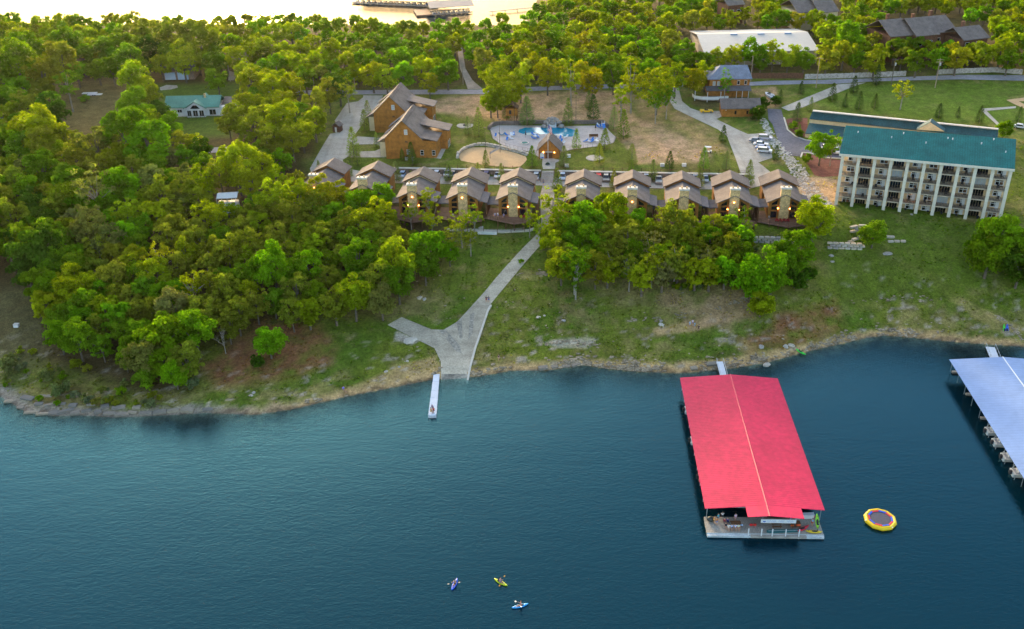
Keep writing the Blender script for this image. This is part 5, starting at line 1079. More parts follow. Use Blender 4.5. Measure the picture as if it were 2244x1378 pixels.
def fold(s): return (.12+s*1.15, -.12*math.sin(s*7), -.5-s*1.5)
for k in range(13):
    m = MB(); 
    for j in range(8):
        if k < 7 and j < 3: continue
        a, c = fold(j/8), fold((j+1)/8); z0, z1 = -k*.16, -(k+1)*.16; m.ext([(a[0], a[1], a[2]+z0), (c[0], c[1], c[2]+z0), (c[0], c[1], c[2]+z1), (a[0], a[1], a[2]+z1)], (0, .015, 0))
    m.build('stripe', fw_ if k % 2 else fr_, fg)
m = MB(); st_ = MB()
for j in range(3):
    a, c = fold(j/8), fold((j+1)/8); m.ext([(a[0], a[1], a[2]), (c[0], c[1], c[2]), (c[0], c[1], c[2]-7*.16), (a[0], a[1], a[2]-7*.16)], (0, .015, 0))
    for q in range(4): x_ = (a[0]+c[0])/2; st_.ball((x_, (a[1]+c[1])/2-.01, (a[2]+c[2])/2-.16-q*.25), .035, n=5, m=3)
m.build('canton', fb_, fg); st_.build('star_field', fw_, fg, kind='stuff')
# ------------------------------------------------------------------ pool area
PP_ = [(1136, 290), (1138, 284), (1153, 279.5), (1200, 280), (1239, 280), (1264, 286), (1265, 295), (1252, 300), (1234, 299), (1222, 295), (1204, 294), (1184, 295), (1172, 290), (1160, 294), (1146, 294)]
sheet('pool_water', PP_, M['poolwater'], .11, 2)
sheet('beach_entry', [(1146, 294.5), (1156, 291.5), (1170, 291), (1178, 295.5), (1165, 297), (1150, 296.5)], mat('pale pool shallows', (.45, .50, .44), .4, .1, .5), .125, 2)
sheet('beach_entry', [(1205, 294.5), (1222, 294), (1234, 298.5), (1233, 300), (1220, 297)], bpy.data.materials['pale pool shallows'], .125, 2)
ribbon('pool_wall', [(1071, 284), (1080, 275), (1100, 272), (1135, 273), (1150, 270), (1195, 271), (1202, 276)], M['shingle'], .9, 1.2); ribbon('pool_wall', [(1226, 277), (1236, 271), (1270, 271), (1320, 270), (1332, 280)], M['shingle'], .9, 1.2)
rk = thing('rock_waterfall', 'boulder waterfall at the back of the pool', 'waterfall', ground(1211, 280), RZ)
def rockmesh(seed, n=7, m=5, flat=.6):
    r_ = random.Random(seed); mb = MB(); mb.ball((0, 0, 0), 1, n=n, m=m); mb.v = [tuple(np.array(v)*(1, 1, flat)*r_.uniform(.72, 1.18)) for v in mb.v]; return mb.mesh('rock', M['stone'])
ROCKS = [rockmesh(i) for i in range(6)]
RC = [(.42, .38, .32), (.50, .45, .37), (.34, .31, .28), (.46, .39, .30)]
for k, (x, y, z, s) in enumerate(((-3, 0, .6, 1.1), (-2.2, .6, 1.8, 1.0), (-1.2, 1.2, 2.7, 1.1), (0, 1.3, 3.0, 1.1), (1.2, 1.2, 2.6, 1.1), (2.2, .6, 1.8, 1.0), (3, 0, .7, 1.2), (0, 1.8, 1.3, 2.3))): link('boulder', ROCKS[k % 6], rk, color=(.26, .24, .22), loc=(x, y, z), scale=s, rotz=k)
MB().ext([(-1.3, .2, 0), (1.3, .2, 0), (1.1, .9, 2.6), (-1.1, .9, 2.6)], (0, .05, 0)).build('falling_water', mat('falling water', (.42, .46, .47), .2, .2, 2), rk)
def lounger():
    t = thing('pool_lounger', 'x', 'lounger'); tint(MB().box(-.33, .33, -.95, .4, .3, .38).build('seat', M['cloth'], t, color=(.03, .16, .45))); tint(MB().ext([(-.33, .4, .33), (.33, .4, .33), (.33, .95, .85), (-.33, .95, .85)], (0, .07, 0)).build('backrest', M['cloth'], t, color=(.03, .16, .45)))
    m = MB(); [m.tube((x, y, 0), (x, y, .32), .03, n=4) for x in (-.3, .3) for y in (-.8, .4)]; m.build('leg_frame', M['white'], t, kind='stuff'); return t
def ptable():
    t = thing('patio_table', 'x', 'table'); MB().tube((0, 0, .7), (0, 0, .74), .6, n=12).build('table_top', M['white'], t); MB().tube((0, 0, 0), (0, 0, .7), .06).build('pedestal', M['white'], t); return t
lg = None; bl_, wt, gy = (.03, .17, .5), (.62, .65, .68), (.12, .2, .25)
LN = [(1086, 299, bl_), (1098, 297, gy), (1102, 297, gy), (1111, 298, bl_), (1120, 297, wt), (1124, 298, wt), (1126, 296, bl_), (1111, 307, bl_), (1120, 305, wt), (1168, 296, bl_), (1172, 299, wt), (1176, 299, wt), (1179, 302, bl_), (1170, 305, bl_), (1220, 305, gy), (1228, 304, bl_), (1230, 311, bl_), (1240, 302, wt), (1233, 316, wt), (1283, 311, bl_), (1290, 311, wt), (1297, 308, bl_), (1297, 312, bl_), (1305, 309, wt), (1313, 276, wt), (1318, 279, bl_), (1312, 280, bl_)]
LN.sort(key=lambda a: a[0])
for k, (x, y, c) in enumerate(LN):
    nm = {bl_: 'blue', wt: 'white', gy: 'grey-green'}[c]; side = 'left of the pool house' if x < 1195 else 'right of the pool house'; sub = [a for a in LN if a[2] == c and (a[0] < 1195) == (x < 1195)]
    lab = f'{nm} pool lounger {side}, {ORD[sub.index((x, y, c))]} {nm} one from the left'; p = ground(x, y)+Vector((0, 0, .09))
    if lg is None: lg = lounger(); lg.location = p; lg.rotation_euler = (0, 0, RZ); tag(lg, lab, 'lounger', 'pool loungers'); [setattr(ch, 'color', (*c, 1)) for ch in lg.children if ch.get('tint')]
    else: dup(lg, p, R(random.uniform(-60, 60)), lab, color=c)
tb_ = ptable(); tb_.location = ground(1116, 303)+Vector((0, 0, .09)); tag(tb_, 'white patio table among the loungers at the left end of the pool', 'table', 'poolside tables'); dup(tb_, ground(1174, 303)+Vector((0, 0, .09)), 0, 'white patio table between loungers left of the pool house roof'); dup(tb_, ground(1308, 313)+Vector((0, 0, .09)), 0, 'white patio table at the right part of the pool deck')
h = tag(MB().tube((0, 0, 0), (0, 0, .45), 1.35, n=16).build('hot_tub', M['cap'], loc=ground(1150, 315)), 'round hot tub sunk at the near edge of the pool deck', 'hot tub'); MB().tube((0, 0, .45), (0, 0, .46), 1.05, n=16).build('tub_water', mat('green tub water', (.03, .16, .15), .15, 0), h)
h = thing('shade_bar', 'dark long awning bench at the right of the pool', 'bench', ground(1301, 301)); MB().box(-1.5, 1.5, -.3, .3, .4, .5).build('seat', M['log_dark'], h); MB().box(-1.5, 1.5, .25, .32, .5, 1.1).build('backrest', M['log_dark'], h); [MB().box(x-.06, x+.06, -.25, .25, 0, .4).build('leg', M['log_dark'], h) for x in (-1.3, 1.3)]
for x, y, lab in ((1152, 302, 'dark closed parasol standing left of the pool house roof'), (1305, 287, 'dark closed parasol at the right end of the pool')):
    t = thing('parasol', lab, 'parasol', ground(x, y)); MB().tube((0, 0, 0), (0, 0, 2.6), .04, n=5).build('pole', M['black'], t); MB().tube((0, 0, 1.1), (0, 0, 2.5), .28, .06, 7).build('folded_canopy', M['black'], t)
t = thing('water_slide', 'blue and white play slide at the right rear corner of the pool', 'slide', ground(1322, 281)); MB().ext([(-.5, 0, 1.6), (.5, 0, 1.6), (.8, -2.4, .1), (-.1, -2.4, .1)], (0, .1, .1)).build('chute', mat('blue plastic', (.05, .2, .6), .4, 0), t); MB().box(-.6, .6, 0, .9, 1.5, 1.6).build('platform', M['white'], t); [MB().tube((x, y, 0), (x, y, 2.4), .06, n=5).build('post', M['white'], t) for x in (-.5, .5) for y in (.1, .8)]
pf = thing('pool_fence', 'thin dark metal fence along the near edge of the pool deck', 'fence')
for seg in ([(1075, 292), (1080, 304), (1100, 318), (1135, 328), (1156, 332), (1176, 338)], [(1231, 333), (1258, 327), (1318, 320), (1345, 313), (1350, 303)]):
    q = along(seg, 1.7); 
    for i, a in enumerate(q):
        MB().tube(a, a+Vector((0, 0, 1.2)), .04, n=4).build('fence_post', M['rail_dark'], pf)
        if i: m = MB(); [m.tube(q[i-1]+Vector((0, 0, h_)), a+Vector((0, 0, h_)), .02, n=4) for h_ in (.15, 1.15)]; m.build('fence_rail', M['rail_dark'], pf)
def disc(px_, py_, rx, lab, ring=True):
    p = ground(px_, py_); r_ = rx*p.y/FPX*1.05; t = tag(MB().tube((0, 0, -.4), (0, 0, .10), r_, n=24).build('stone_circle', M['concrete'], loc=p), lab, 'patio')
    if ring: MB().tube((0, 0, .1), (0, 0, .4), .7, n=12).build('fire_ring', M['shingle_dark'], t); MB().tube((0, 0, .4), (0, 0, .41), .5, n=12).build('ash_bed', M['black'], t)
disc(1019, 275, 18, 'round pale fire pit patio on the lawn left of the pool'); disc(1303, 346, 19, 'round pale patio on the lawn right of the pool house', False)
p = ground(1200, 361); t = tag(MB().tube((0, 0, 0), (0, 0, .35), .75, n=14).build('planter', M['shingle_dark'], loc=p), 'round dark planter at the top of the stairs', 'planter'); MB().ball((0, 0, .45), .6, .6, .35).build('plant', mat('dark planting', (.03, .05, .02), .9, .3, 3), t)
for x, y, lab in ((1242, 365, 'white utility box on the lawn right of the stairs'), (1451, 364, 'white utility box on the lawn above the seventh cabin'), (1499, 364, 'white and green utility box on the lawn above the eighth cabin'), (1246, 344, 'pale boulder-like box right of the pool house'), (37, 716, 'pale box on the grass at the left shore')):
    o = tag(MB().box(-.6, .6, -.5, .5, 0, .8).build('utility_box', M['white'], loc=ground(x, y)), lab, 'utility box'); MB().box(-.65, .65, -.55, .55, .8, .86).build('lid', M['cap'], o)
t = thing('volleyball_net', 'volleyball net across the sand court', 'net'); a, c = ground(1096, 334), ground(1074, 347); MB().ext([a+Vector((0, 0, 1.4)), c+Vector((0, 0, 1.4)), c+Vector((0, 0, 2.2)), a+Vector((0, 0, 2.2))], (.02, .02, 0)).build('net_band', M['board'], t); MB().tube(c, c+Vector((0, 0, 2.3)), .06).build('net_post', M['rail_dark'], t)
# ------------------------------------------------------------------ stone walls and rocks
def blockwall(pts, rows, label, size=(1.5, .75, .55), name='block_wall', stepback=.25):
    t = thing(name, label, 'stone wall'); g = [ground(*p) for p in pts]; seg = []
    for i in range(len(g)-1):
        d = (g[i+1]-g[i]); d.z = 0; L_ = d.length; n = max(1, int(L_/size[0]))
        for j in range(n): seg.append((g[i]+d*((j+.5)/n), math.atan2(d.y, d.x), L_/n))
    nrm = Vector((0, 1, 0))
    for r_ in range(rows):
        for k, (p, a, l) in enumerate(seg):
            o = link('stone', BLK[random.randrange(5)], t, color=random.choice(RC), loc=(p.x+(.5*l*math.cos(a) if r_ % 2 else 0), p.y+r_*stepback, zg(p.x, p.y)+.15+r_*size[2]), rotz=a+random.uniform(-.12, .12), scale=(l*random.uniform(.40, .46), size[1]*.55*random.uniform(.8, 1.2), size[2]*random.uniform(.42, .5)))
def blockmesh(seed):
    r_ = random.Random(seed); rings = []
    for x, k in ((-1, .86), (-.8, 1), (.8, 1), (1, .86)): rings.append([(x*r_.uniform(.94, 1.02), y*k*r_.uniform(.9, 1.08), z*k*r_.uniform(.9, 1.05)) for y, z in ((-1, -1), (1, -1), (1, 1), (-1, 1))])
    return MB().loft(rings).mesh('stone', M['stone'])
BLK = [blockmesh(i) for i in range(5)]
blockwall([(1637, 530), (1738, 533)], 3, 'pale stacked block wall below the right end cabin'); blockwall([(1812, 543), (1890, 546)], 3, 'pale stacked block wall left of the bushy tree below the hotel'); blockwall([(1858, 533), (1885, 521), (1888, 514)], 2, 'curving upper course of pale blocks left of the bushy tree')
blockwall([(1862, 511), (1880, 504), (1900, 506)], 3, 'short high stack of pale blocks behind the bushy tree'); blockwall([(1940, 519), (1962, 521)], 1, 'short upper block row right of the bushy tree'); blockwall([(1945, 530), (1986, 529)], 1, 'lower block row right of the bushy tree')
blockwall([(1002, 347), (1005, 336), (1018, 326), (1040, 319), (1060, 318), (1100, 326), (1130, 333), (1156, 341)], 2, 'pale boulder border round the top of the sand court', (1.3, .8, .5), 'boulder_border', .1)
def near_rock(x, y, s, c=None, lab='pale limestone boulder', flat=1):
    p = ground(x, y); return tag(link('rock', ROCKS[random.randrange(6)], color=c or random.choice(RC), loc=p, rotz=random.uniform(0, 6), scale=(s, s*.75, s*.6*flat)), lab, 'rock')
for x, y, s, lab in ((1449, 711, .95, 'pinkish tan boulder on the grass, lower of a stacked pair above the shore'), (1449, 703, .6, 'smaller pale boulder resting above the pinkish one on the grass'), (1180, 695, .8, 'flat white stone in the grass right of the ramp'), (1193, 691, .5, 'small white stone beside the flat white stone'), (1235, 702, .7, 'grey white stone lying alone on the mid slope'), (1055, 499, 1.1, 'pale boulder above the banner by the cabins'), (846, 813, .7, 'flat tan stone on the grass left of the swim dock'), (875, 804, .5, 'small white stone left of the ramp foot'), (893, 791, .5, 'small grey stone highest left of the ramp foot'), (920, 652, 1.0, 'grey boulder on the slope above the ramp arm'), (930, 655, .9, 'tan boulder beside the grey one above the ramp arm'), (1998, 470, .6, 'small stone at the edge of the hotel lawn'), (1668, 759, 1.0, 'grey boulder on the shore right of the gangway'), (1722, 759, .9, 'pale boulder on the shore left of the green kayak'), (1735, 757, 1.0, 'largest pale boulder left of the green kayak'), (1680, 800, 1.2, 'grey boulder at the waterline right of the red dock'), (550, 867, .7, 'white stone on the left shore slope'), (556, 860, .6, 'second white stone just above another on the left shore slope'), (1822, 560, .8, 'pale rubble stone below the left block wall'), (1824, 573, .7, 'second pale rubble stone down the drain below the block wall'), (1945, 555, 1.6, 'broad tan rock slab below the bushy tree'), (900, 745, 2.2, 'flat pinkish rock outcrop below the ramp arm')): near_rock(x, y, s, None, lab, .4 if 'slab' in lab or 'flat' in lab else 1)
def scatter(name, pts, lab, meshf, kind='stuff'):
    """many small stones: one object"""
    V, F, n = [], [], 0; A = []
    for (x, y, z, s, f, a, seed) in pts:
        me = ROCKS[seed % 6]; co = np.array([v.co for v in me.vertices])*(s, s*.7, s*f); c, s_ = math.cos(a), math.sin(a)
        co = np.stack([co[:, 0]*c-co[:, 1]*s_, co[:, 0]*s_+co[:, 1]*c, co[:, 2]], 1)+(x, y, z); V += co.tolist(); F += [tuple(i+n for i in p.vertices) for p in me.polygons]; n += len(co)
    me = bpy.data.meshes.new(name); me.from_pydata(V, [], F); me.materials.append(meshf); link(name, me, kind=kind, label=lab)
m_shore = mat('shore rock', (.27, .215, .145), .95, .4, .35, fine=3)
pts = []
for k in range(1500):
    u = random.uniform(SU.min()+100, SU.max()-40); left = u < -60; d = abs(random.gauss(0, 3.4 if left else 1.5))+(.15 if not left else .1)
    if left and random.random() < .35: d = random.uniform(0, 14)
    if abs(u-(uv(*at(995, 832)[:2])[0])) < 3.6 or (not left and vnoise(np.array([u]), np.array([0.]), 9, 5)[0] < random.uniform(.25, .7)): continue
    v = np.interp(u, SU, SV)+d; x, y = xy(u, v); pts.append((x, y, zg(x, y)+.02, random.uniform(.2, .75)*(1.5 if left else 1), random.uniform(.25, .6), R(random.gauss(10, 25)), k))
scatter('shore_rock', pts, 'broken limestone along the lake edge', m_shore)
pts = []
for k in range(420):
    x, y = random.uniform(870, 2240), random.uniform(600, 800)
    if inpoly(np.array([x]), np.array([y]), PAVEMASK['boat_ramp'])[0]: continue
    b_ = ground(x, y)
    if fbm(np.array([b_.x]), np.array([b_.y]), 9, 77)[0] < .52: continue
    if b_.z > .3: pts.append((b_.x, b_.y, b_.z, random.uniform(.12, .5), random.uniform(.3, .5), random.uniform(0, 3), k))
for k in range(330):      # rock seams across the slope
    seg = random.choice((((1850, 663), (1960, 652), (2068, 657)), ((1180, 752), (1230, 747), (1310, 756)), ((1340, 706), (1440, 697), (1530, 690)), ((1540, 690), (1610, 660), (1640, 655)), ((1120, 600), (1180, 598), (1200, 600)), ((2180, 690), (2215, 715), (2240, 740)), ((1655, 790), (1740, 768), (1840, 748))))
    i = random.randrange(2); t_ = random.random(); x = seg[i][0]+(seg[i+1][0]-seg[i][0])*t_; y = seg[i][1]+(seg[i+1][1]-seg[i][1])*t_+random.gauss(0, 3); b_ = ground(x, y); pts.append((b_.x, b_.y, b_.z, random.uniform(.15, .6), random.uniform(.25, .5), R(random.gauss(5, 20)), k))
scatter('field_stone', pts, 'loose stones and rock seams on the grassy slope', m_shore)
pts = []
for k in range(900):
    seg = ((1672, 262), (1690, 300), (1712, 332), (1742, 362), (1760, 395), (1785, 430), (1800, 452)); i = random.randrange(len(seg)-1); t_ = random.random(); wd = 8+i*3.2
    x = seg[i][0]+(seg[i+1][0]-seg[i][0])*t_+random.uniform(-wd, wd); y = seg[i][1]+(seg[i+1][1]-seg[i][1])*t_+random.uniform(-3, 3); b_ = ground(x, y); pts.append((b_.x, b_.y, b_.z+.05, random.uniform(.2, .55), random.uniform(.5, .8), random.uniform(0, 3), k))
scatter('riprap', pts, 'pale riprap channel between the last cabin and the hotel', mat('riprap stone', (.44, .41, .36), .95, .3, .5, fine=3))
# rock ledges at the left point: big slabs, one object each
led = [(20, 880), (45, 893), (70, 903), (95, 907), (118, 905), (145, 901), (165, 905), (190, 900), (215, 903), (240, 906), (268, 908), (290, 904), (320, 906), (350, 903), (85, 885), (110, 887), (135, 885), (160, 888), (200, 886), (230, 890), (60, 872), (100, 868), (380, 900), (410, 899), (260, 893), (300, 893), (455, 897), (1190, 806), (1215, 803), (1240, 802), (1262, 800), (1560, 797), (1520, 806)]
for k, (x, y) in enumerate(led):
    p = ground(x, y); near = [l for l in led]; pos = 'on the left rocky point' if x < 600 else ('at the waterline right of the boat ramp' if x < 1400 else 'by the red dock gangway'); grp = sorted([l for l in led if (l[0] < 600) == (x < 600) and (l[0] < 1400) == (x < 1400)])
    n_ = grp.index((x, y)); onm = ORD[n_] if n_ < 20 else ['twenty-first', 'twenty-second', 'twenty-third', 'twenty-fourth', 'twenty-fifth', 'twenty-sixth', 'twenty-seventh', 'twenty-eighth'][n_-20]
    tag(link('rock_ledge', BLK[k % 5], color=random.choice(((.22, .195, .16), (.28, .24, .18), (.18, .165, .145))), loc=(p.x, p.y, max(p.z, .1)), rotz=R(random.gauss(6, 12)), scale=(random.uniform(.8, 1.7), random.uniform(.35, .75), random.uniform(.2, .38))), f'flat grey limestone ledge {pos}, {onm} from the left', 'rock', 'limestone ledges along the shore')
# far docks on the other lake
def far_dock(pxs, label, zroof, roof=True):
    a, c = Vector(at(*pxs[0], .5)), Vector(at(*pxs[1], .5)); d = c-a; t = thing('far_boat_dock', label, 'boat dock', a, math.atan2(d.y, d.x)); Ln = d.length; Wd = 20
    MB().box(0, Ln, -1, 0, -.2, .4).build('walkway', M['planks'], t); MB().box(0, Ln, Wd/2-1, Wd/2+1, -.2, .4).build('walkway', M['planks'], t)
    if roof: r = MB(); gable_x(r, -1, Ln+1, -2, Wd, zroof, zroof+2.2); r.build('roof', mat('pinkish dock roof', (.42, .32, .26), .6, .1, .2), t)
    for k in range(int(Ln/4.5)+1): MB().tube((k*4.5, -.5, 0), (k*4.5, -.5, zroof), .1, n=4).build('post', M['steel'], t); MB().box(k*4.5-.4, k*4.5+.4, 0, Wd/2, -.2, .35).build('slip_finger', M['planks'], t)
    return t, a, math.atan2(d.y, d.x), Ln
t1, a1, r1, n1_ = far_dock([(945, 32), (1035, 26)], 'far boat dock with a pinkish roof on the bright lake', 4.0)
MB().box(-9, -.02, -2, 16, -.2, .6).build('end_platform', M['deck'], t1)
t2, a2_, r2_, n2_ = far_dock([(772, 6), (960, 14)], 'long dark far dock at the very top of the bright lake', 4.0)
for (a_, r_, n_, nm, cnt) in ((a1, r1, n1_, 'pinkish-roofed far dock', 7), (a2_, r2_, n2_, 'long dark far dock', 14)):
    for k in range(cnt):
        q = Matrix.Translation(a_) @ Matrix.Rotation(r_, 4, 'Z') @ Vector((2.2+k*(n_-4)/cnt, 1.2, -.35)); dup(bt, q, r_, f'small boat in the {nm}, {ORD[k]} from the left', 'boats in the far docks', color=random.choice(((.5, .5, .52), (.1, .1, .14), (.08, .14, .35), (.55, .5, .4))))
p = at(1080, 26, .8); fw2 = thing('far_ramp_bridge', 'dark walkway leading ashore from the far docks', 'gangway', (p[0], p[1], 1), R(20)); MB().box(-2, 26, -1, 1, 0, .3).build('walkway', M['planks'], fw2); [MB().tube((x, 0, -2), (x, 0, 0), .2).build('post', M['log_dark'], fw2) for x in (0, 8, 16)]
for x, y, lab in ((682, 18, 'left one of two thin buoys on the bright lake'), (765, 36, 'right one of two thin buoys on the bright lake')): p = at(x, y, 0); o = tag(MB().tube((0, 0, -.5), (0, 0, 2.2), .22, .12).build('buoy', M['log_dark'], loc=p), lab, 'buoy'); MB().ball((0, 0, 2.3), .2).build('top_mark', M['black'], o)
# ------------------------------------------------------------------ trees
def crown_arrays(seed, nclump, nleaf, leaf, rad=(.20, .36), sq=.85, spread=(.45, .8), gap=0.0):
    r = np.random.default_rng(seed); C_ = []
    for k in range(nclump):
        d = r.normal(size=3); d /= np.linalg.norm(d); d[2] = d[2]*.9+.12; rr = r.uniform(*spread)*(1-.12*r.random()); C_.append(d*rr*np.array([1, 1, sq]))
    C_ = np.array(C_); cr = r.uniform(*rad, size=nclump); tone = r.uniform(.72, 1.28, size=nclump)
    k = np.repeat(np.arange(nclump), nleaf); n = len(k); d = r.normal(size=(n, 3)); d /= np.linalg.norm(d, axis=1)[:, None]; d[:, 2] = np.where(d[:, 2] < -.35, -d[:, 2], d[:, 2])
    P = C_[k] + d*cr[k][:, None]*(r.random(n)**.4)[:, None]*np.array([1, 1, .85])
    nrm = d*.7+r.normal(size=(n, 3))*.55+np.array([0, 0, .45]); nrm /= np.linalg.norm(nrm, axis=1)[:, None]
    a = np.cross(nrm, r.normal(size=(n, 3))); a /= np.linalg.norm(a, axis=1)[:, None]; b = np.cross(nrm, a); s = leaf*r.uniform(.6, 1.3, size=n)[:, None]
    V = np.stack([P-a*s, P+b*s*.7+nrm*s*.15, P+a*s, P-b*s*.7+nrm*s*.15], 1).reshape(-1, 3); t = np.repeat(tone[k]*r.uniform(.8, 1.2, size=n), 4)
    return V, t, C_
def quadmesh(name, V, tone, m, col=None):
    me = bpy.data.meshes.new(name); n = len(V)//4; me.vertices.add(len(V)); me.vertices.foreach_set('co', V.astype(np.float32).ravel()); me.loops.add(len(V)); me.loops.foreach_set('vertex_index', np.arange(len(V), dtype=np.int32))
    me.polygons.add(n); me.polygons.foreach_set('loop_start', np.arange(0, 4*n, 4, dtype=np.int32)); me.polygons.foreach_set('loop_total', np.full(n, 4, np.int32)); me.update(calc_edges=True)
    t3 = np.repeat(tone[:, None], 3, 1); a = me.attributes.new('tone', 'FLOAT_VECTOR', 'POINT'); a.data.foreach_set('vector', t3.astype(np.float32).ravel())
    if col is not None: c = me.color_attributes.new('leafcol', 'FLOAT_COLOR', 'POINT'); c.data.foreach_set('color', np.concatenate([col, np.ones((len(V), 1))], 1).astype(np.float32).ravel())
    me.materials.append(m); return me
def trunk_mesh(C_, zc, seed, m, r0=.085, nb=7):
    r = random.Random(seed); mb = MB(); top = (r.uniform(-.06, .06), r.uniform(-.06, .06), zc*.75); mb.tube((0, 0, -.15), (top[0]*.5, top[1]*.5, zc*.4), r0, r0*.75, 6, False); mb.tube((top[0]*.5, top[1]*.5, zc*.4), top, r0*.75, r0*.55, 6, False)
    for k in range(nb):
        c = C_[r.randrange(len(C_))]; e = Vector((c[0]*.9, c[1]*.9, c[2]*.9+zc)); s = Vector(top)*r.uniform(.75, 1.0); mid = s.lerp(e, .5)+Vector((r.uniform(-.08, .08), r.uniform(-.08, .08), .05)); mb.tube(s, mid, r0*.42, r0*.28, 5, False); mb.tube(mid, e, r0*.28, r0*.1, 4, False)
    return mb.mesh('trunk', m)
VAR = {}     # form -> list of (crown mesh, trunk mesh, crown height ratio)
def mk(form, n, zc, **kw):
    out = []
    for i in range(n):
        sd_ = hash((form, i)) % 1000 if False else sum(map(ord, form))*17+i*131; V, t, C_ = crown_arrays(sd_, **kw); me = quadmesh('crown', V+np.array([0, 0, zc]), t, M['leaf']); out.append((me, trunk_mesh(C_, zc, sd_, M['barkpale' if form in ('sparse', 'slim') else 'bark'], .07 if form != 'sparse' else .06, 12 if form in ('sparse', 'slim') else 7), zc))
    VAR[form] = out
mk('round', 6, 1.3, nclump=46, nleaf=105, leaf=.064, sq=1.12, spread=(.5, .88))
mk('lobed', 5, 1.3, nclump=34, nleaf=135, leaf=.064, rad=(.24, .38), spread=(.55, .9), sq=1.12)
mk('loose', 5, 1.35, nclump=78, nleaf=56, leaf=.058, rad=(.14, .25), spread=(.4, 1.0), sq=1.15)
mk('sparse', 4, 1.75, nclump=50, nleaf=26, leaf=.055, rad=(.10, .2), spread=(.3, 1.0), sq=1.1)
mk('slim', 3, 2.2, nclump=46, nleaf=36, leaf=.065, rad=(.14, .26), spread=(.3, 1.0), sq=1.7)
mk('full', 4, 1.0, nclump=48, nleaf=105, leaf=.064, sq=1.05, spread=(.5, .88))
mk('bush', 4, .55, nclump=16, nleaf=60, leaf=.10, rad=(.25, .42), spread=(.35, .75), sq=.75)
FORMTXT = {'round': 'round-crowned', 'lobed': 'lumpy-crowned', 'loose': 'loose-crowned', 'sparse': 'thin see-through', 'slim': 'tall slender', 'bush': 'low bushy', 'full': 'dome-shaped'}
TONES = {'B': ('bright green', (.150, .300, .006)), 'G': ('mid-green', (.145, .245, .007)), 'Y': ('yellow-green', (.265, .315, .007)), 'K': ('golden yellow', (.325, .315, .008)), 'O': ('olive', (.225, .245, .017)), 'S': ('grey-olive', (.205, .210, .05)), 'D': ('dark green', (.065, .130, .009)), 'P': ('pale green', (.17, .20, .085))}
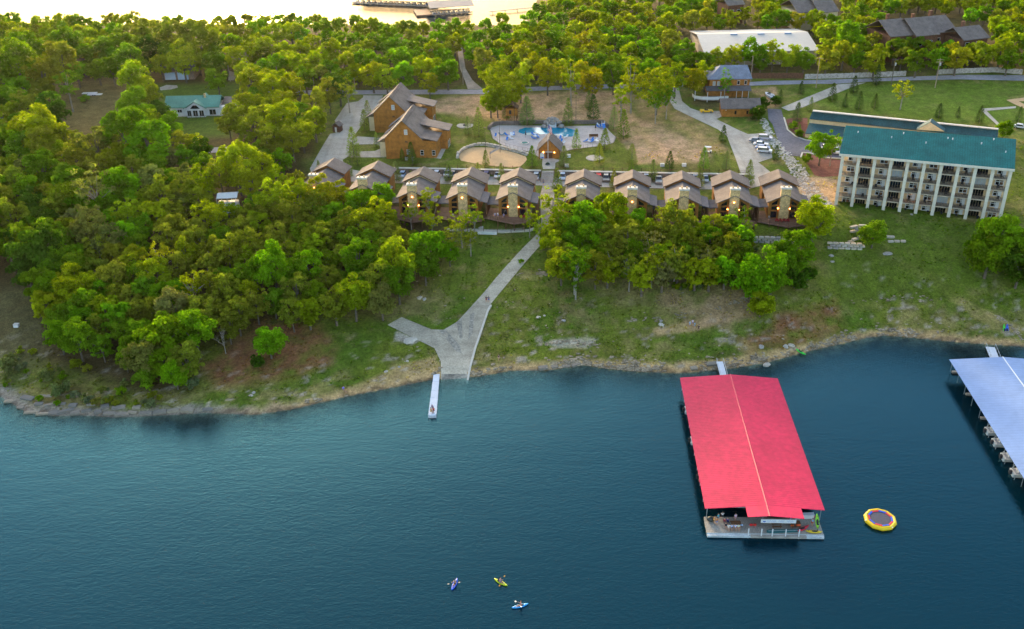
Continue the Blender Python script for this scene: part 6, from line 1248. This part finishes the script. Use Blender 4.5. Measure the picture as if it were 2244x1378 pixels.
# crown centres read off the photo: x y width tone form(r/l/o/s/t/b)
T1 = """30 400 60 Or;25 365 45 Yr;92 375 72 Gl;112 402 55 Gl;60 428 65 Gr;170 360 65 Oo;140 348 55 Yr;205 420 86 Ss;235 375 62 Oo;290 385 62 Oo;270 420 84 Bl;250 442 60 Gr;340 368 62 Gr;372 395 55 Gr;350 435 72 Oo;400 420 62 Oo;440 400 72 Yo;520 368 92 Yr;482 388 60 Oo;546 402 62 Yo;440 442 62 Oo
30 480 72 Oo;75 455 62 Dr;100 482 62 Dr;200 502 76 So;280 480 72 Yo;312 503 58 Br;300 540 55 Gr;380 470 62 Oo;460 478 72 Yo;505 470 52 Yo;530 502 62 Oo;240 530 72 So;215 546 60 Oo;80 555 98 Dl;58 592 72 Dl;15 540 55 Dr;370 530 62 Oo;350 560 72 Ks;410 560 62 Yo;390 590 62 Oo;440 530 62 Oo;465 556 62 Oo;500 560 72 Oo;540 572 62 Yo;480 520 62 Gr
172 590 62 Gr;158 612 62 Yo;110 640 62 Gl;150 656 72 Yl;190 630 62 Yo;230 640 52 Br;260 652 55 Oo;300 610 62 Gr;290 660 62 Oo;360 650 62 Bl;392 640 52 Br;330 682 62 Oo;420 628 72 Ys;460 630 62 Oo;500 640 72 Oo;545 640 62 Yo;430 682 62 Oo;520 690 72 Oo;130 700 60 Gr;160 690 55 Go
182 700 58 Bl;222 720 52 Oo;130 738 62 Gr;170 746 72 Gl;222 760 52 Go;270 730 52 Gr;300 690 58 Oo;285 762 52 Gr;362 742 104 Gf;350 765 62 Or;392 715 62 Bl;275 790 42 Gr;382 815 62 Bl;320 830 62 Gb;356 792 62 Gl;402 832 50 Gb;440 690 82 Oo;490 682 62 Oo;500 715 62 Oo
165 797 34 Ob;190 806 26 Ob;265 856 28 Gb;15 802 54 Pb;130 852 50 Pb;100 822 40 Pb;330 885 30 Pb;420 840 40 Pb
575 370 62 Yr;602 400 55 Yo;600 440 82 Yo;650 442 82 Yo;702 430 84 Ko;742 425 62 Ko;690 465 72 Oo;640 476 72 Oo;590 470 62 Oo;790 446 62 Bl;835 432 62 Bl;800 490 82 Yl;830 478 72 Yo;760 500 62 Oo;850 490 52 Yo;610 520 72 Oo;660 522 62 Gr;700 525 72 Oo;640 560 62 Oo;590 540 62 Oo;730 520 62 Oo;785 562 84 Gr;812 530 62 Gr;745 560 62 Oo
600 592 92 Bl;680 590 72 Bl;720 572 62 Go;650 602 62 Gr;560 602 62 Gr;690 642 62 Gr;772 596 44 Bl;792 612 42 Bl;775 650 88 Yr;740 612 42 Go;868 582 94 Yl;872 622 74 Gl;940 545 84 Bl;930 582 72 Gl;880 530 52 Oo;985 556 46 Br;600 660 62 Gr;562 672 62 Oo;650 640 70 Oo;640 690 60 Oo;720 610 60 Oo;640 600 60 Go
590 752 74 Bf;566 795 42 Db;945 478 62 Ys;940 440 44 Yt;1010 490 64 Ys;1040 478 52 Ys;985 520 62 Os;1030 520 50 Os;900 470 44 Ys;1160 480 38 Yt;1216 452 74 Ys;1184 500 40 Yt;1235 492 72 Yo;1265 494 84 Bl;1245 522 72 Gl;1300 500 72 Bl;1338 462 84 Yl;1326 500 62 Kl;1395 486 62 Bl;1400 506 52 Gl;1290 540 72 Bl;1230 560 62 Oo;1260 570 72 Gt;1330 546 62 Oo;1375 530 72 Oo
1480 490 92 Oo;1500 500 62 Oo;1540 510 62 Yo;1570 500 62 Oo;1430 540 62 Ss;1470 540 62 Oo;1430 580 62 Ys;1480 570 62 Os;1262 592 62 Gt;1305 588 72 Oo;1420 585 46 Ot;1548 568 64 Ss;1590 540 72 Oo;1620 552 62 Gr;1380 590 60 Os;1345 570 60 Os;1640 500 44 Ys;1630 472 44 Ys;1520 540 60 Oo;1450 510 60 Oo
1785 486 80 Yl;1780 455 60 Yo;1750 540 84 Gl;1740 572 62 Gl;1675 590 106 Bf;1648 618 92 Bf;1692 610 84 Bf;1668 665 62 Yf;1742 615 62 Db;1915 512 62 Gf;2190 522 104 Gf;2168 562 92 Gf;2238 548 84 Gf;2235 588 82 Df;2150 548 70 Gf;1770 600 50 Db;1710 560 60 Gr
60 230 62 Oo;110 240 72 Dr;45 266 44 Gr;145 182 50 Gt;185 216 24 Gb;90 172 72 Oo;40 152 90 Gr;130 140 82 Or;60 112 82 Gr;150 102 72 Gr;230 112 52 Gr;245 150 52 Gr;285 142 62 Gr;312 152 44 Gr;400 132 66 Yo;376 86 82 Or;440 86 82 Or;330 112 62 Dr;295 186 70 Yr;320 206 62 Yr;300 240 76 Gl;362 262 44 Dr;345 245 44 Dr;466 142 50 Gr;476 176 46 Gl;515 132 52 Yr;540 160 52 Yr;552 190 62 Yr;548 236 62 Yl;520 265 62 Oo;555 282 72 Oo;92 286 100 Yl;60 292 62 Yr;45 330 62 Gr;100 330 72 Oo;150 312 62 Oo;280 300 100 Gl;330 312 100 Bl;376 278 54 Bl;250 292 62 Oo;210 320 82 So;430 318 44 Yo;440 332 50 Dr;400 318 52 Oo;300 342 62 Yr;500 270 50 Oo;20 300 50 Go
620 270 72 Yl;600 302 62 Yo;650 252 62 Gl;662 292 62 Yo;590 322 62 Oo;640 312 62 Oo;572 338 52 Gr;690 232 62 Oo;742 186 66 Do;762 202 50 Os;720 210 55 Oo;620 228 60 Kr;600 205 60 Yr;640 200 56 Kr
1545 138 44 Gl;1575 128 46 Yo;1610 122 46 Yo;1652 116 56 Bl;1668 136 40 Gr;1695 122 46 Yo;1728 126 50 Yl;1762 134 46 Gr;1092 182 76 Yo;1120 198 60 Yo;1090 222 52 Yo;1140 182 62 Yo;1075 220 55 Yo;1110 215 60 Yo;1200 165 62 Ko;1252 172 52 Yt;1297 182 56 Ko;1345 165 62 Gr;1385 176 62 Yt;1362 214 46 Yt;1440 192 84 Yo;1480 172 62 Yo;1525 176 56 Kr;1462 215 50 Gs;1438 225 50 Gs;941 186 44 Yo;1545 165 50 Yo;1590 182 34 Bt;1860 90 60 Gr;2098 298 0 Xx;2202 284 36 Gr;1800 322 60 Bl;1770 348 26 Gb;1825 318 50 Gs;1660 250 44 Db;1672 228 34 Db;1700 222 30 Db;1980 195 46 Ks;1740 275 26 Gb;1752 292 24 Gb;1120 520 0 Xx;1142 572 16 Bb"""
items = []
FM = {'r': 'round', 'l': 'lobed', 'o': 'loose', 's': 'sparse', 't': 'slim', 'b': 'bush', 'f': 'full'}
for a in T1.replace('\n', ';').split(';'):
    x, y, wd, k = a.split(); x, y, wd = float(x), float(y), float(wd)
    if wd > 0: items.append((x, y, wd, k[0], FM[k[1]], 1))
KEEP = [[(345, 165), (440, 165), (440, 192), (350, 196)], [(355, 205), (505, 205), (508, 258), (370, 258)], [(395, 258), (510, 256), (500, 305), (400, 300)], [(125, 185), (250, 185), (345, 190), (350, 215), (270, 225), (262, 268), (200, 285), (120, 280), (150, 230)], [(684, 195), (800, 195), (1045, 195), (1045, 215), (690, 215)], [(1500, 66), (1755, 66), (1795, 112), (1640, 108), (1530, 102)], [(1600, 150), (1770, 150), (1900, 160), (2260, 150), (2260, 280), (1600, 270)], [(1945, 35), (2110, 30), (2120, 78), (2080, 90), (1990, 92), (1950, 85)], [(2100, 62), (2170, 60), (2172, 88), (2100, 90)], [(1745, 0), (1840, 0), (1840, 28), (1750, 28)], [(1590, -10), (1640, -10), (1640, 10), (1590, 10)], [(1003, 118), (1013, 118), (1050, 195), (1022, 195)], [(480, 418), (528, 418), (528, 455), (480, 455)], [(1115, 30), (1140, 28), (1140, 44), (1115, 46)], [(500, 150), (525, 150), (520, 180), (498, 180)], [(480, 305), (600, 305), (600, 336), (480, 336)], [(125, 322), (200, 320), (200, 345), (125, 345)], [(640, 330), (700, 345), (690, 385), (640, 380)]]
ZONES = [([(-60, 345), (180, 330), (480, 340), (640, 348), (690, 400), (855, 440), (850, 520), (880, 560), (900, 630), (810, 680), (720, 680), (600, 690), (440, 710), (410, 820), (330, 840), (200, 750), (120, 720), (85, 640), (60, 560), (-60, 560)], 'OOYYGGBOS', 'ooolrf', .56),
 ([(-80, 48), (560, 46), (640, 46), (1000, 60), (1000, 185), (780, 190), (690, 200), (690, 300), (640, 345), (480, 330), (430, 325), (150, 335), (-80, 345)], 'GYYOGBY', 'rrolf', .56),
 ([(1000, 62), (1040, 54), (1120, 46), (1180, 25), (1240, -25), (2300, -40), (2300, 140), (1990, 145), (1800, 140), (1640, 130), (1540, 140), (1500, 160), (1200, 160), (1060, 178), (1010, 110)], 'YYYGGBKO', 'rrrof', .57),
 ([(1200, 500), (1640, 500), (1640, 560), (1590, 600), (1480, 605), (1330, 610), (1230, 590)], 'OYGYSYB', 'offlof', .46)]
def crown_point(x, y, wd, form):
    zc = VAR[form][0][2]; p = ground(x, y, 0); r_ = 3.5
    for _ in range(4):
        r_ = wd*.5*np.hypot(np.hypot(p.x, p.y), CH-p.z)/FPX*1.03; p = ground(x, y, zc*r_)
    return p, r_
rng2 = random.Random(11); placed = [(a[0], a[1], a[2]) for a in items]; filler = []
for poly, tn, fm, k in ZONES:
    xs = [p[0] for p in poly]; ys = [p[1] for p in poly]; tries = 0; cand = []
    for _ in range(5200): cand.append((rng2.uniform(min(xs), max(xs)), rng2.uniform(min(ys), max(ys))))
    cand = np.array(cand); ok = inpoly(cand[:, 0], cand[:, 1], poly)
    for kp in KEEP: ok &= polydist(cand[:, 0], cand[:, 1], kp) < -13
    KD = np.max([polydist(cand[ok][:, 0], cand[ok][:, 1], kp) for kp in KEEP], 0)
    for (x, y), kd in zip(cand[ok], KD):
        wd = min(42+.040*y, 30+.13*max(y, 20))*rng2.uniform(.85, 1.25)
        if kd > -wd*.42: continue
        if all((x-a)**2+((y-b)*1.25)**2 > ((wd+w2)*.5*k)**2 for a, b, w2 in placed): placed.append((x, y, wd)); filler.append((x, y, wd, rng2.choice(tn), FM[rng2.choice(fm)], 0))
alltrees = []
for (x, y, wd, tn, fm, hand) in items+filler:
    p, r_ = crown_point(x, y, wd, fm)
    if p.z < .2 or (p.y > 300 and not hand and False): continue
    alltrees.append((x, y, wd, tn, fm, hand, p, r_))
bush_i = [t for t in alltrees if t[4] == 'bush']; big = [t for t in alltrees if t[4] != 'bush']
big.sort(key=lambda t: -(t[2]+(1000 if t[5] else 0)-.0*t[1])); single, far = big[:298], big[298:]
# labels: tone, shape, bearing from a landmark one can find, and rank where that is not enough
LM = [('the green-roofed white house', 430, 235), ('the white gazebo', 505, 435), ('the arm of the boat ramp', 880, 705), ('the swim dock', 950, 850), ('the left end cabin', 705, 395), ('the third cabin', 901, 440), ('the pool', 1200, 288), ('the sand court', 1080, 345), ('the hotel', 2020, 400), ('the brown house', 1590, 185), ('the white warehouse roof', 1650, 90), ('the red dock roof', 1600, 830), ('the left rocky point', 120, 890), ('the grey condominiums', 2030, 65), ('the far bright lake', 330, 25), ('the two lodges', 890, 250), ('the left clearing', 200, 230), ('the blue-doored garage', 395, 165), ('the long driveway', 735, 280), ('the block walls', 1880, 525), ('the far docks', 950, 20), ('the gravel track', 1012, 140), ('the seventh cabin', 1386, 440), ('the ninth cabin', 1612, 440), ('the left edge at mid height', 0, 520), ('the upper right corner', 2230, 20), ('the road fences', 2000, 155), ('the bare red slope', 640, 760), ('the ramp path', 1130, 590)]
def describe(L_, noun):
    key = {}
    for i, t in enumerate(L_):
        x, y = t[0], t[1]; nm, lx, ly = min(LM, key=lambda l: math.hypot(x-l[1], 1.4*(y-l[2]))); dx, dy = x-lx, 1.4*(y-ly)
        rel = 'right of' if abs(dx) > abs(dy) and dx > 0 else 'left of' if abs(dx) > abs(dy) else 'below' if dy > 0 else 'above'
        key.setdefault((TONES[t[3]][0], FORMTXT[t[4]], rel, nm), []).append((math.hypot(dx, dy), i))
    out = [None]*len(L_); RK = ['nearest', 'second nearest', 'third nearest', 'fourth nearest', 'fifth nearest', 'sixth nearest', 'seventh nearest', 'eighth nearest', 'ninth nearest', 'tenth nearest', 'eleventh nearest', 'twelfth nearest']
    for (a, b, rel, nm), v in key.items():
        v.sort()
        for r_, (_, i) in enumerate(v): out[i] = f'{a} {b} {noun} {rel} {nm}' + ('' if len(v) == 1 else f', {RK[min(r_, 11)]} such one')
    return out
def vary(c, r_): k = r_.uniform(.85, 1.15); return (c[0]*k*r_.uniform(.9, 1.1), c[1]*k, c[2]*k*r_.uniform(.7, 1.3))
def plant(L_, name, noun, cat, group):
    for t, lab in zip(L_, describe(L_, noun)):
        x, y, wd, tn, fm, hand, p, r_ = t; cm, tm, zc = VAR[fm][rng2.randrange(len(VAR[fm]))]
        o = thing(name, lab, cat, (p.x, p.y, zg(p.x, p.y)-.05), rng2.uniform(0, 6.28), group); o.scale = (r_, r_, r_*rng2.uniform(.92, 1.12))
        link('trunk', tm, o); link('crown', cm, o, color=vary(TONES[tn][1], rng2))
plant(single, 'broadleaf_tree', 'tree', 'tree', 'broadleaf trees'); plant(bush_i, 'shrub', 'shrub', 'shrub', 'shrubs')
# the rest of the woods: one mass
VS, TS, CS = [], [], []; lowV = [crown_arrays(900+i, 34, 34, .125, (.22, .36), 1.12, (.5, .88)) for i in range(5)]
trk = MB()
for t in far:
    x, y, wd, tn, fm, hand, p, r_ = t; V, tt, C_ = lowV[rng2.randrange(5)]; a = rng2.uniform(0, 6.28); c, s = math.cos(a), math.sin(a); zc = 1.25
    W = np.stack([V[:, 0]*c-V[:, 1]*s, V[:, 0]*s+V[:, 1]*c, V[:, 2]+zc], 1)*r_+(p.x, p.y, zg(p.x, p.y)); VS.append(W); TS.append(tt); CS.append(np.repeat(np.array([vary(TONES[tn][1], rng2)]), len(W), 0))
    trk.tube((p.x, p.y, zg(p.x, p.y)-.3), (p.x, p.y, zg(p.x, p.y)+1.3*r_), .09*r_, .05*r_, 5, False)
wl_ = link('distant_woodland', quadmesh('distant_woodland', np.concatenate(VS), np.concatenate(TS), M['leaf_far'], np.concatenate(CS)), kind='stuff'); trk.build('trunks', M['bark'], wl_, kind='stuff')
# undergrowth in the woods
VS, TS, CS = [], [], []; bV = [crown_arrays(300+i, 9, 26, .17, (.3, .45), .7, (.3, .7)) for i in range(4)]
for poly, n_, tn in ((ZONES[0][0], 800, 'OOYGGS'), (ZONES[1][0], 420, 'GOYO'), (ZONES[2][0], 380, 'GOY'), ([(1200, 560), (1660, 540), (1640, 640), (1500, 640), (1300, 600), (1210, 600)], 260, 'OYGP'), ([(30, 760), (330, 850), (480, 850), (330, 900), (80, 890), (10, 850)], 90, 'OPSG'), ([(860, 470), (1060, 490), (1050, 505), (880, 520)], 30, 'OG')):
    xs = [p[0] for p in poly]; ys = [p[1] for p in poly]; c_ = 0
    while c_ < n_:
        x, y = rng2.uniform(min(xs), max(xs)), rng2.uniform(min(ys), max(ys)); c_ += 1
        if not inpoly(np.array([x]), np.array([y]), poly)[0] or any(polydist(np.array([x]), np.array([y]), kp)[0] > -8 for kp in KEEP): continue
        if any(polydist(np.array([x]), np.array([y]), PAVE[k_][1])[0] > -6 for k_ in ('road', 'driveway', 'lane', 'lane.001', 'gravel_track')): continue
        p = ground(x, y)
        if p.z < .4: continue
        V, tt, _ = bV[rng2.randrange(4)]; r_ = rng2.uniform(.6, 1.7); VS.append((V+(0, 0, .5))*r_+(p.x, p.y, p.z)); TS.append(tt); CS.append(np.repeat(np.array([vary(TONES[rng2.choice(tn)][1], rng2)]), len(V), 0))
link('undergrowth', quadmesh('undergrowth', np.concatenate(VS), np.concatenate(TS), M['leaf_far'], np.concatenate(CS)), kind='stuff')
# rough grass on the slope and lawns
n_ = 15000; tx = RNG.uniform(-120, 190, n_); ty = RNG.uniform(172, 300, n_); tz = zt(tx, ty); qx, qy, _k = project(np.stack([tx, ty, tz], 1)); dsh = shore_d(tx, ty)
ok = (qx > -20) & (qx < 2270) & (dsh > 1.5+2*RNG.random(n_))
for k_, v_ in PAVE.items(): ok &= polydist(qx, qy, v_[1]) < -1.5
ok &= ~inpoly(qx, qy, [(640, 350), (1770, 350), (1770, 500), (860, 500), (640, 430)]) & (fbm(tx, ty, 7, 91)+RNG.random(n_)*.35 > .62)
tx, ty, tz = tx[ok], ty[ok], tz[ok]; ix = np.clip(np.searchsorted(GX, tx), 0, len(GX)-1); iy = np.clip(np.searchsorted(GY, ty), 0, len(GY)-1); gc = col[iy, ix]*RNG.uniform(1.0, 1.55, (len(tx), 1))*np.array([1.15, 1.2, 1])
VS, CS = [], []
for j in range(3):
    a = RNG.uniform(0, 6.283, len(tx)); h_ = RNG.uniform(.12, .34, len(tx)); w_ = RNG.uniform(.14, .32, len(tx)); ux_, uy_ = np.cos(a)*w_, np.sin(a)*w_; lx, ly = -np.sin(a)*.2, np.cos(a)*.2
    VS.append(np.stack([np.stack([tx-ux_, ty-uy_, tz], 1), np.stack([tx+ux_, ty+uy_, tz], 1), np.stack([tx+ux_*.8+lx, ty+uy_*.8+ly, tz+h_], 1), np.stack([tx-ux_*.8+lx, ty-uy_*.8+ly, tz+h_], 1)], 1).reshape(-1, 3)); CS.append(np.repeat(gc, 4, 0))
VS = np.concatenate(VS); link('rough_grass', quadmesh('rough_grass', VS, np.ones(len(VS)), M['leaf_far'], np.concatenate(CS)), kind='stuff')
# bare pale trees
def bare(seed):
    r = random.Random(seed); mb = MB()
    def rec(p, d, l, rad, n):
        q = p+d*l; mb.tube(p, q, rad, rad*.65, 5, False)
        if n: 
            for k in range(3 if n > 1 else 2): rec(q, (d+Vector((r.uniform(-.8, .8), r.uniform(-.8, .8), r.uniform(-.1, .5)))).normalized(), l*r.uniform(.6, .85), rad*.6, n-1)
    rec(Vector((0, 0, -.2)), Vector((r.uniform(-.1, .1), 0, 1)), 2.4, .16, 4); return mb.mesh('branches', M['barkpale'])
BR = [bare(3), bare(8), bare(15)]
for k, (x, y, s, lab) in enumerate(((200, 455, 1.3, 'bare pale limbed tree in the dark gap of the left wood'), (130, 545, 1.2, 'bare pale tree beside the dark green tree at the left'), (495, 775, .9, 'small bare grey tree left of the bare red slope'), (1548, 622, 1.2, 'bare pale trunked tree on the slope above the red dock'), (1440, 625, .9, 'bare grey sapling in the middle of the right thicket'), (470, 705, .8, 'fallen-looking bare tree at the lower edge of the left wood'), (1300, 150, 1.1, 'bare grey tree in the woods above the drive'))):
    o = tag(link('bare_tree', BR[k % 3], loc=ground(x, y), rotz=k, scale=s), lab, 'tree', 'bare trees')
# young pines
def pine(seed):
    r = np.random.default_rng(seed); VV, TT = [], []
    for k in range(950):
        z = .08+.92*(r.random()**1.25); rad = .31*(1-z)**.7*min(1, z*5)+.015; a = r.random()*6.283; rr = rad*(.35+.65*r.random()**.5); p = np.array([rr*math.cos(a), rr*math.sin(a), z-rr*.25]); out = np.array([math.cos(a), math.sin(a), .35]); s = .05*(.5+.7*r.random()); t_ = np.cross(out, [0, 0, 1]); t_ /= np.linalg.norm(t_)
        VV += [p-t_*s*.45, p+out*s, p+t_*s*.45, p-out*s*.6]; TT += [r.uniform(.7, 1.3)]*4
    return quadmesh('crown', np.array(VV), np.array(TT), M['leaf'])
PN = [pine(i) for i in range(4)]; ptm = MB().tube((0, 0, -.03), (0, 0, .95), .014, .004, 5, False).mesh('trunk', M['bark'])
PINES = """808 268 46 P;800 288 46 P;776 345 64 P;784 362 40 P;826 322 32 P;869 398 44 P;902 352 40 G;1050 300 62 P;1026 296 40 P;1065 363 34 G;1155 276 62 P;1245 276 58 P;1300 264 54 D;1345 285 50 P;1366 305 60 G;1263 327 44 B;1325 326 44 G;1166 366 46 B;1236 366 46 P;1313 358 44 Y;1384 360 44 P;1467 372 40 D;1541 372 48 B;1591 372 40 P;1584 312 36 D;1221 418 50 G;765 388 36 P;1345 412 40 Y;1430 398 48 P;1533 410 44 P;1640 408 56 P;1048 390 34 P;984 398 40 P;1099 398 40 P;1755 206 26 D;1709 224 26 D;1823 222 36 D;1870 204 34 D;1920 187 40 D;1776 243 28 P;1851 235 28 D;1881 242 38 D;1916 238 30 D;2056 260 30 D;2098 258 22 D;2145 270 34 D;2231 268 30 D;1746 268 40 D;1700 352 32 D;1648 262 26 D;1750 300 26 G;905 362 36 G;882 352 26 G;1290 240 40 G;1200 250 0 X;1110 262 40 G;700 382 30 P;1383 380 30 G"""
pl_ = []
for a in PINES.replace('\n', ';').split(';'):
    x, y, h_, tn = a.split(); x, y, h_ = float(x), float(y), float(h_)
    if h_ > 0: p = ground(x, y); pl_.append((x, y, h_, tn, 'pine', 1, p, h_*np.hypot(np.hypot(p.x, p.y), CH-p.z)/FPX/.9))
FORMTXT['pine'] = 'young'; LM += [('the stairs', 1203, 380), ('the pool house', 1203, 325), ('the annex roof', 1900, 260), ('the entrance drive', 1780, 215), ('the yellow car', 1548, 245), ('the right parking lot', 1650, 340), ('the second cabin', 792, 410), ('the fourth cabin', 1012, 420)]
for t, lab in zip(pl_, describe(pl_, 'pine')):
    x, y, h_, tn, fm, hand, p, H_ = t; o = thing('pine_tree', lab, 'pine tree', (p.x, p.y, p.z-.05), rng2.uniform(0, 6), 'young planted pines'); o.scale = (H_*rng2.uniform(.75, 1.0),)*2+(H_*.95,)
    link('trunk', ptm, o); link('crown', PN[rng2.randrange(4)], o, color=vary({'P': (.22, .27, .08), 'G': (.17, .24, .04), 'D': (.08, .125, .03), 'B': (.17, .29, .03), 'Y': (.26, .28, .03)}[tn], rng2))
print('TREES', len(single), len(far), len(pl_), len(bush_i))
# ------------------------------------------------------------------ evening haze
hm, N, L = newmat('evening haze'); pv = N.new('ShaderNodeVolumePrincipled'); ho = N.new('ShaderNodeOutputMaterial')
pv.inputs['Color'].default_value = (.95, .93, .9, 1); pv.inputs['Density'].default_value = .000016; pv.inputs['Anisotropy'].default_value = .8
L.new(pv.outputs[0], ho.inputs['Volume'])
MB().box(-5600, 5600, -6200, 7000, -11, 124).build('haze', hm, kind='stuff')
